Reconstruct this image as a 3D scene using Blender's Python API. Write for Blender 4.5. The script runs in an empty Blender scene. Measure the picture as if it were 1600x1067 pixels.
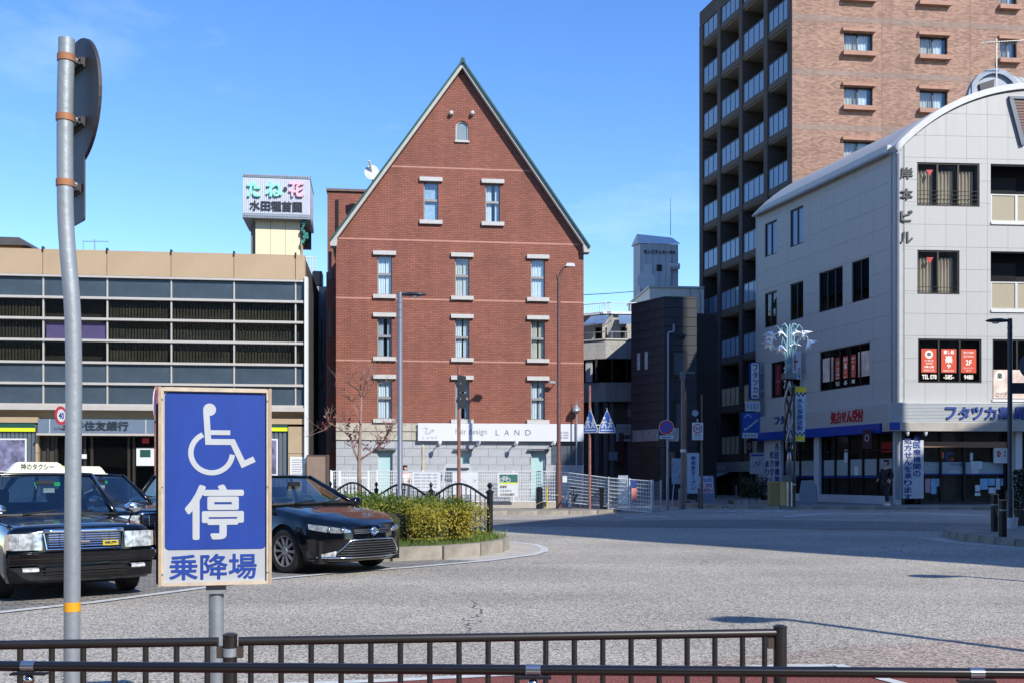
import bpy, bmesh, math, random
from mathutils import Vector, Matrix
R = math.radians
random.seed(7)
SC = bpy.context.scene
COL = SC.collection

# ------------------------------------------------------------------ camera, sky, sun, exposure
HZ, CH, F = 745.0, 1.45, 1600.0          # horizon row, eye height, focal length in photo pixels
cam_d = bpy.data.cameras.new('camera'); cam = bpy.data.objects.new('camera', cam_d); COL.objects.link(cam)
cam.location = (0, 0, CH); cam.rotation_euler = (R(90), 0, 0)
cam_d.sensor_width = 36; cam_d.lens = 36; cam_d.shift_y = (HZ-533.5)/1600
cam_d.clip_end = 3000; cam_d.clip_start = 0.1
SC.camera = cam
AZ, EL = (-0.612, 0.791), 37.5           # shadow azimuth and sun elevation
world = bpy.data.worlds.new('World'); SC.world = world; world.use_nodes = True
wn, wl = world.node_tree.nodes, world.node_tree.links
bg = wn['Background']; bg.inputs['Strength'].default_value = 0.15
sky = wn.new('ShaderNodeTexSky'); sky.sky_type = 'NISHITA'; sky.sun_disc = False
sky.sun_elevation = R(EL); sky.sun_rotation = math.atan2(-AZ[0], -AZ[1])
sky.air_density = 1.0; sky.dust_density = 0.0; sky.ozone_density = 3.0; sky.altitude = 0
tc = wn.new('ShaderNodeTexCoord')
mp = wn.new('ShaderNodeMapping'); mp.inputs['Scale'].default_value = (1.0, 1.0, 2.6)
nz = wn.new('ShaderNodeTexNoise'); nz.inputs['Scale'].default_value = 2.6; nz.inputs['Detail'].default_value = 8; nz.inputs['Roughness'].default_value = .62
rp = wn.new('ShaderNodeValToRGB'); rp.color_ramp.elements[0].position = .55; rp.color_ramp.elements[1].position = .95
rp.color_ramp.elements[1].color = (.3, .3, .3, 1)
mx = wn.new('ShaderNodeMixRGB'); mx.inputs[2].default_value = (7.0, 7.4, 8.0, 1)
wl.new(tc.outputs['Generated'], mp.inputs[0]); wl.new(mp.outputs[0], nz.inputs['Vector']); wl.new(nz.outputs[0], rp.inputs[0])
hs = wn.new('ShaderNodeHueSaturation'); hs.inputs['Saturation'].default_value = 1.24; hs.inputs['Value'].default_value = 1.0; hs.inputs['Hue'].default_value = .511
wl.new(sky.outputs[0], hs.inputs['Color']); wl.new(rp.outputs[0], mx.inputs[0]); wl.new(hs.outputs[0], mx.inputs[1]); wl.new(mx.outputs[0], bg.inputs['Color'])
sd = bpy.data.lights.new('sun', 'SUN'); sd.energy = 3.7; sd.angle = R(.5); sd.color = (1, .955, .88)
sun = bpy.data.objects.new('sun', sd); COL.objects.link(sun)
_d = Vector((AZ[0], AZ[1], -math.tan(R(EL)))); sun.rotation_euler = _d.to_track_quat('-Z', 'Y').to_euler()
sun.location = (30, -30, 40)
SC.view_settings.view_transform = 'Standard'; SC.view_settings.look = 'None'; SC.view_settings.gamma = 1; SC.view_settings.exposure = 0.76
SC.render.engine = 'CYCLES'; SC.cycles.use_denoising = True; SC.cycles.max_bounces = 7; SC.cycles.transparent_max_bounces = 10

# ------------------------------------------------------------------ helpers: materials
def lin(h):
    h = h.lstrip('#'); c = [int(h[i:i+2], 16)/255 for i in (0, 2, 4)]
    return tuple(x/12.92 if x <= .04045 else ((x+.055)/1.055)**2.4 for x in c)
MATS = {}
def M(name, col, rough=.6, metal=0.0, var=.12, scale=3.0, bump=0.0, bscale=80.0, spec=.5, coat=0.0, streak=0.0, emit=None):
    if name in MATS: return MATS[name]
    if isinstance(col, str): col = lin(col)
    m = bpy.data.materials.new(name); m.use_nodes = True; MATS[name] = m
    n, l = m.node_tree.nodes, m.node_tree.links; p = n['Principled BSDF']
    p.inputs['Roughness'].default_value = rough; p.inputs['Metallic'].default_value = metal
    p.inputs['Specular IOR Level'].default_value = spec; p.inputs['Coat Weight'].default_value = coat; p.inputs['Coat Roughness'].default_value = .03
    p.inputs['Base Color'].default_value = (*col, 1)
    if var > 0:
        t = n.new('ShaderNodeTexCoord'); g = n.new('ShaderNodeTexNoise'); g.inputs['Scale'].default_value = scale; g.inputs['Detail'].default_value = 6; g.inputs['Roughness'].default_value = .6
        mpp = n.new('ShaderNodeMapping'); mpp.inputs['Scale'].default_value = (1, 1, 1 if not streak else streak)
        l.new(t.outputs['Object'], mpp.inputs[0]); l.new(mpp.outputs[0], g.inputs['Vector'])
        mr = n.new('ShaderNodeMapRange'); mr.inputs[1].default_value = .3; mr.inputs[2].default_value = .7; mr.inputs[3].default_value = 1-var; mr.inputs[4].default_value = 1+var
        l.new(g.outputs[0], mr.inputs[0])
        mm = n.new('ShaderNodeVectorMath'); mm.operation = 'SCALE'; mm.inputs[0].default_value = col
        l.new(mr.outputs[0], mm.inputs['Scale']); l.new(mm.outputs[0], p.inputs['Base Color'])
        if bump:
            g2 = n.new('ShaderNodeTexNoise'); g2.inputs['Scale'].default_value = bscale; g2.inputs['Detail'].default_value = 4
            l.new(t.outputs['Object'], g2.inputs['Vector'])
            b = n.new('ShaderNodeBump'); b.inputs['Strength'].default_value = bump; b.inputs['Distance'].default_value = .02
            l.new(g2.outputs[0], b.inputs['Height']); l.new(b.outputs[0], p.inputs['Normal'])
    if emit: p.inputs['Emission Color'].default_value = (*col, 1); p.inputs['Emission Strength'].default_value = emit
    return m
def brickmat(name, c1, c2, mort, bw, bh, ms=.008, rough=.8, ang=0.0, bump=.3, offset=.5, var=.25, dotcol=None):
    """courses laid in world-aligned wall coordinates: rotated about Z by ang, then x along the wall, z up"""
    m = bpy.data.materials.new(name); m.use_nodes = True; MATS[name] = m
    n, l = m.node_tree.nodes, m.node_tree.links; p = n['Principled BSDF']; p.inputs['Roughness'].default_value = rough
    t = n.new('ShaderNodeTexCoord'); mpp = n.new('ShaderNodeMapping'); mpp.inputs['Rotation'].default_value = (0, 0, -ang)
    sp = n.new('ShaderNodeSeparateXYZ'); cb = n.new('ShaderNodeCombineXYZ')
    l.new(t.outputs['Object'], mpp.inputs[0]); l.new(mpp.outputs[0], sp.inputs[0]); l.new(sp.outputs[0], cb.inputs[0]); l.new(sp.outputs[2], cb.inputs[1])
    if dotcol == 'floor': l.new(sp.outputs[1], cb.inputs[1])
    br = n.new('ShaderNodeTexBrick'); br.inputs['Scale'].default_value = 1
    br.inputs['Brick Width'].default_value = bw; br.inputs['Row Height'].default_value = bh; br.inputs['Mortar Size'].default_value = ms; br.inputs['Bias'].default_value = 0
    br.inputs['Mortar Smooth'].default_value = .1; br.offset = offset
    br.inputs['Color1'].default_value = (*lin(c1), 1); br.inputs['Color2'].default_value = (*lin(c2), 1); br.inputs['Mortar'].default_value = (*lin(mort), 1)
    l.new(cb.outputs[0], br.inputs['Vector'])
    g = n.new('ShaderNodeTexNoise'); g.inputs['Scale'].default_value = .6; g.inputs['Detail'].default_value = 7; l.new(t.outputs['Object'], g.inputs['Vector'])
    mr = n.new('ShaderNodeMapRange'); mr.inputs[1].default_value = .3; mr.inputs[2].default_value = .7; mr.inputs[3].default_value = 1-var; mr.inputs[4].default_value = 1+var
    l.new(g.outputs[0], mr.inputs[0])
    ms_ = n.new('ShaderNodeMapping'); ms_.inputs['Scale'].default_value = (2.2, 2.2, .12 if dotcol is None else 2.2); l.new(t.outputs['Object'], ms_.inputs[0])
    g3 = n.new('ShaderNodeTexNoise'); g3.inputs['Scale'].default_value = 1; g3.inputs['Detail'].default_value = 5; l.new(ms_.outputs[0], g3.inputs['Vector'])
    mr3 = n.new('ShaderNodeMapRange'); mr3.inputs[1].default_value = .35; mr3.inputs[2].default_value = .7; mr3.inputs[3].default_value = .9; mr3.inputs[4].default_value = 1.06; l.new(g3.outputs[0], mr3.inputs[0])
    mu3 = n.new('ShaderNodeMath'); mu3.operation = 'MULTIPLY'; l.new(mr.outputs[0], mu3.inputs[0]); l.new(mr3.outputs[0], mu3.inputs[1])
    mm = n.new('ShaderNodeVectorMath'); mm.operation = 'SCALE'; l.new(br.outputs['Color'], mm.inputs[0]); l.new(mu3.outputs[0], mm.inputs['Scale']); l.new(mm.outputs[0], p.inputs['Base Color'])
    b = n.new('ShaderNodeBump'); b.inputs['Strength'].default_value = bump; b.inputs['Distance'].default_value = .01; b.invert = True
    l.new(br.outputs['Fac'], b.inputs['Height']); l.new(b.outputs[0], p.inputs['Normal'])
    return m
def glassmat(name, tint=(.75, .8, .8), base=.05, refl=1.0, rough=.01):
    """clear pane: see-through with mirror reflection that grows at grazing angles"""
    m = bpy.data.materials.new(name); m.use_nodes = True; MATS[name] = m
    n, l = m.node_tree.nodes, m.node_tree.links; out = n['Material Output']
    tr = n.new('ShaderNodeBsdfTransparent'); tr.inputs[0].default_value = (*[x**.5 for x in tint], 1)
    gl = n.new('ShaderNodeBsdfGlossy'); gl.inputs['Roughness'].default_value = rough; gl.inputs[0].default_value = (refl, refl, refl, 1)
    lw = n.new('ShaderNodeLayerWeight'); lw.inputs[0].default_value = .5
    pw_n = n.new('ShaderNodeMath'); pw_n.operation = 'POWER'; pw_n.inputs[1].default_value = 4.0; l.new(lw.outputs['Facing'], pw_n.inputs[0])
    fr = n.new('ShaderNodeMath'); fr.operation = 'MULTIPLY_ADD'; fr.inputs[1].default_value = .85; fr.inputs[2].default_value = base; l.new(pw_n.outputs[0], fr.inputs[0])
    mxs = n.new('ShaderNodeMixShader'); l.new(fr.outputs[0], mxs.inputs[0]); l.new(tr.outputs[0], mxs.inputs[1]); l.new(gl.outputs[0], mxs.inputs[2])
    l.new(mxs.outputs[0], out.inputs[0]); return m

# ------------------------------------------------------------------ helpers: meshes and objects
def tag(o, label=None, cat=None, group=None, kind=None):
    if label: o['label'] = label
    if cat: o['category'] = cat
    if group: o['group'] = group
    if kind: o['kind'] = kind
    return o
def thing(name, label, cat, loc=(0, 0, 0), rz=0.0, group=None):
    o = bpy.data.objects.new(name, None); COL.objects.link(o); o.location = loc; o.rotation_euler = (0, 0, rz); o.empty_display_size = .2
    return tag(o, label, cat, group)
class MB:
    def __init__(s, xf=None): s.v = []; s.f = []; s.xf = xf
    def _a(s, pts):
        i = len(s.v)
        s.v += [s.xf(*p) if s.xf else tuple(p) for p in pts]; return i
    def poly(s, pts): i = s._a(pts); s.f.append(tuple(range(i, i+len(pts)))); return s
    def box(s, x0, x1, y0, y1, z0, z1):
        if x0 > x1: x0, x1 = x1, x0
        if y0 > y1: y0, y1 = y1, y0
        if z0 > z1: z0, z1 = z1, z0
        i = s._a([(x0, y0, z0), (x1, y0, z0), (x1, y1, z0), (x0, y1, z0), (x0, y0, z1), (x1, y0, z1), (x1, y1, z1), (x0, y1, z1)])
        s.f += [(i, i+3, i+2, i+1), (i+4, i+5, i+6, i+7), (i, i+1, i+5, i+4), (i+1, i+2, i+6, i+5), (i+2, i+3, i+7, i+6), (i+3, i, i+4, i+7)]; return s
    def prism(s, pts, y0, y1):           # polygon in (x,z) pushed along y
        n = len(pts); i = s._a([(a, y0, b) for a, b in pts]+[(a, y1, b) for a, b in pts])
        s.f += [tuple(range(i, i+n)), tuple(range(i+2*n-1, i+n-1, -1))]
        for k in range(n): j = (k+1) % n; s.f.append((i+k, i+n+k, i+n+j, i+j))
        return s
    def slab(s, pts, z0, z1):            # polygon in (x,y) pushed along z
        n = len(pts); i = s._a([(a, b, z0) for a, b in pts]+[(a, b, z1) for a, b in pts])
        s.f += [tuple(range(i+n-1, i-1, -1)), tuple(range(i+n, i+2*n))]
        for k in range(n): j = (k+1) % n; s.f.append((i+k, i+j, i+n+j, i+n+k))
        return s
    def tube(s, pts, r, n=10, cap=True):
        pts = [Vector(p) for p in pts]; N = len(pts); rr = r if isinstance(r, (list, tuple)) else [r]*N
        up = None; rings = []
        for k, p in enumerate(pts):
            t = (pts[min(k+1, N-1)]-pts[max(k-1, 0)])
            if t.length < 1e-9: t = Vector((0, 0, 1))
            t.normalize()
            if up is None: up = Vector((1, 0, 0)) if abs(t.x) < .9 else Vector((0, 1, 0))
            a = (up-t*up.dot(t))
            if a.length < 1e-4: a = t.orthogonal()
            a.normalize(); b = t.cross(a); up = a
            rings.append(s._a([tuple(p+(a*math.cos(2*math.pi*q/n)+b*math.sin(2*math.pi*q/n))*rr[k]) for q in range(n)]))
        for k in range(N-1):
            for q in range(n): j = (q+1) % n; s.f.append((rings[k]+q, rings[k]+j, rings[k+1]+j, rings[k+1]+q))
        if cap: s.f.append(tuple(rings[0]+q for q in range(n-1, -1, -1))); s.f.append(tuple(rings[-1]+q for q in range(n)))
        return s
    def lathe(s, prof, n=16, c=(0, 0, 0), axis='z', cap=True):
        rings = []
        for r, h in prof:
            P = []
            for q in range(n):
                a = 2*math.pi*q/n; u, w = r*math.cos(a), r*math.sin(a)
                P.append((c[0]+u, c[1]+w, c[2]+h) if axis == 'z' else ((c[0]+u, c[1]+h, c[2]+w) if axis == 'y' else (c[0]+h, c[1]+u, c[2]+w)))
            rings.append(s._a(P))
        for k in range(len(prof)-1):
            for q in range(n): j = (q+1) % n; s.f.append((rings[k]+q, rings[k]+j, rings[k+1]+j, rings[k+1]+q))
        if cap: s.f.append(tuple(rings[0]+q for q in range(n-1, -1, -1))); s.f.append(tuple(rings[-1]+q for q in range(n)))
        return s
    def grid(s, fn, us, vs):
        i = s._a([fn(u, v) for v in vs for u in us]); nu = len(us)
        for b in range(len(vs)-1):
            for a in range(nu-1): s.f.append((i+b*nu+a, i+b*nu+a+1, i+(b+1)*nu+a+1, i+(b+1)*nu+a))
        return s
    def stroke(s, pts, w, y0, y1, closed=False):   # flat band of width w along (x,z) points
        n = len(pts); L = []; Rr = []
        for k in range(n):
            a = pts[k-1] if (k > 0 or closed) else pts[k]; b = pts[(k+1) % n] if (k < n-1 or closed) else pts[k]
            d1 = Vector((pts[k][0]-a[0], pts[k][1]-a[1])); d2 = Vector((b[0]-pts[k][0], b[1]-pts[k][1]))
            if d1.length < 1e-9: d1 = d2
            if d2.length < 1e-9: d2 = d1
            d1.normalize(); d2.normalize(); t = d1+d2
            t = t.normalized() if t.length > 1e-6 else d1
            nn = Vector((-t.y, t.x)); sc_ = w/2/max(.4, nn.dot(Vector((-d1.y, d1.x))))
            L.append((pts[k][0]+nn.x*sc_, pts[k][1]+nn.y*sc_)); Rr.append((pts[k][0]-nn.x*sc_, pts[k][1]-nn.y*sc_))
        for k in range(n if closed else n-1):
            j = (k+1) % n; s.prism([Rr[k], Rr[j], L[j], L[k]], y0, y1)
        return s
    def addmesh(s, me, fn):
        i = s._a([fn(v.co) for v in me.vertices]); s.f += [tuple(i+q for q in p.vertices) for p in me.polygons]; return s
    def build(s, name, mat, parent=None, smooth=False, recalc=True, angle=None):
        me = bpy.data.meshes.new(name); me.from_pydata(s.v, [], s.f)
        if recalc:
            bm = bmesh.new(); bm.from_mesh(me); bmesh.ops.recalc_face_normals(bm, faces=bm.faces); bm.to_mesh(me); bm.free()
        if mat: me.materials.append(mat)
        if smooth:
            me.polygons.foreach_set('use_smooth', [True]*len(me.polygons))
            if angle is not None: me.set_sharp_from_angle(angle=R(angle))
        o = bpy.data.objects.new(name, me); COL.objects.link(o); o.parent = parent; return o
_pc = {}
def piece(name, mat, parent, x0, x1, y0, y1, z0, z1, rz=0.0, xf=None):
    """a small box of its own; boxes of one size and material share their mesh"""
    dx, dy, dz = abs(x1-x0)/2, abs(y1-y0)/2, abs(z1-z0)/2; key = (name, mat.name, round(dx, 3), round(dy, 3), round(dz, 3))
    if key not in _pc:
        o = MB().box(-dx, dx, -dy, dy, -dz, dz).build(name, mat, parent, recalc=False); _pc[key] = o.data
    else:
        o = bpy.data.objects.new(name, _pc[key]); COL.objects.link(o); o.parent = parent
    c = ((x0+x1)/2, (y0+y1)/2, (z0+z1)/2)
    o.location = xf(*c) if xf else c; o.rotation_euler = (0, 0, rz); return o
def copy_tree(o, parent=None):
    c = o.copy(); COL.objects.link(c); c.parent = parent
    for ch in list(o.children): copy_tree(ch, c)
    return c
_tx = {}
def textmesh(body, bold=0.0, ext=0.0):
    k = (body, bold, ext)
    if k in _tx: return _tx[k]
    c = bpy.data.curves.new('lettering', 'FONT'); c.body = body; c.offset = bold; c.extrude = ext; c.resolution_u = 3
    o = bpy.data.objects.new('lettering', c); COL.objects.link(o)
    me = bpy.data.meshes.new_from_object(o.evaluated_get(bpy.context.evaluated_depsgraph_get()))
    bpy.data.objects.remove(o); bpy.data.curves.remove(c)
    xs = [v.co.x for v in me.vertices]; ys = [v.co.y for v in me.vertices]
    _tx[k] = (me, min(xs), max(xs), min(ys), max(ys)); return _tx[k]
def text(parent, body, x0, x1, z0, z1, y, mat, bold=0.02, depth=.004, name='lettering', xf=None, vertical=False, keep=False, skew=0.0, mb=None):
    """letters filling the box x0..x1, z0..z1 on the plane y (front towards -y)"""
    own = mb is None
    if own: mb = MB(xf)
    cells = [(body, x0, x1, z0, z1)]
    if vertical:
        n = len(body); h = (z1-z0)/n; cells = [(ch, x0, x1, z1-(k+1)*h+h*.06, z1-k*h-h*.06) for k, ch in enumerate(body) if ch != ' ']
    for b, a0, a1, c0, c1 in cells:
        me, mx0, mx1, my0, my1 = textmesh(b, 0.0 if bold >= 0 else bold, .5)
        B = max(0, bold); sh = [(0, 0)] if B < .012 else ([(0, 0)]+[(B*math.cos(R(45*q)), B*math.sin(R(45*q))) for q in range(8)])
        if B < .012: B = 0
        mx0 -= B; mx1 += B; my0 -= B; my1 += B
        sx, sz = (a1-a0)/(mx1-mx0), (c1-c0)/(my1-my0)
        for q, (hx, hy) in enumerate(sh):
            dq = depth+.0006*q if depth > .003 else depth+.00012*q
            if vertical and b == 'ー':
                sv = (c1-c0)/(mx1-mx0); mb.addmesh(me, lambda co: ((a0+a1)/2+(co.y+hy-(my0+my1)/2)*sv, y-(co.z+.5)*dq, c1-(co.x+hx-mx0)*sv)); continue
            if keep or (vertical and (my1-my0) < .5): sx = sz = min(sx, sz)
            ox = (a0+a1)/2-(mx0+mx1)/2*sx; oz = (c0+c1)/2-(my0+my1)/2*sz
            mb.addmesh(me, lambda co: (ox+(co.x+hx)*sx+skew*(co.y-my0)*sz, y-(co.z+.5)*dq, oz+(co.y+hy)*sz))
    if own: return mb.build(name, mat, parent, recalc=False)
class Frame:
    """a wall plane: origin on the ground, u along it (to the viewer's right), d into it, z up; rel = thing's origin"""
    def __init__(s, px, Y, ang, z0=0.0, rel=None):
        s.o = ((px-800)/F*Y, Y); s.a = ang; s.z0 = z0; s.c, s.s = math.cos(ang), math.sin(ang)
        s.rel = rel or (s.o[0], s.o[1], z0)
    def loc(s): return (s.o[0], s.o[1], s.z0)
    def tf(s, u, d, z): return (s.o[0]+u*s.c-d*s.s-s.rel[0], s.o[1]+u*s.s+d*s.c-s.rel[1], z+s.z0-s.rel[2])
    def uz(s, px, py, d=0.0):
        k = (px-800)/F; ox, oy = s.o[0]-d*s.s, s.o[1]+d*s.c
        u = (k*oy-ox)/(s.c-k*s.s); t = oy+u*s.s
        return u, CH-(py-HZ)/F*t-s.z0
    def rect(s, x0, x1, yt, yb, d=0.0):
        u0, zt = s.uz(x0, yt, d); zb = s.uz(x0, yb, d)[1]; return u0, s.uz(x1, yt, d)[0], zb, zt
def wall_holes(mb, u0, u1, z0, z1, d0, d1, holes):
    zs = sorted({z0, z1}|{min(max(h[k], z0), z1) for h in holes for k in (2, 3)})
    for a, b in zip(zs, zs[1:]):
        if b-a < 1e-4: continue
        m = (a+b)/2; cuts = sorted((max(h[0], u0), min(h[1], u1)) for h in holes if h[2] < m < h[3] and h[1] > u0 and h[0] < u1); x = u0
        for c0, c1 in cuts:
            if c0 > x+1e-4: mb.box(x, c0, d0, d1, a, b)
            x = max(x, c1)
        if x < u1-1e-4: mb.box(x, u1, d0, d1, a, b)
    return mb
def ss(a, b, t): t = min(1, max(0, (t-a)/(b-a))); return t*t*(3-2*t)
def gz(x, y): return .22*ss(29, 40, y)*ss(3, 9, x)
def WX(px, Y): return (px-800)/F*Y
def WZ(py, Y): return CH-(py-HZ)/F*Y
def gpt(px, py, z=0.0): Y = (CH-z)*F/(py-HZ); return (WX(px, Y), Y)
def circ(cx, cz, r, n=24, a0=0, a1=360): return [(cx+r*math.cos(R(a0+(a1-a0)*k/n)), cz+r*math.sin(R(a0+(a1-a0)*k/n))) for k in range(n+(0 if abs(a1-a0) == 360 else 1))]
def rrect(x0, x1, z0, z1, r, n=5):
    P = []
    for cx, cz, a in ((x1-r, z1-r, 0), (x0+r, z1-r, 90), (x0+r, z0+r, 180), (x1-r, z0+r, 270)): P += circ(cx, cz, r, n, a, a+90)
    return P

# ------------------------------------------------------------------ common materials
GLASS = glassmat('clear_pane', (.78, .84, .86), base=.05)
GLASS_CAR = glassmat('car_glass', (.30, .38, .40), base=.13, refl=.95)
GLASS_DK = glassmat('tinted_pane', (.16, .17, .17), refl=.9)
GLASS_BLUE = M('balcony_glass', '#6f88a2', .12, 0, .05, spec=.6)  # base colour carries the sky's blue reflection
DARK = M('dark_interior', '#17171a', .9, var=.3)
BLACK = M('black_paint', '#141416', .35, var=.1)
FRAME_AL = M('aluminium_frame', '#b9b9b6', .45, .3, .06)
FRAME_DK = M('dark_bronze_frame', '#26231f', .45, .2, .08)
WHITE = M('white_paint', '#c8c9c8', .55, var=.04)
STEEL = M('galvanised_steel', '#8f979d', .48, .45, .16, 14, bump=.05, bscale=60)
CHROME = M('chrome', '#d8dce0', .12, 1, .02)
CURTAIN = M('white_curtain', '#dfe6ea', .9, var=.06)
BEIGE_CURTAIN = M('beige_curtain', '#b9a690', .9, var=.08)
CONC = M('concrete', '#a39c92', .85, var=.16, scale=2.2, bump=.25)
RUBBER = M('rubber', '#1a1a1b', .8, var=.1)
BROWN_PIPE = M('brown_painted_steel', '#1e1b1a', .4, var=.2, coat=.2)
NAVY = M('navy_letters', '#1d3a80', .5, var=.03)
RED = M('red_letters', '#b3242a', .5, var=.04)
INK = M('black_ink', '#1b1d20', .6, var=.05)
# ------------------------------------------------------------------ ground
def asphalt(name, c_lo, c_hi, cracks=True, scale=46):
    m = bpy.data.materials.new(name); m.use_nodes = True; MATS[name] = m
    n, l = m.node_tree.nodes, m.node_tree.links; p = n['Principled BSDF']; p.inputs['Roughness'].default_value = .9; p.inputs['Specular IOR Level'].default_value = .25
    t = n.new('ShaderNodeTexCoord')
    g = n.new('ShaderNodeTexVoronoi'); g.inputs['Scale'].default_value = scale; l.new(t.outputs['Object'], g.inputs['Vector'])
    g2 = n.new('ShaderNodeTexNoise'); g2.inputs['Scale'].default_value = .35; g2.inputs['Detail'].default_value = 8; l.new(t.outputs['Object'], g2.inputs['Vector'])
    sep = n.new('ShaderNodeSeparateColor'); l.new(g.outputs['Color'], sep.inputs[0])
    cr = n.new('ShaderNodeValToRGB'); e = cr.color_ramp.elements; e[0].position = .05; e[0].color = (*lin(c_lo), 1); e[1].position = .95; e[1].color = (*lin(c_hi), 1); l.new(sep.outputs[0], cr.inputs[0])
    mr = n.new('ShaderNodeMapRange'); mr.inputs[1].default_value = .3; mr.inputs[2].default_value = .7; mr.inputs[3].default_value = .84; mr.inputs[4].default_value = 1.12; l.new(g2.outputs[0], mr.inputs[0])
    mp4 = n.new('ShaderNodeMapping'); mp4.inputs['Rotation'].default_value = (0, 0, R(32)); mp4.inputs['Scale'].default_value = (.10, .55, 1); l.new(t.outputs['Object'], mp4.inputs[0])
    g4 = n.new('ShaderNodeTexNoise'); g4.inputs['Scale'].default_value = 1.0; g4.inputs['Detail'].default_value = 4; l.new(mp4.outputs[0], g4.inputs['Vector'])
    mr4 = n.new('ShaderNodeMapRange'); mr4.inputs[1].default_value = .35; mr4.inputs[2].default_value = .65; mr4.inputs[3].default_value = .90; mr4.inputs[4].default_value = 1.07; l.new(g4.outputs[0], mr4.inputs[0])
    g5 = n.new('ShaderNodeTexNoise'); g5.inputs['Scale'].default_value = .9; g5.inputs['Detail'].default_value = 2; l.new(t.outputs['Object'], g5.inputs['Vector'])
    mr5 = n.new('ShaderNodeMapRange'); mr5.inputs[1].default_value = .66; mr5.inputs[2].default_value = .74; mr5.inputs[3].default_value = 1; mr5.inputs[4].default_value = .86; l.new(g5.outputs[0], mr5.inputs[0])
    mA = n.new('ShaderNodeMath'); mA.operation = 'MULTIPLY'; l.new(mr.outputs[0], mA.inputs[0]); l.new(mr4.outputs[0], mA.inputs[1])
    mB = n.new('ShaderNodeMath'); mB.operation = 'MULTIPLY'; l.new(mA.outputs[0], mB.inputs[0]); l.new(mr5.outputs[0], mB.inputs[1])
    mm = n.new('ShaderNodeVectorMath'); mm.operation = 'SCALE'; l.new(cr.outputs[0], mm.inputs[0]); l.new(mB.outputs[0], mm.inputs['Scale']); last = mm.outputs[0]
    if cracks:
        nz_ = n.new('ShaderNodeTexNoise'); nz_.inputs['Scale'].default_value = 1.3; nz_.inputs['Detail'].default_value = 6; l.new(t.outputs['Object'], nz_.inputs['Vector'])
        ad = n.new('ShaderNodeVectorMath'); ad.operation = 'MULTIPLY_ADD'; ad.inputs[1].default_value = (.9, .9, .9); l.new(nz_.outputs['Color'], ad.inputs[0]); l.new(t.outputs['Object'], ad.inputs[2])
        vo = n.new('ShaderNodeTexVoronoi'); vo.feature = 'DISTANCE_TO_EDGE'; vo.inputs['Scale'].default_value = .23; l.new(ad.outputs[0], vo.inputs['Vector'])
        lt = n.new('ShaderNodeMath'); lt.operation = 'LESS_THAN'; lt.inputs[1].default_value = .0024; l.new(vo.outputs[0], lt.inputs[0])
        nm = n.new('ShaderNodeTexNoise'); nm.inputs['Scale'].default_value = .16; l.new(t.outputs['Object'], nm.inputs['Vector'])
        gt = n.new('ShaderNodeMath'); gt.operation = 'GREATER_THAN'; gt.inputs[1].default_value = .54; l.new(nm.outputs[0], gt.inputs[0])
        mu = n.new('ShaderNodeMath'); mu.operation = 'MULTIPLY'; l.new(lt.outputs[0], mu.inputs[0]); l.new(gt.outputs[0], mu.inputs[1])
        mx2 = n.new('ShaderNodeMixRGB'); mx2.inputs[2].default_value = (.07, .068, .065, 1); l.new(mu.outputs[0], mx2.inputs[0]); l.new(last, mx2.inputs[1]); last = mx2.outputs[0]
    l.new(last, p.inputs['Base Color'])
    b = n.new('ShaderNodeBump'); b.inputs['Strength'].default_value = .35; b.inputs['Distance'].default_value = .012; l.new(g.outputs['Distance'], b.inputs['Height']); l.new(b.outputs[0], p.inputs['Normal'])
    return m
ASPH = asphalt('worn_asphalt', '#625f58', '#c3bbad', scale=66)
ASPH2 = asphalt('shaded_asphalt', '#52524f', '#92908a', cracks=False)  # darker copy that puts shade into the road colour
PINKA = asphalt('pink_asphalt', '#69605a', '#b6a799', cracks=False)
REDA = asphalt('red_surfacing', '#663b36', '#8a5149', cracks=False, scale=90)
PAVER = brickmat('block_paving', '#8d8983', '#75726d', '#4c4a47', .22, .11, .012, ang=R(38), bump=.6, dotcol='floor', var=.15)
TILEP = brickmat('pavement_slabs', '#8b857c', '#7b766e', '#5d5a55', .4, .4, .01, ang=R(7), bump=.3, dotcol='floor', offset=0, var=.15)
PAINT = M('worn_road_paint', '#b9bbb8', .7, var=.25, scale=9)
KERB = M('kerb_stone', '#8a8378', .85, var=.32, scale=3, bump=.3)
GUT = M('gutter_concrete', '#aaa498', .85, var=.16, scale=2.5, bump=.2)
xs = [-600, -300, -160, -90]+[-60+3*k for k in range(14)]+[-18+1.5*k for k in range(40)]+[45, 55, 70, 110, 200, 400, 700]
ys = [-400, -150, -60, -30, -12]+[-4+1.5*k for k in range(50)]+[75, 85, 110, 160, 300, 600, 1500]
struct = lambda o: tag(o, kind='structure')
struct(MB().grid(lambda u, v: (u, v, gz(u, v)), xs, ys).build('ground', ASPH, recalc=False))
def strip(pts, w, z=.004):
    """a painted band along ground points, draped on the ground"""
    P = []
    for a, b in zip(pts, pts[1:]):
        n = max(1, int(math.hypot(b[0]-a[0], b[1]-a[1])/1.0)); P += [(a[0]+(b[0]-a[0])*k/n, a[1]+(b[1]-a[1])*k/n) for k in range(n)]
    P.append(pts[-1]); mb = MB(); L = []
    for k, p in enumerate(P):
        a, b = P[max(0, k-1)], P[min(len(P)-1, k+1)]; t = Vector((b[0]-a[0], b[1]-a[1])).normalized(); nn = (-t.y*w/2, t.x*w/2)
        L.append([(p[0]-nn[0], p[1]-nn[1]), (p[0]+nn[0], p[1]+nn[1])])
    for k in range(len(L)-1):
        q = [L[k][0], L[k+1][0], L[k+1][1], L[k][1]]; mb.poly([(x, y, gz(x, y)+z) for x, y in q])
    return mb
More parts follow.
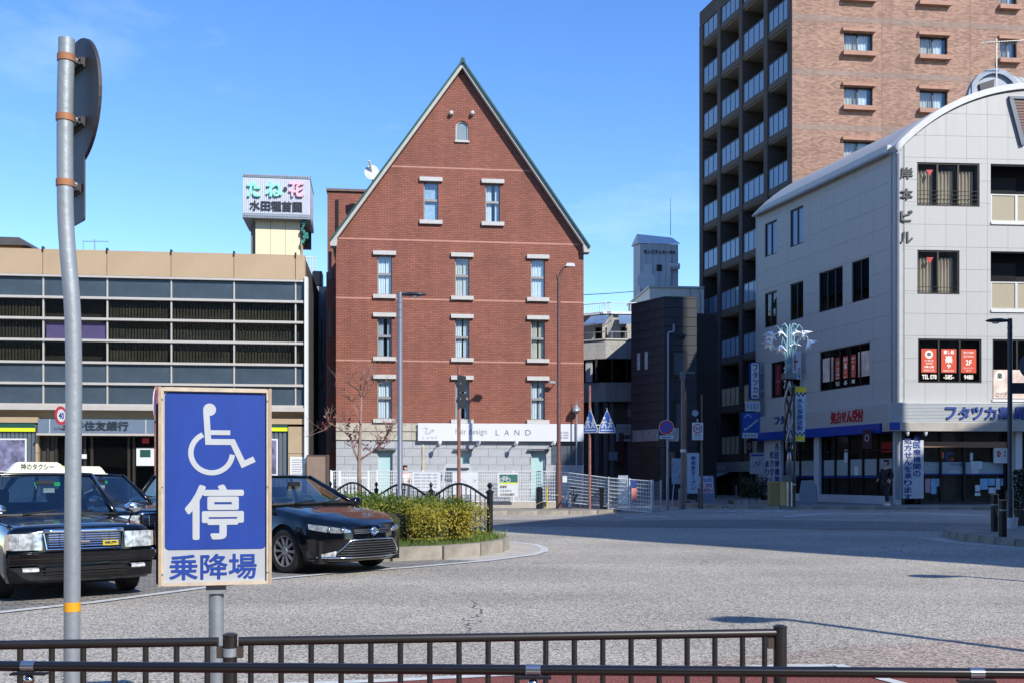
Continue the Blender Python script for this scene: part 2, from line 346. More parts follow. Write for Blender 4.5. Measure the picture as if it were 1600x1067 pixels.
# taxi rank of block paving with its concrete edge
EDGE = [(-9.5, 7.2), (-7.3, 9.2), (-5.47, 10.94), (-4.81, 11.84), (-3.44, 14.5), (-2.6, 15.5), (-1.62, 16.4), (-.45, 17.7), (.36, 19.0), (.62, 19.9), (.66, 20.8), (.5, 21.9), (-.1, 23.0)]
struct(MB().slab([(-30, 4), (-12, 5)]+EDGE+[(-3, 27), (-6, 33), (-30, 33)], .002, .005).build('taxi_rank_paving', PAVER))
ap = [(.36, 19.0), (.62, 19.9), (.66, 20.8), (.5, 21.9), (-.1, 23.0), (-.5, 22.4), (-.25, 19.6), (-1.2, 18.0), (-.45, 17.7)]
struct(MB().slab(ap, .003, .0085).build('gutter_apron', GUT))
struct(strip(EDGE, .16, .012).build('gutter_line', PAINT))
# red surfacing and pink asphalt in the lower right corner of the view
struct(MB().slab([(-2.4, 6.95), (-.91, 7.22), (-.09, 7.42), (2.08, 7.78), (2.55, 7.80), (2.75, 7.62), (3.6, 7.75), (5.5, 7.5), (6, 3), (-6, 3), (-6, 6.4)], .002, .006).build('red_surfacing', REDA))
pk = [gpt(1000, 1040), gpt(1120, 1030), gpt(1215, 1020), gpt(1330, 1010), gpt(1500, 999), gpt(1600, 995), (9, 8.6), (9, 5), (3.0, 6.5), (1.0, 7.5)]
struct(MB().slab(pk, .0005, .0035).build('pink_asphalt', PINKA))
struct(strip([(-2.4, 7.0), (-.91, 7.27), (-.09, 7.48), (2.08, 7.84), (2.5, 7.86)], .10, .009).build('painted_line', PAINT))
struct(strip([(2.5, 7.86), (2.66, 7.3), (3.0, 6.4), (3.3, 5.6)], .10, .0125).build('painted_line', PAINT))
# worn markings and a dark strip painting shade across the far road
def mark(a, b, w, z=.006): struct(strip([gpt(*a), gpt(*b)], w, z).build('road_marking', PAINT))
def markY(px0, Y0, px1, Y1, w): struct(strip([(WX(px0, Y0), Y0), (WX(px1, Y1), Y1)], w, .006).build('road_marking', PAINT))
struct(strip([(-14, 33.5), (-2, 33), (8, 31), (20, 27.5), (30, 23)], 4.6, .003).build('shade_strip', ASPH2))
markY(975, 36.6, 1045, 36.2, .45); markY(1055, 36.2, 1150, 36, .18); markY(1105, 35.0, 1160, 34.8, .2); markY(1225, 34.6, 1300, 36.6, .3)
markY(1300, 36.5, 1380, 36.4, .35); markY(1390, 37, 1500, 36.4, .2); markY(1120, 32.4, 1210, 32.8, .22); markY(1455, 36, 1540, 35.4, .45)
for k in range(5): markY(1118+24*k, 38.0, 1150+24*k, 37.6, .28)
markY(960, 38.6, 1010, 38.2, .3)
# manhole covers
for px, py in ((1300, 826),):
    x, y = gpt(px, py); struct(MB().lathe([(.33, 0), (.33, .006)], 24, (x, y, gz(x, y))).build('manhole_cover', M('cast_iron', '#4a4743', .7, .3, .2)))

# pavement in front of the bank and the brick building, with single kerb stones
KZ = .15
pv = [(-34, 36.9), (-6, 39.0), (3.0, 40.0), (3.7, 40.6), (4.3, 41.8), (4.6, 43.5), (4.9, 75), (-34, 75)]
pav = struct(MB().slab(pv, -.1, KZ).build('pavement', TILEP))
def kerb(parent, pts, step, w, z0, z1, mat=KERB, name='kerb_stone', gap=.012):
    P = [pts[0]]; acc = []
    seg = [(a, b, math.hypot(b[0]-a[0], b[1]-a[1])) for a, b in zip(pts, pts[1:])]; L = sum(s_[2] for s_ in seg); n = max(1, round(L/step))
    def at(d):
        for a, b, l_ in seg:
            if d <= l_+1e-6: return (a[0]+(b[0]-a[0])*d/l_, a[1]+(b[1]-a[1])*d/l_)
            d -= l_
        return pts[-1]
    off = parent.location if parent else (0, 0, 0)
    for k in range(n):
        a, b = at(L*k/n), at(L*(k+1)/n); l_ = math.hypot(b[0]-a[0], b[1]-a[1]); ang = math.atan2(b[1]-a[1], b[0]-a[0])
        o = piece(name, mat, parent, -l_/2+gap/2, l_/2-gap/2, -w/2, w/2, z0, z1, ang)
        o.location = ((a[0]+b[0])/2-off[0], (a[1]+b[1])/2-off[1], (z0+z1)/2-off[2])
kerb(pav, [(-18, 38.1), (-6, 39.0), (3.0, 40.0), (3.62, 40.5), (4.25, 41.75), (4.55, 43.5)], 1.2, .2, -.05, KZ+.006)
# pavement under the shops on the far side
pv2 = [(7.6, 43), (8.6, 40.4), (10.2, 39.6), (34, 37.6), (34, 62), (4.95, 74), (5.2, 62), (6.5, 50)]
pav2 = struct(MB().slab(pv2, -.05, .33).build('pavement', TILEP))
kerb(pav2, [(6.55, 50), (7.6, 43), (8.55, 40.4), (10.2, 39.55), (34, 37.55)], 1.2, .18, 0.0, .336)
# near pavement corner at the right
isl = [(10.45, 23.2), (10.6, 21.8), (11.3, 20.2), (12.6, 18.9), (15, 17.2), (27, 11.5), (27, 30), (14, 28.6), (11.4, 26.6), (10.65, 25.0)]
pav3 = struct(MB().slab(isl, -.05, .15).build('pavement', TILEP))
kerb(pav3, [(14, 28.65), (11.4, 26.65), (10.62, 25.0), (10.4, 23.2), (10.55, 21.8), (11.25, 20.15), (12.55, 18.85), (15, 17.1), (27, 11.4)], .62, .18, -.03, .157)
struct(strip([(10.0, 24.6), (9.85, 23.0), (10.05, 21.5), (10.85, 19.7), (12.2, 18.3), (14.8, 16.5), (20, 13.5)], .5, .006).build('gutter_line', GUT))
# near pavement beyond the viewer's railing
# (kept as ground: the railing stands on it)
# ------------------------------------------------------------------ bank (left)
ANG = R(6.6)
bf = Frame(477, 44.0, ANG, KZ)
bank = thing('bank_building', 'low tan bank with six rows of ribbon glazing and grey letters over its entrance', 'building', bf.loc())
TAN = M('tan_panel', '#ab9475', .55, .1, .08, .7)
TAN_DK = M('tan_wall', '#a08d70', .6, 0, .1, .8)
ALU = M('pale_aluminium_rail', '#c2bbb0', .45, .35, .06)
GLASS_BANK = glassmat('bank_pane', (.6, .62, .58), base=.05, refl=.8)
SPAN = M('spandrel_glass', '#414d57', .10, 0, .15, 1.5, spec=.6)
UB = -15.2; zrow = [bf.uz(475, y)[1] for y in (400, 438, 441, 472.5, 504.5, 537, 570.5, 602.5, 635)]
zt, zfb, zg0 = zrow[0], zrow[1], zrow[2]; zl = zrow[8]
MB(bf.tf).box(UB, -.02, .5, 9.5, 0, zt-.06).build('wall', M('bank_core', '#3a3733', .9), bank)
cols = [bf.uz(x, 500)[0] for x in (-130, -32, 68, 168, 268, 366, 462, 477)]; cols[0] = UB
for a, b in zip(cols, cols[1:]):
    piece('fascia_panel', TAN, bank, a+.012, b-.012, -.10, .5, zfb, zt, ANG, bf.tf)
    if b < 0: MB(bf.tf).box(b-.03, b+.03, -.14, .1, zt-.12, zt+.10).build('cap_clip', FRAME_DK, bank)
MB(bf.tf).box(UB, 0, -.13, .5, zfb-.10, zfb-.015).build('top_rail', ALU, bank)
rows = [zg0]+zrow[3:9]
for i in range(6):
    z1, z0 = rows[i]-.05, rows[i+1]+.05
    for a, b in zip(cols, cols[1:]):
        piece('glass_pane' if i in (1, 2, 3) else 'spandrel_pane', GLASS_BANK if i in (1, 2, 3) else SPAN, bank, a+.03, b-.03, .02, .035, z0, z1, ANG, bf.tf)
    MB(bf.tf).box(UB, 0, -.11, .12, rows[i+1]-.05, rows[i+1]+.05).build('rail', ALU, bank)
for b in cols[1:-1]: MB(bf.tf).box(b-.03, b+.03, -.035, .10, zl, zfb-.1).build('mullion', ALU, bank)
MB(bf.tf).box(UB, 0, -.2, .5, zl-.22, zl-.06).build('sill_rail', ALU, bank)
MB(bf.tf).box(-.02, .12, -.22, .3, 1.9, zfb+.1).build('edge_strip', WHITE, bank)
# blinds and a purple board behind the clear rows
for a, b, k in zip(cols, cols[1:], range(9)):
    if k == 2: continue
    mb = MB(bf.tf)
    n = max(2, int((b-a)/.13))
    for q in range(n): x = a+.05+(b-a-.1)*q/n; mb.box(x, x+.085, .22+(q % 2)*.015, .235+(q % 2)*.015, zrow[6]+.06, zrow[3]-.06)
    mb.build('vertical_blind', M('dark_blind', '#4f4b40', .9, var=.4, scale=1.3), bank)
u0, u1, z0, z1 = bf.rect(71, 165, 503, 531); MB(bf.tf).box(u0, u1, .12, .15, z0, z1).build('notice_board', M('purple_board', '#8474b4', .6, var=.06), bank)
# ground floor
MB(bf.tf).box(UB, -.02, .38, .5, zl-.75, zl-.22).build('soffit_band', TAN_DK, bank)
u0, u1, z0, z1 = bf.rect(59, 253, 654, 676, -.35)
canopy = MB(bf.tf).box(u0, u1, -.35, .38, z0, z1).build('entrance_canopy', M('canopy_grey', '#71808f', .4, .3, .06), bank)
MB(bf.tf).box(u0-.05, u1+.05, -.38, .40, z0-.09, z0-.005).build('canopy_edge', ALU, canopy)
for x in (82, 231): uu = bf.uz(x, 660)[0]; MB(bf.tf).box(uu-.012, uu+.012, -.356, -.351, z0, z1).build('joint', WHITE, canopy)
ta, tb, tz0, tz1 = bf.rect(97, 201, 657, 671.5, -.35)
text(canopy, '三井住友銀行', ta, tb, tz0, tz1, -.352, M('steel_letters', '#39424a', .4, .4, .05), .02, .04, xf=bf.tf)
MB(bf.tf).box(UB, u0-.1, -.02, .38, zl-.75, zl-.52).build('lintel', TAN, bank)
MB(bf.tf).box(u1+.05, -.02, -.02, .38, zl-.75, zl-.52).build('lintel', TAN, bank)
GREEN = M('dark_green_board', '#14463c', .5, var=.05); LIME = M('lime_board', '#c6d420', .5, var=.04)
CORR = M('grey_cladding', '#59646c', .5, .2, .08)
def frontage(xa, xb, poster):
    a, b, zb, ztp = bf.rect(xa, xb, 659, 673); h = ztp-zb
    MB(bf.tf).box(a, b, .02, .2, ztp-h*.56, ztp).build('sign_stripe', GREEN, bank)
    MB(bf.tf).box(a, b, .02, .2, zb, ztp-h*.58).build('sign_stripe', LIME, bank)
    mb = MB(bf.tf); n = int((b-a)/.16)
    for k in range(n): x = a+(b-a)*k/n; mb.box(x, x+.12, .10, .16, 0, zb-.02)
    mb.box(a, b, .16, .38, 0, zb-.02); mb.build('ribbed_cladding', CORR, bank)
    pa, pb, pz0, pz1 = bf.rect(*poster)
    fr = MB(bf.tf).box(pa, pb, .02, .1, pz0, pz1).build('poster_frame', WHITE, bank)
    MB(bf.tf).box(pa+.06, pb-.06, .006, .018, pz0+.06, pz1-.06).build('poster', POSTER, fr)
POSTER = M('poster_print', '#6b6a83', .4, var=.75, scale=3.5)
frontage(-95, 55, (-80, 41, 684, 737)); frontage(422, 449, (421.5, 434, 685, 742))
for xa, xb in ((450, 477), (253, 300), (55, 60)):
    a, b = bf.uz(xa, 700)[0], bf.uz(xb, 700)[0]
    for q in range(3): piece('wall_panel', TAN_DK, bank, a+.008, b-.008, .0, .38, q*1.16+.008, (q+1)*1.16-.008, ANG, bf.tf)
a, b, z0, z1 = bf.rect(453, 477, 713, 745, -.02); nt = MB(bf.tf).box(a, b, -.04, -.003, z0, z1).build('notice', WHITE, bank)
for q in range(7): MB(bf.tf).box(a+.08, b-.08-.05*(q % 3), -.044, -.041, z1-.15-q*.1, z1-.12-q*.1).build('lettering', M('grey_ink', '#7d828a', .6), nt)
# dark entrance with frames, posters
a, b = bf.uz(85, 700)[0], bf.uz(252, 700)[0]
MB(bf.tf).box(a, b, .36, .40, 0, zl-.8).build('entrance_glass', GLASS_DK, bank)
MB(bf.tf).box(a, b, .44, .49, 0, zl-.8).build('entrance_hall', DARK, bank)
for x in (60, 72, 85, 130, 141, 199, 207, 252): u = bf.uz(x, 700)[0]; MB(bf.tf).box(u-.05, u+.05, .22, .36, 0, zl-.78).build('door_post', M('bronze_post', '#3b3630', .4, .4), bank)
a1, b1, z0, z1 = bf.rect(60, 85, 684, 760, .3); MB(bf.tf).box(a1, b1, .32, .38, 0, zl-.8).build('side_wall', M('dark_cladding', '#37342f', .6), bank)
a1, b1, z0, z1 = bf.rect(213, 241, 699, 727, .2); ps = MB(bf.tf).box(a1, b1, .2, .23, z0, z1).build('poster', WHITE, bank)
MB(bf.tf).box(a1+.15, b1-.15, .196, .199, z1-.4, z1-.08).build('print', GREEN, ps)
a1, b1, z0, z1 = bf.rect(222, 233, 684, 692, .2); MB(bf.tf).box(a1, b1, .2, .23, z0, z1).build('sticker', RED, bank)
a1, b1, z0, z1 = bf.rect(246, 253, 719, 728, .1); MB(bf.tf).box(a1, b1, .12, .15, z0, z1).build('orange_notice', M('orange_print', '#d8602e', .5), bank)
a1, b1, z0, z1 = bf.rect(88, 104, 727, 737, .1); MB(bf.tf).box(a1, b1, .12, .15, z0, z1).build('lime_notice', LIME, bank)
a1, b1, z0, z1 = bf.rect(127, 135, 709, 716, .1); MB(bf.tf).box(a1, b1, .12, .15, z0, z1).build('notice', WHITE, bank)
mb = MB(bf.tf)
for px, py, w in ((130, 376, 9), (148, 378, 15)):
    u, z = bf.uz(px, py, 3.0)
    if px == 148: mb.tube([(u, 3, zt-.3), (u, 3, z+.1)], .02, 6); mb.tube([(u-.5, 3, z), (u+.6, 3, z+.02)], .012, 5); [mb.tube([(u-.45+.14*k, 2.85, z+.01), (u-.45+.14*k, 3.15, z+.01)], .008, 4) for k in range(8)]
    else: mb.tube([(u, 3, zt-.3), (u, 3, z-.05)], .012, 5)
mb.build('aerial', STEEL, bank)
# low building end seen above the bank roof at the far left edge
lf = Frame(-60, 60, R(4), 0)
lo = thing('distant_building', 'brown roof edge showing above the bank at the far left', 'building', lf.loc())
a, b, z0, z1 = lf.rect(-60, 30, 382, 600); MB(lf.tf).box(a, b, .3, 8, 0, z1).build('wall', M('orange_wall', '#b07a4e', .8), lo)
u2, zz = lf.uz(42, 378); MB(lf.tf).prism([(a, z1), (b+.5, z1), (b, zz+.25), (a, zz+.3)], 0, 8).build('roof', M('brown_roof', '#4b4744', .6), lo)

# ------------------------------------------------------------------ seed shop sign tower behind the bank
tf_ = Frame(379, 50.5, R(7.5), 0)
tow = thing('sign_tower', 'cream rooftop tower behind the bank carrying a white sign box with pastel letters', 'tower', tf_.loc())
CREAM = M('cream_cladding', '#ddcdaa', .6, var=.05, scale=.8)
a, b, z0, z1 = tf_.rect(397, 468, 337, 405)
for k in range(3): piece('cladding_panel', CREAM, tow, a+(b-a)*k/3+.008, a+(b-a)*(k+1)/3-.008, .5, 2.6, .0, z1, R(7.5), tf_.tf)
MB(tf_.tf).box(a-.25, a-.01, .8, 2.4, 0, z1-.3).build('service_duct', M('duct_grey', '#6d675e', .6), tow)
sa, sb, sz0, sz1 = tf_.rect(379, 484, 273, 336)
RIBW = M('white_ribbed_sheet', '#bcc0c9', .5, var=.05)
mb = MB(tf_.tf); n = 34
mb.box(sa, sb, .05, 3.0, sz0, sz1)
for k in range(n): x = sa+(sb-sa)*k/n; mb.box(x+.012, x+(sb-sa)/n-.012, .02, .05, sz0+.1, sz1-.14)
box = mb.build('sign_box', RIBW, tow)
MB(tf_.tf).box(sa-.02, sb+.02, 0, 3.02, sz1-.1, sz1+.03).build('sign_rim', M('sign_rim_grey', '#8f979f', .5, .2), box)
MB(tf_.tf).box(sa-.02, sb+.02, 0, 3.02, sz0-.12, sz0+.06).build('sign_rim', M('sign_rim_grey', '#8f979f', .5, .2), box)
mb = MB(tf_.tf)
for q in range(26): x = sa+.1+(sb-sa-.2)*q/25; mb.box(x-.03, x+.03, -.02, -.002, sz1-.06, sz1-.01); mb.box(x-.03, x+.03, -.02, -.002, sz0-.06, sz0-.01)
mb.build('rim_studs', M('sign_rim_dark', '#5c636b', .5, .2), box)
MINT = M('mint_letters', '#8fe0c4', .5, var=.03); PINKL = M('pink_letters', '#e0b0bd', .5, var=.03); CHAR = M('charcoal_letters', '#2a2e33', .5, var=.05)
for ch, x0, x1, m_ in (('た', 386, 407, MINT), ('ね', 416, 441, MINT), ('花', 451, 475, PINKL)):
    a1, b1, c0, c1 = tf_.rect(x0, x1, 283, 308, -.05); text(box, ch, a1, b1, c0, c1, .02, m_, .03, .12, xf=tf_.tf)
a1, b1, c0, c1 = tf_.rect(443, 449, 293, 299); MB(tf_.tf).prism(circ((a1+b1)/2, (c0+c1)/2, (b1-a1)/2, 14), -.08, .02).build('dot', CHAR, box)
a1, b1, c0, c1 = tf_.rect(390, 472, 313, 328.5, -.05); text(box, '水田種苗園', a1, b1, c0, c1, .02, CHAR, .022, .06, xf=tf_.tf)
MB(tf_.tf).prism([(sa+.1, sz0-.14), (sb-.1, sz0-.14), (b+.4, z1-1.0), (a-.4, z1-1.0)], 2.7, 2.9).build('bracket_frame', M('rust_steel', '#4e4b47', .6, .4), tow)
mb = MB(tf_.tf); u, z = tf_.uz(461, 272); mb.tube([(u, 1.5, sz1), (u, 1.5, z+.35)], .025, 6); mb.tube([(u-.45, 1.5, z+.2), (u+.75, 1.5, z+.32)], .015, 5)
for k in range(8): mb.tube([(u-.4+.15*k, 1.3, z+.21+.012*k), (u-.4+.15*k, 1.7, z+.21+.012*k)], .01, 4)
mb.build('aerial', STEEL, tow)
mb = MB(tf_.tf)
for k in range(9): x = b+.05+.05*random.random(); mb.box(b+.05+random.random()*.25, b+.12+random.random()*.3, .2, .5, z1-.3-k*.12, z1-.12-k*.12)
mb.build('net', M('green_net', '#2f7a72', .8, var=.4), tow)

# ------------------------------------------------------------------ grey house in the gap
gf = Frame(470, 52, R(7), KZ)
gap = thing('narrow_grey_house', 'grey rendered house wall filling the gap between bank and brick building', 'house', gf.loc())
GRY = M('grey_render', '#84888a', .8, var=.12, scale=1.2)
a, b, z0, z1 = gf.rect(462, 520, 447, 700)
holes = [gf.rect(484, 497, y0, y1) for y0, y1 in ((482, 500), (554, 573), (631, 651))]
mb = MB(gf.tf); wall_holes(mb, a, b, 0, z1, 0, .25, holes); mb.box(a, b, .25, 5, 0, z1-.02); mb.build('wall', GRY, gap)
for h in holes:
    w = MB(gf.tf).box(h[0], h[1], .10, .22, h[2], h[3]).build('window', FRAME_DK, gap)
    MB(gf.tf).box(h[0]+.06, h[1]-.06, .085, .098, h[2]+.06, h[3]-.06).build('pane', GLASS_DK, w)
a1, b1, c0, c1 = gf.rect(489, 503, 424, 446); mb = MB(gf.tf)
for k in range(6): x = a1+(b1-a1)*k/6; mb.box(x, x+.07, -.05, .02, c0, c1)
mb.box(a1, b1, .02, 1.2, c0, c1); mb.build('roof_tank_screen', BLACK, gap)
mb = MB(gf.tf); rz0 = z1
for px in (478, 484, 488, 493): u = gf.uz(px, 400)[0]; mb.tube([(u, .1, rz0), (u, .1, gf.uz(px, 402)[1])], .03, 6)
u0, u1 = gf.uz(476, 400)[0], gf.uz(494, 400)[0]; zz = gf.uz(485, 402)[1]; mb.tube([(u0, .1, zz), (u1, .1, zz)], .03, 6); mb.tube([(u0, .1, zz-.5), (u1, .1, zz-.5)], .02, 6)
mb.build('roof_railing', WHITE, gap)
mb = MB(gf.tf); u = gf.uz(506, 500)[0]; mb.tube([(u, -.06, 0), (u, -.06, z1-.2)], .045, 8); mb.build('downpipe', M('pipe_grey', '#9a9c9c', .5), gap)
mb = MB(gf.tf); u, z = gf.uz(503, 560); mb.tube([(u, -.05, z+2), (u-.05, -.05, z), (u+.1, -.06, z-1), (u-.1, -.06, z-1.6), (u-.9, -.06, z-1.5)], .02, 5); mb.build('cable', INK, gap)
wf = Frame(479, 43.6, ANG, KZ)
lw = thing('brown_yard_wall', 'brown panel wall with sloping shadow closing the alley beside the bank', 'wall', wf.loc())
a, b, z0, z1 = wf.rect(479.5, 514, 712, 790); mb = MB(wf.tf).box(a, b-.12, 0, .15, 0, z1).build('panel', M('brown_panel', '#7d6a5c', .7, var=.1), lw)
MB(wf.tf).box(b-.11, b, -.06, .2, 0, z1+.06).build('post', M('brown_post', '#4b3d34', .6), lw)
MB(wf.tf).box(a, b-.12, -.02, .17, z1+.004, z1+.05).build('coping', M('brown_post', '#4b3d34', .6), lw)
# ------------------------------------------------------------------ brick gabled building
kf = Frame(525, 47.0, ANG, KZ)
hb = thing('brick_building', 'tall red brick gabled building with white curtained windows and a grey stone ground floor', 'building', kf.loc())
BRICK = brickmat('red_brick', '#975a47', '#844e3d', '#5d3e35', .26, .080, .0125, ang=ANG, bump=.5, var=.10)
STONE_W = M('pale_stone_trim', '#b4b2ad', .7, var=.07, scale=4, bump=.1)
GRAN = M('grey_granite_block', '#9fa2a5', .7, var=.10, scale=6, bump=.12, bscale=120)
LIME_ST = M('weathered_limestone', '#a9a396', .85, var=.22, scale=2.0, bump=.2)
W = kf.uz(912, 500)[0]
zbase = kf.uz(525, 660)[1]                     # top of the stone storey
ez = kf.uz(525, 379)[1]; apz = kf.uz(722, 111)[1]; au = kf.uz(722, 111)[0]
wins = []
for y0, y1, row in ((399, 460.5, 3), (495.5, 557.5, 2), (591.5, 654, 1)):
    u0, z1 = kf.uz(589.5, y0); z0 = kf.uz(589.5, y1)[1]
    for cx in (601, 722.3, 840.5): uc = kf.uz(cx, 500)[0]; wins.append((uc-.335, uc+.335, z0, z1))
u0, z1 = kf.uz(661, 284); z0 = kf.uz(661, 344.5)[1]
for cx in (673.5, 770): uc = kf.uz(cx, 300)[0]; wins.append((uc-.34, uc+.34, z0, z1))
mb = MB(kf.tf); lows = [w for w in wins if w[3] < ez]; his = [w for w in wins if w[3] >= ez]
wall_holes(mb, 0, W, zbase, ez, 0, .3, lows)
# gable built of strips round the two attic windows and the arched one
aw = kf.rect(712, 733, 187, 220); arch = (au-.30, au+.30, aw[2], aw[2]+.62, .30)
def gu(z): t = (z-ez)/(apz-ez); return au*t, W+(au-W)*t
zs = sorted({ez, apz, his[0][2], his[0][3], arch[2], arch[3], arch[3]+arch[4]})
for a, b in zip(zs, zs[1:]):
    (l0, r0), (l1, r1) = gu(a), gu(b); hs = [(h[0], h[1]) for h in his if h[2] <= a+1e-6 and h[3] >= b-1e-6]
    if arch[2] <= a+1e-6 and b <= arch[3]+1e-6: hs = [(arch[0], arch[1])]
    if abs(a-arch[3]) < 1e-6:               # the band holding the round head
        c = circ(au, arch[3], arch[4], 16, 180, 0)
        mb.prism([(l0, a), (arch[0], a)]+c[1:9]+[(au, b), (l1, b)], 0, .3); mb.prism([(arch[1], a), (r0, a), (r1, b), (au, b)]+c[8:-1], 0, .3); continue
    L0, L1 = l0, l1
    for h0, h1 in hs: mb.prism([(L0, a), (h0, a), (h0, b), (L1, b)], 0, .3); L0 = L1 = h1
    mb.prism([(L0, a), (r0, a), (r1, b), (L1, b)] if b < apz-1e-6 else [(L0, a), (r0, a), (au, b)], 0, .3)
mb.build('facade', BRICK, hb)
D = 12.5
MB(kf.tf).box(.0, .3, .3, D, 0, ez).build('side_wall', BRICK, hb); MB(kf.tf).box(W-.3, W, .3, D, 0, ez).build('side_wall', BRICK, hb)
MB(kf.tf).prism([(0, 0), (W, 0), (W, ez), (au, apz), (0, ez)], D, D+.3).build('rear_wall', BRICK, hb)
MB(kf.tf).box(.3, W-.3, .62, .7, 0, ez).build('inner_partition', DARK, hb); MB(kf.tf).prism([(.3, ez), (W-.3, ez), (au, apz-.4)], .62, .7).build('inner_partition', DARK, hb)
# thin mortar string lines
for (xa, ya), (xb, yb) in (((525, 372), (905, 383)), ((525, 465.5), (912, 473)), ((525, 562), (912, 567.5)), ((612, 258.5), (828, 269))):
    u0, z0 = kf.uz(xa, ya); u1, z1 = kf.uz(xb, yb); zm = (z0+z1)/2
    cuts = sorted((w[0]-.02, w[1]+.02) for w in wins if w[2]-.3 < zm < w[3]+.3); x = u0; mb = MB(kf.tf)
    for c0, c1 in cuts+[(u1, u1)]:
        if c0 > x: mb.box(x, c0, -.004, .02, zm-.035, zm+.035)
        x = c1
    mb.build('string_line', M('pinkish_joint', '#ad7e6e', .8, var=.1), hb)
def drape(mb, u0, u1, z0, z1, d, waves, amp=.03, gapc=0.0):
    n = int(waves*8); us = [k/n for k in range(n+1)]; ph = random.random()*6
    mb.grid(lambda t, v: (u0+(u1-u0)*t, d+amp*math.sin(t*waves*2*math.pi+ph+.5*math.sin(7*t+ph))*(.5+.5*v), z0+(z1-z0)*v), us, [0, .5, 1])
for i, (u0, u1, z0, z1) in enumerate(wins):
    w = MB(kf.tf); t = .05; zm = z0+(z1-z0)*.53
    for bx in ((u0, u0+t, z0, z1), (u1-t, u1, z0, z1), (u0+t, u1-t, z1-t, z1), (u0+t, u1-t, z0, z0+t), (u0+t, u1-t, zm-.055, zm+.055)): w.box(bx[0], bx[1], .10, .18, bx[2], bx[3])
    win = w.build('window', M('grey_window_frame', '#8d8b88', .45, .3, .06), hb)
    for za, zb in ((z0+t, zm-.055), (zm+.055, z1-t)): MB(kf.tf).box(u0+t, u1-t, .13, .138, za, zb).build('pane', GLASS, win)
    mb = MB(kf.tf)
    if i == 9: mb.grid(lambda a_, b_: (u0+(u1-u0)*a_, .24+.004*math.sin(31*a_+17*b_), z0+(z1-z0)*b_), [k/10 for k in range(11)], [k/10 for k in range(11)]); mb.build('frosted_film', M('frosted_film', '#a9c3d6', .7, var=.2, scale=9), win)
    else:
        g = random.choice((0, .04, .1, .22)); drape(mb, u0, u0+(u1-u0)*(.55-g/2), z0, z1, .25, 3.2); drape(mb, u0+(u1-u0)*(.55+g/2), u1, z0, z1, .25, 2.6)
        mb.build('curtain', (CURTAIN, M('grey_white_curtain', '#b9c4cb', .9, var=.08), CURTAIN, M('warm_white_curtain', '#d3cfc2', .9, var=.06))[i*7 % 4], win, smooth=True)
    for nm, za, zb in (('lintel', z1, z1+.19), ('sill', z0-.18, z0)): MB(kf.tf).box(u0-.19, u1+.19, -.13, .10, za+.002, zb-.002).build(nm, STONE_W, win)
# arched window
c = circ(au, arch[3], arch[4], 16, 0, 180); ci = circ(au, arch[3], arch[4]-.05, 16, 0, 180)
o_ = [(arch[1], arch[2])]+c+[(arch[0], arch[2])]; i_ = [(arch[1]-.05, arch[2]+.05)]+ci+[(arch[0]+.05, arch[2]+.05)]
mb = MB(kf.tf)
for k in range(len(o_)): j = (k+1) % len(o_); mb.prism([o_[k], o_[j], i_[j], i_[k]], .05, .16)
aw_ = mb.build('arched_window', STONE_W, hb)
MB(kf.tf).prism(i_, .11, .12).build('pane', M('frosted_grey_pane', '#7f8c90', .15, 0, .08), aw_)
MB(kf.tf).box(arch[0]-.04, arch[1]+.04, -.08, .1, arch[2]-.09, arch[2]-.002).build('sill', STONE_W, aw_)
c2 = circ(au, arch[3], arch[4]+.13, 13, 0, 180); c1 = circ(au, arch[3], arch[4]+.012, 13, 0, 180)
for k in range(13): MB(kf.tf).prism([c1[k], c2[k], c2[k+1], c1[k+1]], -.012, .02).build('arch_brick', M('arch_brick', '#8a4a3a', .8, var=.15), aw_)
for px in (705, 738):
    u, z = kf.uz(px, 178.5); mb = MB(kf.tf); mb.lathe([(.10, 0), (.10, -.12), (.085, -.2), (.05, -.22)], 12, (u, 0, z), 'y'); mb.build('vent_cowl', STONE_W, hb, smooth=True, angle=40)
# verges and green metal roof
dl = Vector((au, apz-ez)).normalized(); nl = Vector((-dl.y, dl.x)); dr = Vector((au-W, apz-ez)).normalized(); nr = Vector((dr.y, -dr.x))
VER = M('verge_board', '#a9a8a2', .6, var=.06); RG = M('green_metal_roof', '#27504b', .4, .4, .12)
lo_l = Vector((0, ez))-dl*.14; lo_r = Vector((W, ez))-dr*.14; ap = Vector((au, apz))
def off(p, n, k): q = p+n*k; return (q.x, q.y)
def verge(lo, n, side):
    k = .15; top = (au, apz+k/abs(n.y))
    return [off(lo, n, .02), off(lo, n, k), top, (au, apz+.02/abs(n.y))]
MB(kf.tf).prism(verge(lo_l, nl, 0), -.32, -.02).build('verge_board', VER, hb); MB(kf.tf).prism(verge(lo_r, nr, 1), -.32, -.02).build('verge_board', VER, hb)
for lo, sg in ((lo_l, -1), (lo_r, 1)): MB(kf.tf).prism([(lo.x-sg*.12, lo.y-.12), (lo.x+sg*.16, lo.y-.12), (lo.x+sg*.17, lo.y+.10), (lo.x-sg*.16, lo.y+.22)], -.325, .2).build('eave_bracket', VER, hb)
def roofp(lo, n): return [off(lo, n, .155), off(lo, n, .23), (au, apz+.23/abs(n.y)), (au, apz+.155/abs(n.y))]
MB(kf.tf).prism(roofp(lo_l, nl), -.42, D+.5).build('roof', RG, hb); MB(kf.tf).prism(roofp(lo_r, nr), -.42, D+.5).build('roof', RG, hb)
MB(kf.tf).prism([off(lo_l, nl, .02), off(lo_l, nl, .15), (au, apz+.15/abs(nl.y)), (au, apz+.02)], .31, D).build('roof_deck', DARK, hb); MB(kf.tf).prism([off(lo_r, nr, .02), off(lo_r, nr, .15), (au, apz+.15/abs(nr.y)), (au, apz+.02)], .31, D).build('roof_deck', DARK, hb)
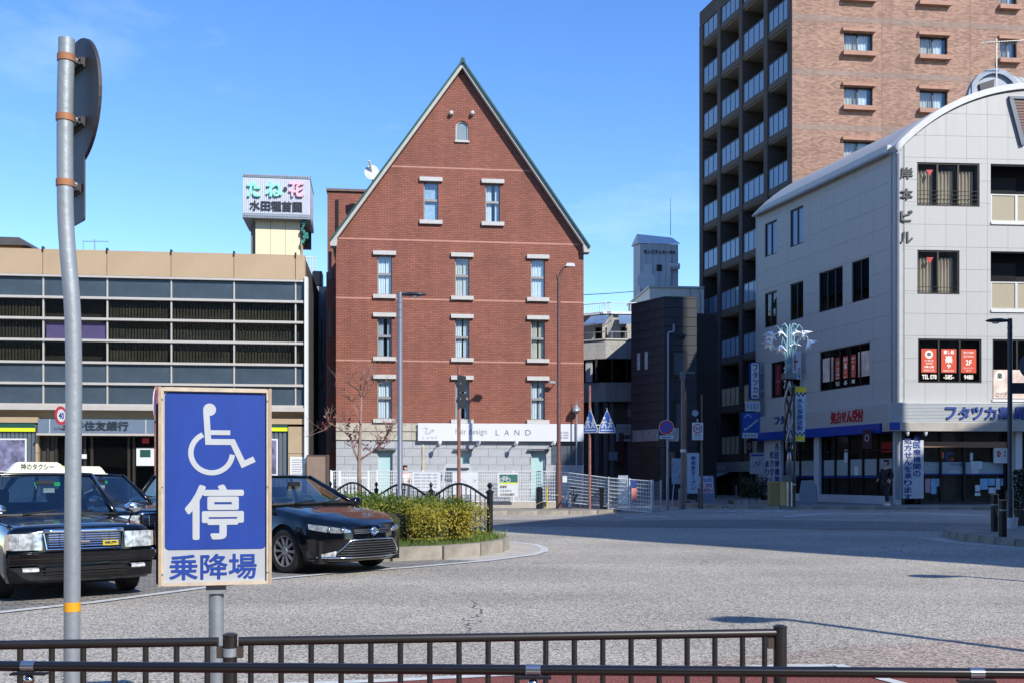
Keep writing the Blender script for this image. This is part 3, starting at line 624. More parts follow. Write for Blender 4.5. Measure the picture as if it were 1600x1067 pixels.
rt = apz+.23/abs(nl.y); MB(kf.tf).prism([(au-.13, rt-.18), (au+.13, rt-.18), (au+.08, rt+.04), (au-.08, rt+.04)], -.43, D+.5).build('ridge_cap', RG, hb)
# rear stair wing and dish at the left
wa, wb, wz0, wz1 = kf.rect(511.5, 575, 299, 700, 4.5)
mb = MB(kf.tf).box(wa, wb, 4.5, 9, 0, wz1); wing = mb.build('stair_wing', BRICK, hb)
MB(kf.tf).box(wa-.05, wb, 4.4, 9.05, wz1, wz1+.12).build('coping', M('wing_coping', '#6a5650', .6), wing)
sa, sb, sz0, sz1 = kf.rect(524, 529, 312, 372, 4.45); MB(kf.tf).box(sa, sb, 4.45, 4.49, sz0, sz1).build('slot_window', DARK, wing)
MB(kf.tf).box(-.5, -.02, .9, 4.49, 0, ez-1.2).build('stair_bay', BRICK, wing)
for q in range(4): MB(kf.tf).box(-.40, -.25, .86, .895, 2.4+q*2.7, 3.7+q*2.7).build('stair_window', M('stair_window_dark', '#4d4a48', .4), wing)
u, z = kf.uz(581, 268, 3); mb = MB(kf.tf)
mb.lathe([(.02, 0), (.2, -.03), (.33, -.1), (.36, -.16)], 18, (u, 3.0, z-.1), 'y'); mb.tube([(u, 3.1, z-.1), (u+.1, 3.4, z-1.3)], .04, 6); mb.tube([(u, 2.9, z-.1), (u-.12, 2.55, z+.38)], .06, 6)
mb.build('satellite_dish', WHITE, hb, smooth=True, angle=50)
# --- stone ground storey: single blocks round the openings
u_l = kf.uz(589, 720)[0]
doors = []
for xa, xb in ((589.5, 613.5), (713.5, 733.5), (829.5, 853)): a, b = kf.uz(xa, 720)[0], kf.uz(xb, 720)[0]; doors.append((a, b, .0, kf.uz(589, 703)[1]))
dkp = kf.rect(861, 911, 694, 729)
zb1 = kf.uz(525, 687)[1]
mb = MB(kf.tf); wall_holes(mb, 0.001, W-.001, 0, zbase-.001, .04, .3, doors); mb.build('ground_storey_core', M('mortar_grey', '#6f7274', .9), hb)
rows = 8; rh = zb1/rows; bwid = .78
for r in range(rows):
    z0, z1 = r*rh+.006, (r+1)*rh-.006; x = -bwid*.5*(r % 2)
    while x < W:
        segs = [(max(x, 0)+.006, min(x+bwid, W)-.006)]
        for h in doors+[dkp]:
            if h[2] < (z0+z1)/2 < h[3]: segs = [q for s_ in segs for q in ((s_[0], min(s_[1], h[0])), (max(s_[0], h[1]), s_[1]))]
        for s0, s1 in segs:
            if s1-s0 > .05: piece('granite_block', GRAN, hb, s0, s1, .0, .06, z0, z1, ANG, kf.tf)
        x += bwid
zb2 = kf.uz(525, 672)[1]; x = 0
while x < W-.01:
    x1 = min(x+1.15, W)
    piece('limestone_slab', LIME_ST, hb, x+.005, x1-.005, -.03, .04, zb2+.16, zbase-.004, ANG, kf.tf); piece('moulding', LIME_ST, hb, x+.005, x1-.005, -.10, .04, zb2-.02, zb2+.155, ANG, kf.tf)
    piece('moulding', LIME_ST, hb, x+.005, x1-.005, -.06, .04, zb1+.01, zb2-.025, ANG, kf.tf); x = x1
for a, b, z0, z1 in doors:
    w = MB(kf.tf).box(a, b, .2, .28, z0, z1).build('frosted_window', M('pale_cyan_pane', '#a5c3c2', .25, 0, .05), hb)
    fr = MB(kf.tf); fr.box(a, a+.05, .1, .199, z0, z1); fr.box(b-.05, b, .1, .199, z0, z1); fr.box(a+.05, b-.05, .1, .199, z1-.05, z1); fr.build('frame', FRAME_AL, w)
    MB(kf.tf).box(a-.15, b+.15, -.16, .03, z1, z1+.07).build('drip_ledge', M('ledge_grey', '#565b60', .6), w)
# dark shop panels at the right end
n = 4
for k in range(n):
    for q in range(2):
        a = dkp[0]+(dkp[1]-dkp[0])*k/n; b = dkp[0]+(dkp[1]-dkp[0])*(k+1)/n; z0 = dkp[2]+(dkp[3]-dkp[2])*q/2; z1 = dkp[2]+(dkp[3]-dkp[2])*(q+1)/2
        piece('dark_panel', M('dark_granite', '#4a525b', .4, var=.08), hb, a+.01, b-.01, .01, .05, z0+.01, z1-.01, ANG, kf.tf)
# white salon sign
sgn = kf.rect(653, 912, 660.5, 688, -.2); a, b, z0, z1 = sgn
b0 = kf.uz(892, 670, -.2)[0]
SIGNW = M('white_sign_face', '#c9cbd1', .4, var=.025)
sg = MB(kf.tf).box(a, b0-.03, -.22, -.101, z0, z1).build('shop_sign', SIGNW, hb)
MB(kf.tf).box(b0+.05, b-.02, -.22, -.101, z0, z1).build('side_panel', SIGNW, sg); MB(kf.tf).box(b0-.025, b0+.045, -.215, -.101, z0, z1).build('divider', M('sign_divider', '#5b6470', .5), sg)
GL = M('grey_sign_letters', '#55575b', .5, var=.04); GLF = M('faint_grey_letters', '#86888e', .5, var=.03)
t = kf.rect(712, 760, 669, 680.5, -.22); text(sg, 'hair design', *t, -.2215, GL, -.012, .006, xf=kf.tf)
for ch, x0, x1 in (('L', 774.5, 780), ('A', 788, 795.5), ('N', 804, 811.5), ('D', 821, 829.5)): t = kf.rect(x0, x1, 671, 679.5, -.22); text(sg, ch, *t, -.2215, GL, -.006, .006, xf=kf.tf)
for ch, x0, x1 in (('L', 660.5, 663), ('A', 667, 670.5), ('N', 674, 677), ('D', 680, 683)): t = kf.rect(x0, x1, 681.5, 685, -.22); text(sg, ch, *t, -.2215, GLF, -.005, .006, xf=kf.tf)
mb = MB(kf.tf)
for pts in ([(662, 669), (665, 667.5), (668, 669), (666.5, 672), (664.5, 675)], [(671, 678), (672.5, 673), (676, 670.5), (678, 672), (674, 675)], [(664, 676), (667, 677.5), (670, 676)]):
    mb.stroke([kf.uz(x, y, -.22) for x, y in pts], .03, -.2265, -.2215)
mb.build('logo', GLF, sg)
for q in range(3): t = kf.rect(873, 888, 674+q*4, 676.6+q*4, -.22); text(sg, ('10:00', '11:00', '19:00')[q], *t, -.2215, GL, 0, .006, xf=kf.tf)
for px in (686, 746, 804.5, 862.5):
    u, z = kf.uz(px, 692); mb = MB(kf.tf); mb.tube([(u, -.1, z+.05), (u, -.55, z+.05)], .025, 6); mb.lathe([(.05, -.08), (.09, .0), (.1, .12)], 10, (u, -.62, z-.02)); mb.box(u-.05, u+.05, -.12, .0, z-.08, z+.1)
    mb.build('spotlight', WHITE, sg)
u, z = kf.uz(866, 599); mb = MB(kf.tf); mb.tube([(u, 0, z), (u, -.35, z)], .02, 6); mb.box(u-.28, u-.02, -.42, -.28, z-.02, z+.09); mb.build('camera_bracket', M('camera_grey', '#8b9398', .5), hb)
u, z = kf.uz(899, 640); mb = MB(kf.tf); mb.tube([(u, -.3, 0), (u, -.3, z+.3)], .04, 8); mb.lathe([(.06, .3), (.2, .12), (.22, .02), (.1, -.05)], 10, (u-.02, -.34, z-.1)); mb.tube([(u, -.3, z+.3), (u, -.3, z+.55)], .015, 5); mb.build('wall_pole_lamp', STEEL, hb)
# ------------------------------------------------------------------ balcony building behind, right of the brick one
RISE = (-.271, .963)
LA = math.atan2(-RISE[1], -RISE[0])          # angle of walls running back along the side street
b1f = Frame(946, 57.5, R(5), .2); b1l = Frame(946, 57.5, R(-28), .2, rel=b1f.loc())
nb = thing('balcony_building', 'grey tiled building with wrap-round balcony and orange reflections in its windows', 'building', b1f.loc())
GT = brickmat('shaded_mosaic', '#b3b0a8', '#9d9b94', '#7d7b76', .05, .24, .004, ang=R(5), bump=.2, offset=0, var=.08)
GT2 = brickmat('lit_mosaic', '#c9c6bf', '#bab7b0', '#9a9892', .05, .24, .004, ang=R(-28), bump=.2, offset=0, var=.08)  # same tile made paler, painting light on the left face
wl_ = -4.5; wr_ = b1f.uz(1010, 500)[0]
zz = lambda y: b1f.uz(950, y)[1]
for fr, a, b, m_ in ((b1f, 0.0, wr_, GT), (b1l, wl_, -.002, GT2)):
    MB(fr.tf).box(a, b, 1.0, 1.3, zz(529), zz(487)).build('upper_wall', m_, nb)
    MB(fr.tf).box(a, b, .0, .25, zz(560), zz(531)).build('balcony_wall', m_, nb)
    MB(fr.tf).box(a, b, 0, .25, zz(627), zz(597)).build('tile_band', m_, nb)
    MB(fr.tf).box(a, b, .15, .2, zz(597), zz(560)).build('window_band', GLASS_DK, nb); MB(fr.tf).box(a, b, .5, .55, zz(597), zz(560)).build('room', DARK, nb)
    MB(fr.tf).box(a, b, -.06, 1.3, zz(531), zz(529)).build('balcony_coping', M('coping_pale', '#b9b7b0', .6), nb)
    MB(fr.tf).box(a, b, .25, 1.3, zz(560)+.02, zz(558)).build('balcony_floor', CONC, nb)
    MB(fr.tf).box(a, b, .6, 6, 0, zz(627)).build('ground_storey', M('dark_shopfront', '#5f5b55', .7, var=.2), nb)
    MB(fr.tf).box(a, b, .8, 1.4, zz(487), zz(484)).build('roof_edge', M('roof_edge_white', '#cfd3d4', .5), nb)
    mb = MB(fr.tf); zt_, zb_ = zz(469), zz(486)
    n = max(2, int((b-a)/.14))
    for k in range(n+1): x = a+(b-a)*k/n; mb.tube([(x, .85, zb_), (x, .85, zt_)], .015, 5)
    mb.tube([(a, .85, zt_), (b, .85, zt_)], .03, 6); mb.tube([(a, .85, zb_+.1), (b, .85, zb_+.1)], .02, 6); mb.build('roof_railing', M('rail_white', '#d3dadd', .5), nb)
    mb = MB(fr.tf); mb.tube([(a, .12, zz(518)), (b, .12, zz(518))], .03, 6)
    for k in range(3): x = a+(b-a)*(k+.5)/3; mb.tube([(x, .12, zz(530)), (x, .12, zz(518))], .025, 6)
    mb.build('balcony_rail', STEEL, nb)
MB().slab([(b1f.tf(0, 1.3, 0)[:2]), (b1f.tf(wr_, 1.3, 0)[:2]), (b1f.tf(wr_, 9, 0)[:2]), (b1l.tf(wl_, 9, 0)[:2]), (b1l.tf(wl_, 1.3, 0)[:2])], -.2, zz(486)).build('core', M('core_grey', '#6f6d69', .8), nb)
MB(b1f.tf).prism([(0, zz(597)), (0, zz(560)), (.001, zz(560)), (.001, zz(597))], .1, .2)
AWN = M('awning_metal', '#6f86a8', .4, .3, .06)
for fr, x0, x1 in ((b1l, 915, 944), (b1f, 970, 991)):
    a, b = fr.uz(x0, 495)[0], fr.uz(x1, 495)[0]; mb = MB(fr.tf); zt_, zb_ = zz(489), zz(505)
    mb.poly([(a, .75, zt_), (b, .75, zt_), (b+.1, -.1, zb_), (a-.1, -.1, zb_)]); mb.poly([(a-.1, -.1, zb_-.05), (b+.1, -.1, zb_-.05), (b, .75, zt_-.05), (a, .75, zt_-.05)]); mb.poly([(a-.1, -.1, zb_), (b+.1, -.1, zb_), (b+.1, -.1, zb_-.05), (a-.1, -.1, zb_-.05)])
    mb.build('awning', AWN, nb)
    for k in range(2): u0 = a+.2+(b-a-.4)*k/2; u1 = u0+(b-a-.4)*.45; w = MB(fr.tf).box(u0, u1, .94, .995, zz(528), zz(508)).build('window', FRAME_DK, nb); MB(fr.tf).box(u0+.08, u1-.08, .925, .938, zz(527), zz(509)).build('pane', GLASS_DK, w)
for x in (932, 957, 980): a = b1f.uz(x, 580)[0]; MB(b1f.tf).box(a-.05, a+.05, .06, .149, zz(597), zz(560)).build('mullion', FRAME_DK, nb)
a, b = b1f.uz(957, 580)[0], b1f.uz(980, 580)[0]; MB(b1f.tf).box(a+.08, b-.35, .3, .34, zz(594), zz(563)).build('amber_reflection', M('amber_reflection', '#c98a4a', .8, var=.25), nb)  # orange window reflections painted as boards behind the panes
a, b = b1f.uz(947, 580)[0], b1f.uz(956, 580)[0]; MB(b1f.tf).box(a+.08, b, .3, .34, zz(594), zz(563)).build('amber_reflection', M('amber_reflection', '#c98a4a'), nb)
a, b = b1l.uz(914, 580)[0], b1l.uz(924, 580)[0]; MB(b1l.tf).box(a, b, .1, .14, zz(595), zz(562)).build('white_shutter', WHITE, nb)
for x in (933, 947, 957, 985): a = b1f.uz(x, 700)[0]; MB(b1f.tf).box(a-.12, a+.12, .2, .59, 0, zz(627)).build('pillar', M('pillar_grey', '#6f6e6c', .7), nb)
t = b1f.rect(963, 992, 662, 689, .1); sg2 = MB(b1f.tf).box(t[0], t[1], .1, .2, t[2], t[3]).build('shop_sign', M('sign_pale', '#bfc5cb', .5), nb)
h = t[3]-t[2]; text(sg2, 'ウィアーナ・JR', t[0]+.08, t[1]-.05, t[2]+h*.52, t[2]+h*.85, .098, INK, .0, .01, xf=b1f.tf); text(sg2, '大久保駅前', t[0]+.25, t[1]-.25, t[2]+h*.14, t[2]+h*.38, .098, INK, .02, .01, xf=b1f.tf)
for px, py, w, hh, m_ in ((958, 712, 14, 14, 'sign_blue'), (971, 700, 9, 50, 'dark_red'), (986, 645, 12, 12, 'pale')):
    u, z = b1f.uz(px, py, .1); s_ = 57.5/1600; MB(b1f.tf).box(u-w*s_/2, u+w*s_/2, .1, .14, z-hh*s_/2, z+hh*s_/2).build('hanging_notice', M('notice_'+m_, {'sign_blue': '#8fa0b4', 'dark_red': '#5a2a2a', 'pale': '#8b8f92'}[m_], .6, var=.3, scale=8), nb)
# ------------------------------------------------------------------ dark tiled building
dtf = Frame(1038, 51.0, R(6), .2); dtl = Frame(1038, 51.0, R(-58), .2, rel=dtf.loc())
dk = thing('dark_tiled_building', 'charcoal stone clad building with a pale downpipe between balcony block and apartments', 'building', dtf.loc())
dz = dtf.uz(1040, 463)[1]; dw = dtf.uz(1089, 500)[0]; dl_ = dtl.uz(986, 600)[0]
DT = M('shaded_charcoal_tile', '#292b2f', .55, var=.18, scale=1.6, bump=.1); DT2 = M('charcoal_side_tile', '#484a4d', .55, var=.2, scale=1.6, bump=.1); JT = M('tile_joint', '#232427', .9)  # front tile darkened so the sunlit strip on it shows less
for fr, a, b, m_, ws in ((dtf, 0, dw, DT, 1.1), (dtl, dl_, 0, DT2, .95)):
    MB(fr.tf).box(a, b, .03, .3, 0, dz-.02).build('wall', JT, dk)
    rh = .46; r = 0
    while r*rh < dz-.05:
        z0, z1 = r*rh+.012, min((r+1)*rh, dz)-.012; x = a-(.5*ws if r % 2 else 0)
        while x < b:
            s0, s1 = max(x, a)+.008, min(x+ws, b)-.008
            if s1-s0 > .04: piece('stone_tile', m_, dk, s0, s1, 0+random.choice((0, .004, .008)), .04, z0, z1, fr.a, fr.tf)
            x += ws
        r += 1
MB().slab([dtf.tf(0, .3, 0)[:2], dtf.tf(dw, .3, 0)[:2], dtf.tf(dw, 8, 0)[:2], dtl.tf(dl_, 6, 0)[:2], dtl.tf(dl_, .3, 0)[:2]], -.2, dz-.1).build('core', JT, dk)
mb = MB(dtf.tf); u1 = dtf.uz(1052, 520)[0]; u0 = dtf.uz(1043, 600)[0]; z1 = dtf.uz(1052, 507)[1]; z2 = dtf.uz(1052, 517)[1]
mb.tube([(u1, -.1, z1), (u1, -.1, z2), (u1-.06, -.1, z2-.08), (u0+.06, -.1, z2-.08), (u0, -.1, z2-.2), (u0, -.1, .2)], .055, 8); mb.build('downpipe', M('downpipe_pale', '#8f9aa6', .5, .1), dk)
for x0, x1, y0, y1 in ((1048, 1074, 547, 590), (1052, 1072, 626, 690)):
    a, b, z0, z1 = dtf.rect(x0, x1, y0, y1); w = MB(dtf.tf).box(a, b, -.03, .01, z0, z1).build('window', FRAME_DK, dk); MB(dtf.tf).box(a+.15, b-.15, -.045, -.032, z0+.15, z1-.12).build('pane', SPAN, w)
for x0, x1, y0, y1 in ((996, 1000, 552, 578), (1008, 1012, 550, 577)):
    a, b, z0, z1 = dtl.rect(x0, x1, y0, y1); w = MB(dtl.tf).box(a, b, -.03, .01, z0, z1).build('slit_window', M('slit_white', '#cfd6d8', .4), dk)
for x in (1062, 1069): u, z = dtf.uz(x, 525); MB(dtf.tf).lathe([(.09, 0), (.09, -.15)], 10, (u, 0, z), 'y').build('vent_cowl', DT, dk)
# shopfront bits along its foot
for fr, x0, x1, y0, y1, c, nm in ((dtl, 990, 1030, 672, 690, '#9aa0a4', 'shop_sign'), (dtf, 1041, 1060, 668, 689, '#a5a19c', 'shop_sign'), (dtf, 1042, 1054, 705, 745, '#6f5a43', 'lit_window'), (dtf, 1058, 1066, 700, 760, '#19191a', 'doorway'), (dtl, 1003, 1030, 700, 760, '#3d4038', 'plant_screen')):
    a, b, z0, z1 = fr.rect(x0, x1, y0, y1); MB(fr.tf).box(a, b, -.08, -.01, z0, z1).build(nm, M('sf'+c, c, .6, var=.35, scale=5), dk)
# ------------------------------------------------------------------ cream roof and grey tower further back
cf = Frame(1015, 66, R(5), .2)
cb = thing('cream_building', 'cream rendered building top with curved ladder behind the charcoal building', 'building', cf.loc())
a, b, z0, z1 = cf.rect(1015, 1100, 450, 520); MB(cf.tf).box(a, b, 0, 7, 0, z1).build('wall', M('cream_render', '#d6d0c0', .7, var=.07), cb)
MB(cf.tf).box(a-.08, b, -.08, 7.05, z1, z1+.12).build('coping', M('coping_pale', '#b9b7b0'), cb)
u, z = cf.uz(1084, 458); mb = MB(cf.tf)
for s_ in (-.3, .3): mb.tube([(u+s_, -.5, z-2.5), (u+s_, -.5, z-.6), (u+s_, -.4, z-.1), (u+s_, -.1, z+.25), (u+s_, .3, z+.2)], .035, 6)
mb.build('roof_ladder', STEEL, cb)
tf2 = Frame(1000, 72, R(5), .2); tl2 = Frame(1000, 72, R(-62), .2, rel=tf2.loc())
gt = thing('grey_stair_tower', 'grey panelled rooftop tower with pitched metal roof and small dark katakana letters', 'tower', tf2.loc())
GP = M('grey_panel', '#b2b5b8', .6, var=.06); GP2 = M('grey_panel_side', '#b2b5b8', .6, var=.06)
tw = tf2.uz(1060, 400)[0]; tz = tf2.uz(1000, 381)[1]; tr = tf2.uz(1000, 363.5)[1]; tll = tl2.uz(989.5, 400)[0]
for k in range(6): piece('panel', GP, gt, tw*k/6+.012, tw*(k+1)/6-.012, 0, .12, 0, tz, R(5), tf2.tf)
for k in range(3): piece('panel', GP2, gt, tll*(k+1)/3+.012, tll*k/3-.012, 0, .12, 0, tz, tl2.a, tl2.tf)
MB().slab([tf2.tf(0.05, .1, 0)[:2], tf2.tf(tw-.05, .1, 0)[:2], tf2.tf(tw-.05, 3.4, 0)[:2], tl2.tf(tll+.05, 3, 0)[:2], tl2.tf(tll+.05, .1, 0)[:2]], 0, tz-.01).build('core', JT, gt)
P = [tf2.tf(-.1, -.1, tz), tf2.tf(tw+.15, -.1, tz), tl2.tf(tll-.2, -.05, tz), tf2.tf(tw+.1, 4, tz)]
q0 = tuple((Vector(P[0])+Vector(P[2]))/2+Vector((.15, .1, tr-tz))); q1 = tuple((Vector(P[1])+Vector(P[3]))/2+Vector((-.2, -.6, tr-tz)))
mb = MB(); mb.poly([P[0], P[1], q1, q0]); mb.poly([P[2], q0, q1, P[3]]); mb.build('roof', M('pale_metal_roof', '#d0d4d8', .5, .1, .06), gt, recalc=False)
MB().poly([P[0], q0, P[2]]).build('gable', GP2, gt, recalc=False)
t = tf2.rect(1005.5, 1054, 390.5, 397, -.02); text(gt, 'モンリズィエールⅡ', *t, -.02, INK, .02, .05, xf=tf2.tf)
a, b, z0, z1 = tf2.rect(1026, 1034, 414, 424); w = MB(tf2.tf).box(a, b, -.04, -.002, z0, z1).build('window', FRAME_DK, gt)
u, z = tf2.uz(1044, 405); mb = MB(tf2.tf); mb.box(u-.12, u+.1, -.3, -.01, z-4.4, z); u2, z2 = tf2.uz(1049, 418); mb.lathe([(.22, 0), (.22, .7)], 12, (u2-.2, -.3, z2), 'x'); mb.build('flue', M('flue_white', '#b9bcbd', .5), gt)
u, z = tf2.uz(1010, 443); mb = MB(tf2.tf); mb.lathe([(.02, .0), (.4, -.06), (.62, -.2), (.66, -.28)], 20, (u-.2, -.6, z), 'y'); mb.tube([(u-.2, -.6, z), (u-.2, -.4, z-1.5)], .06, 6); mb.build('satellite_dish', WHITE, gt, smooth=True, angle=50)
a, b, z0, z1 = tf2.rect(1006, 1019, 414, 438); MB(tf2.tf).box(a, b, -.05, -.005, z0, z1).build('white_panel', WHITE, gt)
u, z = tf2.uz(1053, 363); mb = MB(tf2.tf).tube([(u, 1, z), (u, 1, z+2.7)], [.03, .015], 5); mb.build('mast', STEEL, gt)
# ------------------------------------------------------------------ apartment tower
af = Frame(1238, 57.0, R(6.4), .3); al = Frame(1238, 57.0, LA, .3, rel=af.loc())
apt_ = thing('apartment_tower', 'tall pinkish brown tiled apartment block with glass balconies along its shaded side', 'building', af.loc())
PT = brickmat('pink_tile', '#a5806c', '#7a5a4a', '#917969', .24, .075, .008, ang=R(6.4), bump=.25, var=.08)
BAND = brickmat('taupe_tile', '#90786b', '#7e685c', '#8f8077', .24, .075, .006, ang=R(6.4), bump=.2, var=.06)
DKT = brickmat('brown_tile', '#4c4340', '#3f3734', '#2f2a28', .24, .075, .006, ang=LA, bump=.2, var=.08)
zb0 = af.uz(1240, 22)[1]; FH = af.uz(1240, 22)[1]-af.uz(1240, 107.5)[1]; topz = 32.0; aw0 = 20.0
floors = [zb0-FH*k for k in range(-1, 10)]
wpx = ((1318.5, 1363.5), (1437, 1480.5), (1562, 1588.5)); wh = []
zt0, zb_ = af.uz(1318, 50.5)[1], af.uz(1318, 80.5)[1]
for k in range(-1, 8):
    for x0, x1 in wpx: a, b = af.uz(x0, 100)[0], af.uz(x1, 100)[0]; wh.append((a, b, zb_-FH*k, zt0-FH*k))
mb = MB(af.tf); wall_holes(mb, 0, aw0, 0, topz, 0, .3, wh); mb.build('facade', PT, apt_)
MB(af.tf).box(.3, aw0-.3, .95, 1.05, 0, topz-.1).build('inner_wall', DARK, apt_); MB(af.tf).box(aw0-.3, aw0, .3, 12, 0, topz).build('side_wall', PT, apt_); MB(af.tf).box(0, aw0, .3, 12, topz, topz+.2).build('roof', CONC, apt_)
for z in floors:
    if z < topz: MB(af.tf).box(0, aw0, -.006, .0, z-.32, z).build('tile_band', BAND, apt_)
for x in (1378, 1516): u = af.uz(x, 100)[0]; MB(af.tf).box(u-.015, u+.015, -.008, -.0065, 0, topz).build('expansion_joint', M('joint_brown', '#7b6255', .8), apt_)
LEDGE = M('ledge_tile', '#9c7460', .7, var=.15)
for i, (a, b, z0, z1) in enumerate(wh):
    w = MB(af.tf); t = .06
    for bx in ((a, a+t, z0, z1), (b-t, b, z0, z1), (a+t, b-t, z1-t, z1), (a+t, b-t, z0, z0+t), ((a+b)/2-.04, (a+b)/2+.04, z0+t, z1-t)): w.box(bx[0], bx[1], .12, .2, bx[2], bx[3])
    w = w.build('window', FRAME_DK, apt_)
    for s0, s1 in ((a+t, (a+b)/2-.04), ((a+b)/2+.04, b-t)): MB(af.tf).box(s0, s1, .15, .158, z0+t, z1-t).build('pane', GLASS, w)
    mb = MB(af.tf); drape(mb, a+.05, (a+b)/2-.02, z0, z1, .4, 4); mb.build('curtain', M('cream_curtain', '#c9c4b2', .9, var=.06), w, smooth=True)
    mb = MB(af.tf); drape(mb, (a+b)/2+.02, a+(b-a)*.92, z0, z1, .38, 3.5); mb.build('curtain', CURTAIN, w, smooth=True)
    MB(af.tf).box(a-.12, b+.12, -.18, .1, z1+.02, z1+.2).build('ledge', LEDGE, w); MB(af.tf).box(a-.12, b+.12, -.28, .1, z0-.28, z0-.03).build('sill_ledge', LEDGE, w)
# balcony side: piers, slabs and a glazed balcony per bay
LL = al.uz(1093, 400)[0]; bays = [al.uz(x, 300)[0] for x in (1093, 1123.5, 1157.5, 1196.5, 1238)]
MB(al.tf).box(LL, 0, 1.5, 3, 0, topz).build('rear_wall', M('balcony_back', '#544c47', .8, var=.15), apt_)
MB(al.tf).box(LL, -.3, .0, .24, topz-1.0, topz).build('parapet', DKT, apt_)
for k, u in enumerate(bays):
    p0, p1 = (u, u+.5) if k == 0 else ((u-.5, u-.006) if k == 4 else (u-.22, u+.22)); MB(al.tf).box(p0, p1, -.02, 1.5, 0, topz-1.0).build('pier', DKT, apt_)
GB1 = GLASS_BLUE; GB2 = M('dim_balcony_glass', '#414c52', .1, 0, .05, spec=.6); GB3 = M('lit_balcony_glass', '#b2a98e', .3, 0, .06)  # dim and lit looks put into the pane colours
AC = M('pale_unit', '#8c8780', .7, var=.1)
fl = [z for z in floors if z > 2.0]
for fi, z in enumerate(fl):
    MB(al.tf).box(LL+.5, -.506, .02, 1.5, z-.36, z-.0).build('floor_slab', M('slab_brown', '#4a4340', .8, var=.1), apt_)
    MB(al.tf).box(LL+.5, -.506, .1, 1.5, z-.40, z-.362).build('slab_soffit', M('soffit_cream', '#9b9283', .8, var=.06), apt_)
    for k in range(4):
        a, b = (bays[k]+.22 if k else bays[0]+.5), (bays[k+1]-.22 if k < 3 else bays[4]-.5)
        bal = MB(al.tf); z0, z1 = z+.05, z+1.15
        bal.box(a, b, .05, .10, z1, z1+.06); bal.box(a, b, .05, .10, z0-.05, z0); n = 4 if k > 0 else 3
        for q in range(n+1): x = a+(b-a)*q/n; bal.box(max(a, x-.02), min(b, x+.02), .05, .10, z0, z1)
        bal = bal.build('balcony', FRAME_DK, apt_)
        low = len(fl)-fi
        for q in range(n):
            x0, x1 = a+(b-a)*q/n+.022, a+(b-a)*(q+1)/n-.022
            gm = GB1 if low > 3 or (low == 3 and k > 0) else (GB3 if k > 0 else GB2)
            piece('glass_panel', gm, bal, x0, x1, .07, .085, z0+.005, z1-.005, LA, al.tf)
        MB(al.tf).box(a+.15, a+.95, 1.1, 1.45, z+.0, z+.75).build('air_conditioner', AC, bal)
        w = MB(al.tf).box(a+.35, b-.35, 1.44, 1.498, z+.05, z+2.1).build('patio_window', M('patio_dark', '#1f2022', .2, 0, .1, spec=.6), bal)
        MB(al.tf).box(b-.1, b-.02, .3, 1.45, z+.05, z+2.2).build('divider_screen', AC, bal)
# shops at the foot of the tower
sz = fl[-1]
MB(al.tf).box(LL, 0, .6, 1.5, 0, sz-.4).build('shop_recess', M('shop_dark', '#4d4742', .7, var=.3), apt_)
a, b, z0, z1 = al.rect(1096, 1190, 664, 690, .1)
MB(al.tf).box(a, -1.0, -.05, .3, sz-1.05, sz-.42).build('shop_fascia', M('fascia_grey', '#8d9296', .5, .2, .15), apt_)
for x0, x1, s_ in ((1100, 1113, 'ゆめ'), (1116, 1134, 'やさか')): 
    t = al.rect(x0, x1, 672, 684, -.06); text(apt_, s_, t[0], t[1], sz-.95, sz-.6, -.052, WHITE, .02, .01, xf=al.tf)
for k, x in enumerate((1122, 1139, 1152, 1168)): u = al.uz(x, 720)[0]; MB(al.tf).box(u-.1, u+.1, .25, .6, 0, sz-1.05).build('shop_post', M('shop_post', '#4b4a49', .6), apt_)
for x0, x1, c in ((1126, 1137, '#2d2f31'), (1140, 1150, '#3d2a1c'), (1154, 1166, '#34393d'), (1170, 1186, '#5a6063')):
    a, b = al.uz(x0, 720)[0], al.uz(x1, 720)[0]; MB(al.tf).box(a, b, .5, .56, .1, sz-1.1).build('shop_door', M('shopdoor'+c, c, .4, var=.2, spec=.6), apt_)
a, b = al.uz(1108, 700)[0], al.uz(1140, 700)[0]; mb = MB(al.tf); mb.poly([(a, .2, sz-1.0), (b, .2, sz-1.0), (b, -1.4, sz-1.55), (a, -1.4, sz-1.55)]); mb.poly([(a, .2, sz-1.03), (b, .2, sz-1.03), (b, -1.4, sz-1.58), (a, -1.4, sz-1.58)]); mb.poly([(a, -1.4, sz-1.55), (b, -1.4, sz-1.55), (b, -1.4, sz-1.75), (a, -1.4, sz-1.75)]); mb.build('shop_awning', M('awning_canvas', '#8b959b', .8, var=.1), apt_)
# ------------------------------------------------------------------ white panelled building with vaulted roof
GZ2 = .33
qf = Frame(1400, 42.0, R(4.2), GZ2); qa = math.atan2(-.957, .29); ql = Frame(1400, 42.0, qa, GZ2, rel=qf.loc())
wb = thing('white_corner_building', 'white panelled corner building with a vaulted roof and a pharmacy on its ground floor', 'building', qf.loc())
PAN = M('white_cladding_panel', '#a9a9a6', .5, var=.05, scale=3.0, streak=.10); JNT = M('panel_joint', '#a6a8a9', .8)
QW = 12.4; QL = ql.uz(1183, 500)[0]; eave = qf.uz(1400, 236)[1]; rise = 2.75; mid = QW/2
Rr = (mid*mid+rise*rise)/(2*rise)
def arc(u): return eave+math.sqrt(max(0, Rr*Rr-(u-mid)**2))-(Rr-rise)
zf = qf.uz(1405, 629)[1]      # top of the shop fascia
zq = lambda y, x=1440: qf.uz(x, y)[1]
fw = []   # front openings
fw.append((*[qf.uz(x, 300)[0] for x in (1433, 1530.5)], zq(322), zq(254)))
fw.append((*[qf.uz(x, 400)[0] for x in (1433.5, 1499)], zq(459.5), zq(391)))
fw.append((*[qf.uz(x, 550)[0] for x in (1434.5, 1533.5)], zq(597.5), zq(529)))
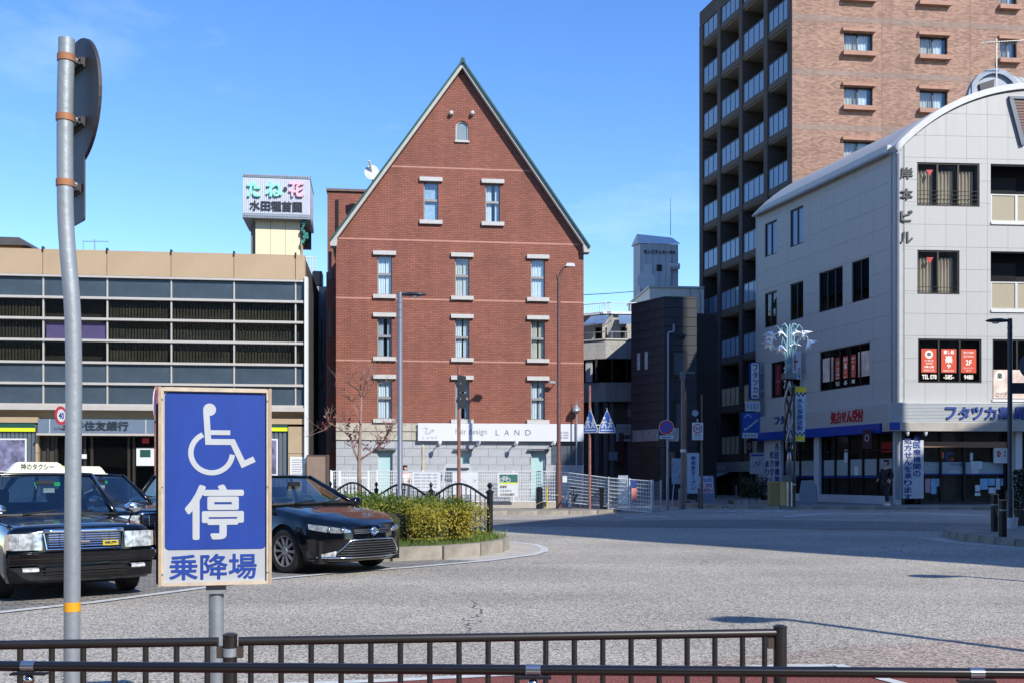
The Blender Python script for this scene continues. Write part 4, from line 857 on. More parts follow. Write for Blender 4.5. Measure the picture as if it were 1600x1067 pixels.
rc = [(*[qf.uz(x, 300)[0] for x in (1548, 1668)], zq(b_, 1548), zq(a_, 1548)) for a_, b_ in ((256.5, 350), (393, 487))]
pw = (*[qf.uz(x, 550)[0] for x in (1551, 1668)], zq(624, 1551), zq(530, 1551))
holes = fw+rc+[pw]
lw_ = []
for x0, yt, yb, x1 in ((1195, 351, 403, 1213.6), (1234.8, 329.7, 387.5, 1255), (1195, 459.6, 513, 1213.6), (1234.8, 445, 501.6, 1255), (1279.7, 427.6, 489, 1316.7), (1331, 410.6, 474, 1358), (1205, 567, 622, 1250), (1281, 550, 611, 1359)):
    u0, z1 = ql.uz(x0, yt); z0 = ql.uz(x0, yb)[1]; lw_.append((u0, ql.uz(x1, yt)[0], z0, z1))
mb = MB(qf.tf); wall_holes(mb, 0, QW, zf, eave, .03, .3, holes)
n = 24
for k in range(n): a, b = QW*k/n, QW*(k+1)/n; mb.prism([(a, eave), (b, eave), (b, max(eave+.001, arc(b)-.08)), (a, max(eave+.001, arc(a)-.08))], .03, .3)
mb.build('front_wall', JNT, wb)
mb = MB(ql.tf); wall_holes(mb, QL, -.3, zf, eave, .03, .3, lw_); mb.build('side_wall', JNT, wb)
MB(qf.tf).box(.3, QW-.3, 1.0, 1.1, 0, eave).build('inner_wall', DARK, wb); MB(ql.tf).box(QL+.3, -1.2, .8, .9, 0, eave).build('inner_wall', DARK, wb)
MB(qf.tf).box(QW-.3, QW, .3, 9, 0, eave).build('far_side_wall', JNT, wb)
bk = ql.tf(QL, 0, 0); MB().slab([bk[:2], (bk[0]+12, bk[1]+1), (bk[0]+12, bk[1]+1.3), (bk[0], bk[1]+.3)], 0, eave).build('rear_wall', JNT, wb)
def clip_cells(fr, u0, u1, z0, z1, cw, chh, holes, name, mat, top=None, d=(-.0, .03), uoff=0):
    z = z0
    while z < z1-.02:
        zn = min(z+chh, z1); x = u0-uoff
        while x < u1-.02:
            xn = min(x+cw, u1); cells = [(max(x, u0)+.0045, xn-.0045, z+.0045, zn-.0045)]
            for h in holes:
                nxt = []
                for c in cells:
                    if h[1] <= c[0] or h[0] >= c[1] or h[3] <= c[2] or h[2] >= c[3]: nxt.append(c); continue
                    a0, a1 = max(c[0], h[0]), min(c[1], h[1])
                    if h[3] < c[3]: nxt.append((c[0], c[1], h[3]+.004, c[3]))
                    if h[2] > c[2]: nxt.append((c[0], c[1], c[2], h[2]-.004))
                    lz, hz_ = max(c[2], h[2]), min(c[3], h[3])
                    if h[0] > c[0]: nxt.append((c[0], h[0]-.004, lz, hz_))
                    if h[1] < c[1]: nxt.append((h[1]+.004, c[1], lz, hz_))
                cells = nxt
            for c in cells:
                if c[1]-c[0] < .03 or c[3]-c[2] < .03: continue
                if top and min(top(c[0]), top(c[1])) < c[3]+.02:
                    m_ = 4; P = [(c[0], c[2]), (c[1], c[2])]+[(c[1]-(c[1]-c[0])*q/m_, max(c[2], min(c[3], top(c[1]-(c[1]-c[0])*q/m_)-.03))) for q in range(m_+1)]
                    if max(p[1] for p in P) > c[2]+.05: MB(fr.tf).prism(P, d[0], d[1]-.001).build(name, mat, wb)
                else: piece(name, mat, wb, c[0], c[1], d[0], d[1]-.001, c[2], c[3], fr.a, fr.tf)
            x = xn
        z = zn
cwid = .885
clip_cells(qf, .35, 6.3, zf, eave+rise, cwid, .915, holes, 'wall_panel', PAN, top=lambda u: arc(u)-.1)
clip_cells(ql, QL+.01, -.32, zf, eave-.35, .95, .915, lw_, 'side_panel', PAN)
MB(ql.tf).box(QL+.01, -.32, 0, .029, eave-.345, eave).build('eave_panel', PAN, wb)
MB(qf.tf).box(6.31, QW, .0, .029, zf, zf+.001)
mb = MB(); cx, cy = qf.tf(.15, .2, 0)[:2]; mb.lathe([(.19, zf-.02), (.19, eave-.05)], 24, (cx, cy, 0)); mb.build('rounded_corner', PAN, wb, smooth=True, angle=40)
# vaulted roof with its pale verge
dv = (-.29, .957); AXL = 11.2
ROOFM = M('white_roof_band', '#bcbcb9', .5, var=.06); ROOFT = M('roof_sheet', '#a9adb0', .5, .2, .08)
def vault(rout, rin, y0, y1, name, mat, ext=0.0):
    us = [-ext+(QW+2*ext)*k/28 for k in range(29)]; mb = MB()
    def pt(u, r_, y):
        a = (u-mid)/(mid+ext)*math.asin((mid+.0)/Rr)*1.0; rr = Rr+r_
        x = mid+math.sin(a)*rr; z = eave+rise-Rr+math.cos(a)*rr
        p = qf.tf(x, 0, z); return (p[0]+dv[0]*y+(.074*0), p[1]+dv[1]*y, p[2])
    for k in range(28):
        a, b = us[k], us[k+1]
        q = [pt(a, rin, y0), pt(b, rin, y0), pt(b, rout, y0), pt(a, rout, y0)]; w = [pt(a, rin, y1), pt(b, rin, y1), pt(b, rout, y1), pt(a, rout, y1)]
        mb.poly(q); mb.poly(w[::-1]); mb.poly([q[3], q[2], w[2], w[3]]); mb.poly([q[1], q[0], w[0], w[1]])
        if k == 0: mb.poly([q[0], q[3], w[3], w[0]])
        if k == 27: mb.poly([q[2], q[1], w[1], w[2]])
    return mb.build(name, mat, wb, recalc=False)
vault(.20, -.05, -.10, .55, 'verge_band', ROOFM, .0); vault(.16, -.04, .556, AXL, 'roof', ROOFT, .0)
# eave along the side street, a little proud of the wall
mb = MB(ql.tf); mb.prism([(QL-.1, eave-.02), (-.35, eave-.02), (-.35, eave+.34), (QL+.7, eave+.30), (QL+.2, eave+.2)], -.16, .25); mb.build('eave_band', ROOFM, wb)
mb = MB(ql.tf); mb.tube([(QL-.05, -.22, eave-.02), (-.35, -.22, eave-.02)], .07, 8); mb.build('gutter', M('gutter_grey', '#8a8f94', .5), wb)
mb = MB(qf.tf); mb.tube([(-.28, -.05, eave-.1), (-.1, -.1, eave-.1), (-.04, -.14, eave-.2), (-.04, -.14, .2)], .05, 8); mb.tube([(.1, -.06, eave-.1), (.1, -.06, .2)], .025, 6); mb.build('downpipe', M('gutter_grey', '#8a8f94'), wb)
# small vaulted penthouse
pf = Frame(1510, 48, R(4.2), GZ2, rel=qf.loc())
pz = pf.uz(1520, 141)[1]; pr = pf.uz(1555, 107)[1]-pz; prad = (pf.uz(1615, 120)[0]-pf.uz(1510, 120)[0])/2*.84
PB = M('penthouse_blue', '#7e8791', .5, .2, .05); cu = pf.uz(1556, 120)[0]
A = [(cu+prad*math.cos(R(t)), pz-.6+(pr+.6)*math.sin(R(t))) for t in range(0, 181, 10)]
Ai = [(cu+prad*.86*math.cos(R(t)), pz-.6+(pr+.6)*.86*math.sin(R(t))) for t in range(0, 181, 10)]
MB(pf.tf).prism(A, .15, .3).build('penthouse_face', PB, wb)
mb = MB(pf.tf)
for k in range(18): mb.prism([A[k], A[k+1], Ai[k+1], Ai[k]], 0, .15)
mb.build('penthouse_rim', M('penthouse_rim', '#6c7885', .5, .3), wb)
mb = MB(pf.tf)
for k in range(18): a, b = A[k], A[k+1]; mb.poly([(a[0], .3, a[1]), (b[0], .3, b[1]), (b[0]+5.5, 2.5, b[1]), (a[0]+5.5, 2.5, a[1])])
mb.build('penthouse_roof', M('penthouse_sheet', '#a8a9a5', .45, .2, .06), wb, smooth=True)
for q in range(1, 7):
    mb = MB(pf.tf)
    mb.tube([(A[k][0]+.85*q, .3+.36*q, A[k][1]+.03) for k in range(0, 19)], .03, 5); mb.build('roof_seam', M('seam_grey', '#8d8e8a', .5), wb)
a, z = pf.uz(1531, 131); MB(pf.tf).prism([(a, z), (a+.75, z+.25), (a+.68, z-.6), (a+.12, z-.6)], .05, .14).build('penthouse_vent', BLACK, wb)
mb = MB(pf.tf); u, z = pf.uz(1557, 138, -1.0); z2 = pf.uz(1557, 68, -1.0)[1]; mb.tube([(u, -1, z-1.2), (u, -1, z2+.2)], .035, 6)
mb.tube([(u-.75, -1, z2), (u+1.4, -1.1, z2+.15)], .02, 5)
for k in range(18): x = u-.7+.12*k; mb.tube([(x, -1.18, z2+.005*k), (x, -.82, z2+.005*k)], .012, 4)
for s_ in (-.25, .25): mb.tube([(u-.75, -1, z2+s_), (u-.45, -1, z2+s_*.4)], .015, 4); mb.tube([(u-.75, -1.2, z2+s_), (u-.75, -.8, z2+s_)], .012, 4)
mb.build('aerial', M('aerial_pale', '#b9b5ae', .5, .3), wb)
# louvred wedge on the gable
P = [qf.uz(x, y) for x, y in ((1578, 156), (1605, 157), (1605, 214), (1597, 228))]
mb = MB(qf.tf)
LV = M('louvre_brown', '#6c5147', .6, var=.1); l0, l1 = P[0], P[3]
fr_ = MB(qf.tf).stroke([P[0], P[3]], .18, -.12, -.002); fr_.prism([(P[0][0]-.06, P[0][1]), (P[0][0]+3, P[0][1]-.02), (P[0][0]+3, P[0][1]+.10), (P[0][0]-.1, P[0][1]+.10)], -.12, -.002); gl = fr_.build('gable_louvre', M('louvre_frame', '#59616c', .5, .2), wb)
for k in range(14):
    z = P[0][1]-.06-k*.115; t = (P[0][1]-z)/(P[0][1]-P[3][1]); x0 = P[0][0]+(P[3][0]-P[0][0])*t+.1
    piece('slat', LV, gl, x0, P[0][0]+2.6, -.07, -.004, z-.09, z, qf.a, qf.tf)
# front windows
def sash(fr, h, n, name='window', mat=FRAME_DK, glass=GLASS, d=.1, t=.06, off=None, xm=0):
    a, b, z0, z1 = h; w = MB(fr.tf)
    w.box(a, a+t, d-.06, d+.06, z0, z1); w.box(b-t, b, d-.06, d+.06, z0, z1); w.box(a+t, b-t, d-.06, d+.06, z1-t, z1); w.box(a+t, b-t, d-.06, d+.06, z0, z0+t)
    for k in range(1, n): x = a+(b-a)*k/n; w.box(x-t*.6, x+t*.6, d-.05, d+.05, z0+t, z1-t)
    w = w.build(name, mat, wb)
    for k in range(n): MB(fr.tf).box(a+(b-a)*k/n+t*.6, a+(b-a)*(k+1)/n-t*.6, d-.004, d+.004, z0+t, z1-t).build('pane', glass, w)
    return w
for hi, (h, n, cover) in enumerate(((fw[0], 3, (.0, .62, .93)), (fw[1], 2, (.0, .93)))):
    w = sash(qf, h, n); a, b, z0, z1 = h; mb = MB(qf.tf)
    for k in range(n): drape(mb, a+(b-a)*(k+.08)/n, a+(b-a)*(k+.9)/n, z0+.02, z1-.25, .32, 5, .045)
    mb.build('curtain', BEIGE_CURTAIN, w, smooth=True)
    for q in range(4 if hi == 0 else 2): mb = MB(qf.tf).tube([(a+.05, .02, z0+.12+q*.17), (b-.05, .02, z0+.12+q*.17)], .014, 5); mb.build('guard_bar', FRAME_DK, w)
    u = a+.42; zt_ = z1-.28; MB(qf.tf).prism([(u, zt_), (u+.3, zt_), (u+.15, zt_-.26)], .085, .094).build('red_triangle', RED, w)
w = sash(qf, fw[2], 3, glass=GLASS_DK); a, b, z0, z1 = fw[2]
ORG = M('orange_poster', '#c5472c', .45, var=.06); CRM = M('cream_print', '#efe6d8', .5, var=.03)
def poster_set(fr, a, b, z0, z1, d, par):
    zt_, zm = z0+(z1-z0)*.80, z0+(z1-z0)*.22
    cols_ = [(a+(b-a)*k/3+.1, a+(b-a)*(k+1)/3-.1) for k in range(3)]
    for k, (p0, p1) in enumerate(cols_):
        bd = MB(fr.tf).box(p0, p1, d-.004, d, zm, zt_).build('poster', ORG, par); cw_ = p1-p0; hh = zt_-zm
        if k == 0:
            MB(fr.tf).prism(circ((p0+p1)/2, zm+hh*.76, cw_*.26, 18), d-.007, d-.0045).build('print', CRM, par); text(par, '楽', (p0+p1)/2-cw_*.17, (p0+p1)/2+cw_*.17, zm+hh*.68, zm+hh*.86, d-.0075, INK, .02, .003, xf=fr.tf)
            text(par, '大久保駅前店', p0+cw_*.2, p1-cw_*.2, zm+hh*.46, zm+hh*.54, d-.005, CRM, .01, .003, xf=fr.tf); text(par, '営業時間', p0+cw_*.28, p1-cw_*.28, zm+hh*.34, zm+hh*.42, d-.005, CRM, .01, .003, xf=fr.tf); text(par, '10時-22時', p0+cw_*.18, p1-cw_*.18, zm+hh*.18, zm+hh*.29, d-.005, CRM, .02, .003, xf=fr.tf); text(par, '最終受付21時', p0+cw_*.15, p1-cw_*.15, zm+hh*.05, zm+hh*.13, d-.005, CRM, .01, .003, xf=fr.tf)
        if k == 1:
            text(par, '癒し処', p0+cw_*.15, p1-cw_*.15, zm+hh*.78, zm+hh*.95, d-.005, CRM, .03, .003, xf=fr.tf); text(par, '楽', p0+cw_*.26, p1-cw_*.26, zm+hh*.40, zm+hh*.72, d-.005, CRM, .04, .003, xf=fr.tf); text(par, 'や', p0+cw_*.36, p1-cw_*.36, zm+hh*.18, zm+hh*.36, d-.005, CRM, .04, .003, xf=fr.tf); text(par, 'RAKUYA', p0+cw_*.15, p1-cw_*.15, zm+hh*.04, zm+hh*.12, d-.005, CRM, .01, .003, xf=fr.tf)
        if k == 2:
            text(par, '電話予約優先', p0+cw_*.15, p1-cw_*.15, zm+hh*.80, zm+hh*.90, d-.005, CRM, .01, .003, xf=fr.tf); text(par, '当日予約OK', p0+cw_*.15, p1-cw_*.15, zm+hh*.64, zm+hh*.74, d-.005, CRM, .01, .003, xf=fr.tf); text(par, '2F', p0+cw_*.3, p1-cw_*.3, zm+hh*.32, zm+hh*.54, d-.005, CRM, .02, .003, xf=fr.tf); text(par, 'エレベーター', p0+cw_*.15, p1-cw_*.15, zm+hh*.16, zm+hh*.25, d-.005, CRM, .01, .003, xf=fr.tf); text(par, 'あり', p0+cw_*.36, p1-cw_*.36, zm+hh*.05, zm+hh*.13, d-.005, CRM, .01, .003, xf=fr.tf)
        t = ('TEL 078', '-585-', '9480')[k]; text(par, t, p0+cw_*(.04, .15, .2)[k], p1-cw_*(.0, .15, .2)[k], z0+(z1-z0)*.06, z0+(z1-z0)*.17, d-.002, CRM, .025, .003, xf=fr.tf)
poster_set(qf, a+.08, b-.08, z0+.06, z1-.06, .088, w); MB(qf.tf).box(a+.06, b-.06, .2, .24, z0, z1).build('backing', DARK, w)
# recessed terraces on the right with mesh parapets
MESHP = M('wired_glass_panel', '#a49a84', .3, 0, .15, 30)
for h in rc:
    a, b, z0, z1 = h; zp = z0+(z1-z0)*.48; par = MB(qf.tf); par.box(a, b, .0, .1, zp-.01, zp+.04); par.box(a, b, .0, .1, z0+.08, z0+.14)
    n = 3
    for k in range(n+1): x = a+(b-a)*k/n; par.box(max(a, x-.05), min(b, x+.05), .0, .1, z0+.14, zp-.01)
    t = par.build('terrace_parapet', FRAME_AL, wb)
    for k in range(n): MB(qf.tf).box(a+(b-a)*k/n+.05, a+(b-a)*(k+1)/n-.05, .03, .05, z0+.14, zp-.01).build('panel', MESHP, t)
    MB(qf.tf).box(a, b, .95, 1.0, z0, z1).build('terrace_back', DARK, t); MB(qf.tf).box(a, b, .1, 1.0, z0-.02, z0+.07).build('terrace_floor', WHITE, t); MB(qf.tf).box(a, b, -.05, .1, z0-.03, z0+.07).build('terrace_sill', WHITE, t)
    MB(qf.tf).box(a, a+.05, .1, .95, z0, z1).build('terrace_cheek', FRAME_DK, t); MB(qf.tf).box(a+.5, a+1.6, .9, .94, zp, z1-.3).build('terrace_window', M('patio_dark', '#1f2022', .2), t)
a, b, z0, z1 = pw; w = sash(qf, pw, 3, glass=GLASS_DK); MB(qf.tf).box(a, b, .3, .34, z0, z1).build('backing', DARK, w)
FACE = M('beauty_poster', '#cdb7aa', .5, var=.35, scale=2.2)
p = MB(qf.tf).box(a+.03, a+1.9, .04, .06, z0+.04, z0+(z1-z0)*.5).build('poster', FACE, w); MB(qf.tf).prism(circ(a+.32, z0+(z1-z0)*.4, .22, 18), .03, .039).build('print', CRM, w); text(w, '楽', a+.2, a+.44, z0+(z1-z0)*.35, z0+(z1-z0)*.45, .029, INK, .02, .004, xf=qf.tf); text(w, 'ロデヴィ', a+.15, a+.75, z0+.12, z0+.32, .039, INK, .0, .004, xf=qf.tf, skew=.2)
MB(qf.tf).box(a-.03, b, -.05, .03, z0-.08, z0+.02).build('sill', WHITE, w)
# building name in raised dark letters, one under another
NB = M('dark_raised_letters', '#33363a', .5, var=.05)
for ch, yc in (('岸', 270.5), ('本', 303.5), ('ビ', 337.5), ('ル', 371)):
    t = qf.rect(1407.5, 1427, yc-9, yc+9, -.06); o = text(wb, ch, *t, -.002, NB, .025, .04, xf=qf.tf, name='raised_letter')
# side windows
for i, h in enumerate(lw_):
    n = (2, 2, 2, 2, 3, 2, 3, 5)[i]; w = sash(ql, h, n, glass=GLASS_DK if i not in (0, 1) else GLASS_BLUE); a, b, z0, z1 = h
    MB(ql.tf).box(a, b, .3, .33, z0, z1).build('backing', DARK, w)
    if i in (4, 5):
        for q in range(3): MB(ql.tf).box(b-(b-a)*.62, b-(b-a)*.05, .22, .26, z0+.15+q*.5, z0+.4+q*.5).build('shelf_goods', M('shelf_goods', '#6d4536', .7, var=.5, scale=6), w)
    if i in (2, 3, 4, 5): MB(ql.tf).box(a+.05, a+(b-a)/n*.95, .16, .18, z0+.05, z1-.05).build('blind', M('grey_blind', '#5a5d60', .8), w)
    if i == 7:
        poster_set(ql, a+(b-a)*.27, b-(b-a)*.27, z0+.05, z1-.05, .088, w)
        for p0, p1 in ((.03, .25), (.75, .98)): MB(ql.tf).box(a+(b-a)*p0, a+(b-a)*p1, .084, .088, z0+(z1-z0)*.22, z0+(z1-z0)*.82).build('poster', FACE, w)
    if i == 6:
        MB(ql.tf).box(a+.25, a+.75, .084, .088, z0+.1, z1-.1).build('poster', M('dark_red_print', '#5b2528', .5), w); text(w, 'おホ', a+1.0, a+1.5, z0+.3, z1-.15, .086, CRM, .02, .003, xf=ql.tf, vertical=True)
        mb = MB(ql.tf); mb.box(a+.3, a+.7, .078, .083, z0+(z1-z0)*.42, z0+(z1-z0)*.5); mb.box(a+.46, a+.54, .078, .083, z0+.2, z1-.25); mb.build('print', M('cross_red', '#b5424b', .5), w)
# striped shop fascia with raised names
STRP = M('fascia_white', '#aeb2b2', .5, var=.04)
z1, z0 = zf-.003, zq(660); rows_ = 14
for fr, a, b in ((qf, -.35, QW), (ql, QL+.01, -.002)):
    mb = MB(fr.tf); mb.box(a, b, -.32, .3, z0, z1); h = (z1-z0)/rows_
    for k in range(rows_): mb.box(a, b, -.36, -.321, z0+k*h, z0+k*h+h*.72)
    mb.build('fascia', STRP, wb)
MB(qf.tf).box(-.45, QW, -.45, .3, zq(673.5), z0-.004).build('canopy_edge', CONC, wb)
BLUEB = M('blue_band', '#1b3f94', .4, var=.05)
MB(ql.tf).box(QL, -.46, -.46, .3, zq(675), z0-.004).build('canopy_edge', BLUEB, wb); MB(qf.tf).box(-.48, -.05, -.47, -.452, zq(672), z0-.006).build('canopy_corner', BLUEB, wb)
for x in (1541,): u = qf.uz(x, 645)[0]; MB(qf.tf).box(u-.015, u+.015, -.366, -.361, z0, z1).build('joint', JNT, wb)
for s_, x0, x1 in (('フ', 1476, 1493), ('タ', 1497, 1514), ('ツ', 1517, 1535), ('カ', 1538, 1556), ('薬', 1559, 1580), ('局', 1583, 1604)):
    t = qf.rect(x0, x1, 635, 655, -.36); text(wb, s_, *t, -.362, NAVY, .035, .05, xf=qf.tf, name='raised_letter', skew=.05)
t = ql.rect(1299, 1349, 643, 662, -.36); text(wb, '処方せん受付', *t, -.362, RED, .02, .04, xf=ql.tf, name='lettering')
t = ql.rect(1211, 1228, 650, 663, -.36); text(wb, 'フタ', *t, -.362, NAVY, .03, .04, xf=ql.tf, name='lettering')
# ground floor front
zg = zq(674)
PIL = M('pillar_white', '#b9bcc0', .5, var=.04)
sgp = MB(qf.tf).box(qf.uz(1409, 700)[0], qf.uz(1441, 700)[0], -.12, .25, .25, zg-.35).build('pillar_sign', PIL, wb)
t0, t1 = qf.uz(1410, 700, -.12)[0], qf.uz(1441, 700, -.12)[0]; tw_ = t1-t0
text(sgp, '各医療機関の', t0+tw_*.54, t1-tw_*.08, zq(745), zq(678), -.122, NAVY, .022, .006, xf=qf.tf, vertical=True)
text(sgp, '処方せんを承ります', t0+tw_*.08, t0+tw_*.48, zq(781), zq(683), -.122, NAVY, .022, .006, xf=qf.tf, vertical=True)
for x in (1412, 1440): u, z = qf.uz(x, 678); MB(qf.tf).lathe([(.03, -.08), (.07, .0), (.08, .1)], 8, (u, -.35, z)).build('spotlight', WHITE, wb)
ga, gb = qf.uz(1443, 700)[0], qf.uz(1577, 700)[0]
GLASS_SHOP = glassmat('shop_pane', (.5, .52, .5), base=.04)
MB(qf.tf).box(ga, gb, .40, .412, .1, zg).build('shop_glass', GLASS_SHOP, wb); MB(qf.tf).box(ga, gb, .8, .95, .0, zg).build('shop_interior', M('shop_inside', '#75695c', .8, var=.4, scale=1.5), wb)
MB(qf.tf).box(ga, gb, .2, .39, zq(698, 1450), zq(689, 1450)).build('door_header', M('copper_header', '#93705d', .4, .3, .1), wb)
for x in (1443, 1476, 1513, 1577): u = qf.uz(x, 740)[0]; MB(qf.tf).box(u-.04, u+.04, .3, .395, .1, zg).build('door_frame', BLACK, wb)
zf1, zf0 = zq(721, 1450), zq(741, 1450); MB(qf.tf).box(ga, gb, .385, .398, zf0+.05, zf1).build('frosted_band', M('frosted_band', '#94a2a6', .4, 0, .05), wb); MB(qf.tf).box(ga, gb, .36, .40, zf0, zf0+.045).build('blue_rail', BLUEB, wb)
MB(qf.tf).box(ga, gb, .2, .5, 0, .1).build('threshold', M('threshold_dark', '#2c2a28', .6), wb)
text(wb, 'フタツカ薬局', *qf.rect(1484, 1508, 722.5, 728, .38), .383, NAVY, .02, .003, xf=qf.tf); text(wb, '処方せん', *qf.rect(1484, 1506, 734, 739, .38), .383, WHITE, .02, .003, xf=qf.tf)
text(wb, '営業時間', *qf.rect(1452, 1468, 724, 728, .38), .383, WHITE, .0, .003, xf=qf.tf); text(wb, '平日 9:00-19:00', *qf.rect(1446, 1472, 730, 734, .38), .383, WHITE, .0, .003, xf=qf.tf)
SKYB = M('sky_blue_print', '#7fb3d6', .5, var=.2, scale=9); PALE = M('pale_print', '#c4cdd2', .5, var=.15, scale=12)
for x0, x1, y0, y1, m_ in ((1446, 1454, 747, 769, M('pink_print', '#b98f97', .5, var=.3, scale=14)), (1455, 1463.5, 747, 771, SKYB), (1464, 1472, 747, 759, PALE), (1524, 1531.5, 757, 767, PALE), (1523.5, 1532, 769, 774, PALE), (1532, 1543.5, 747, 764, SKYB), (1544.5, 1555, 747, 758, SKYB), (1545, 1556, 761, 770, PALE), (1556.5, 1563, 747, 764, PALE), (1564, 1568, 747, 758, SKYB), (1468, 1475, 706, 715.5, M('orange_print', '#d8602e')), (1516, 1520.5, 707, 719, PALE), (1517, 1535, 720, 732, PALE), (1518, 1530, 731, 739, WHITE)):
    a, b, z0, z1 = qf.rect(x0, x1, y0, y1, .36); MB(qf.tf).box(a, b, .372, .380, z0, z1).build('window_notice', m_, wb)
a, b, z0, z1 = qf.rect(1553, 1577, 699, 723, .2); lg = MB(qf.tf).prism(rrect(a, b, z0, z1, .06), .2, .25).build('logo_panel', WHITE, wb)
w_ = b-a; mb = MB(qf.tf); mb.stroke([(a+w_*.42, z0+w_*.72), (a+w_*.27, z0+w_*.72), (a+w_*.27, z0+w_*.45), (a+w_*.42, z0+w_*.45)], w_*.11, .192, .199); mb.box(a+w_*.36, a+w_*.48, .192, .199, z0+w_*.54, z0+w_*.64); mb.build('logo', RED, lg)
for q in range(2): MB(qf.tf).box(a+w_*.66, a+w_*.76, .192, .199, z0+w_*(.42+.22*q), z0+w_*(.52+.22*q)).build('logo', M('logo_grey', '#4d5257', .5), lg)
u, z = qf.uz(1491, 713); mb = MB(qf.tf); mb.stroke(circ(u, z, .17, 12, 40, 260), .07, .365, .37); mb.build('logo', NAVY, wb); MB(qf.tf).box(u, u+.17, .365, .37, z-.14, z-.05).build('logo', RED, wb)
MB(qf.tf).box(qf.uz(1586, 700)[0], qf.uz(1596, 700)[0], -.05, .3, 0, zg).build('pillar', PIL, wb); MB(qf.tf).box(qf.uz(1596, 700)[0], QW, .5, .55, 0, zg).build('dark_shopfront', DARK, wb)
MB(qf.tf).box(.0, qf.uz(1409, 700)[0]-.01, .0, .3, .0, zg).build('corner_pier', PIL, wb)
# ground floor along the side street
zs_ = lambda x, y: ql.uz(x, y)[1]
a, b = ql.uz(1195, 700)[0], ql.uz(1221, 700)[0]; sp_ = MB(ql.tf).box(a, b, -.05, .3, 0, zg).build('pillar_sign', PIL, wb); w_ = b-a
text(sp_, '各医療機関の', a+w_*.66, b-w_*.06, zg*.12, zg*.95, -.052, NAVY, .022, .006, xf=ql.tf, vertical=True); text(sp_, '処方せんを', a+w_*.36, a+w_*.62, zg*.12, zg*.82, -.052, NAVY, .022, .006, xf=ql.tf, vertical=True); text(sp_, '承ります', a+w_*.06, a+w_*.32, zg*.12, zg*.66, -.052, NAVY, .022, .006, xf=ql.tf, vertical=True)
for x0, x1, nn in ((1222, 1272, 2), (1281, 1392, 5)):
    a, b = ql.uz(x0, 720)[0], min(-.35, ql.uz(x1, 720)[0]); MB(ql.tf).box(a, b, .2, .212, .1, zg).build('shop_glass', GLASS_SHOP, wb); MB(ql.tf).box(a, b, .6, .7, 0, zg).build('shop_interior', M('shop_inside', '#75695c'), wb)
    for k in range(nn+1): x = a+(b-a)*k/nn; MB(ql.tf).box(x-.04, x+.04, .1, .199, .1, zg).build('frame', BLACK, wb)
    MB(ql.tf).box(a, b, .12, .16, 1.1, 1.16).build('blue_rail', BLUEB, wb); MB(ql.tf).box(a, b, .185, .195, 1.2, 1.9).build('frosted_band', M('frosted_band', '#94a2a6'), wb); MB(ql.tf).box(a, b, .12, .16, zg-.75, zg-.68).build('frame', BLACK, wb)
    MB(ql.tf).box(a, b, -.06, .19, .0, .34).build('plinth', PIL, wb)
MB(ql.tf).box(ql.uz(1272.5, 720)[0], ql.uz(1280.5, 720)[0], -.03, .3, 0, zg).build('pier', PIL, wb)
for x in (1190, 1261, 1377): 
    u, z = ql.uz(x, 690+ (5 if x < 1377 else -8)); MB(ql.tf).box(u-.3, u+.3, -.7, -.68, z-.5, z+.3).build('hanging_flag', M('flag_maroon', '#2f1a20', .7, var=.1), wb)
    MB(ql.tf).stroke(circ(u, z-.05, .13, 12), .05, -.71, -.702, True).build('flag_print', M('flag_print', '#9a8f92', .6), wb)
a, b, z0, z1 = ql.rect(1350, 1366, 700, 720, .1); 
for x0, x1, y0, y1, m_ in ((1314, 1320, 702, 722, PALE), (1372, 1388, 690, 706, RED), (1330, 1336, 728, 742, PALE), (1376, 1384, 748, 766, SKYB)):
    u0, z1 = ql.uz(x0, y0); u1 = ql.uz(x1, y0)[0]; z0 = ql.uz(x0, y1)[1]; MB(ql.tf).box(u0, u1, .165, .18, z0, z1).build('window_notice', m_, wb)
# projecting signs on the side street wall
def blade(name, label, fr, px, y0, y1, proj, mat, d=0.0):
    u, zt_ = fr.uz(px, y0, d); zb_ = fr.uz(px, y1, d)[1]
    o = thing(name, label, 'sign', Vector(fr.tf(u, d, zb_))+Vector(fr.rel), fr.a+math.pi/2*0)
    return o, zt_-zb_
s1, h = blade('projecting_sign', 'tall white projecting sign with blue rim and katakana on the apartment corner', ql, 1186, 566, 624, 1.0, None, -.3)
s1.rotation_euler = (0, 0, R(8)); bw_ = .5
MB().prism(rrect(-bw_, .0, 0, h, .1), -.1, .1).build('board', NAVY, s1); MB().prism(rrect(-bw_+.05, -.05, .05, h-.05, .08), -.115, -.1005).build('face', WHITE, s1)
text(s1, 'フタツカ', -bw_+.12, -.12, h*.17, h*.95, -.117, NAVY, .02, .004, vertical=True); text(s1, '薬局', -bw_+.12, -.12, h*.05, h*.13, -.117, NAVY, .02, .004)
[MB().box(-.01, .75, -.02, .02, h*q, h*(q+.05)).build('arm', STEEL, s1) for q in (.2, .7)]
s2, h = blade('projecting_sign', 'blue square projecting sign with slanted white word above the shop awning', ql, 1187, 644, 684, 1.0, None, -.3)
s2.rotation_euler = (0, 0, R(8)); bw_ = .95
MB().box(-bw_, 0, -.12, .12, 0, h).build('board', M('sign_blue_face', '#1e4a96', .4, var=.06), s2); MB().box(-bw_, 0, -.13, -.1205, .0, h*.2).build('face', WHITE, s2)
o = text(s2, 'Panasonic', -bw_*.46, bw_*.46, -.07, .07, -.122, WHITE, .02, .004); o.location = (-bw_*.52, 0, h*.52); o.rotation_euler = (0, R(-38), 0)
text(s2, '木下ライフ', -bw_+.08, -.08, .05, h*.16, -.131, NAVY, .03, .004); MB().stroke([(-bw_*.9, h*.80), (-bw_*.7, h*.93), (-bw_*.5, h*.80)], .05, -.127, -.1205).build('logo', SKYB, s2)
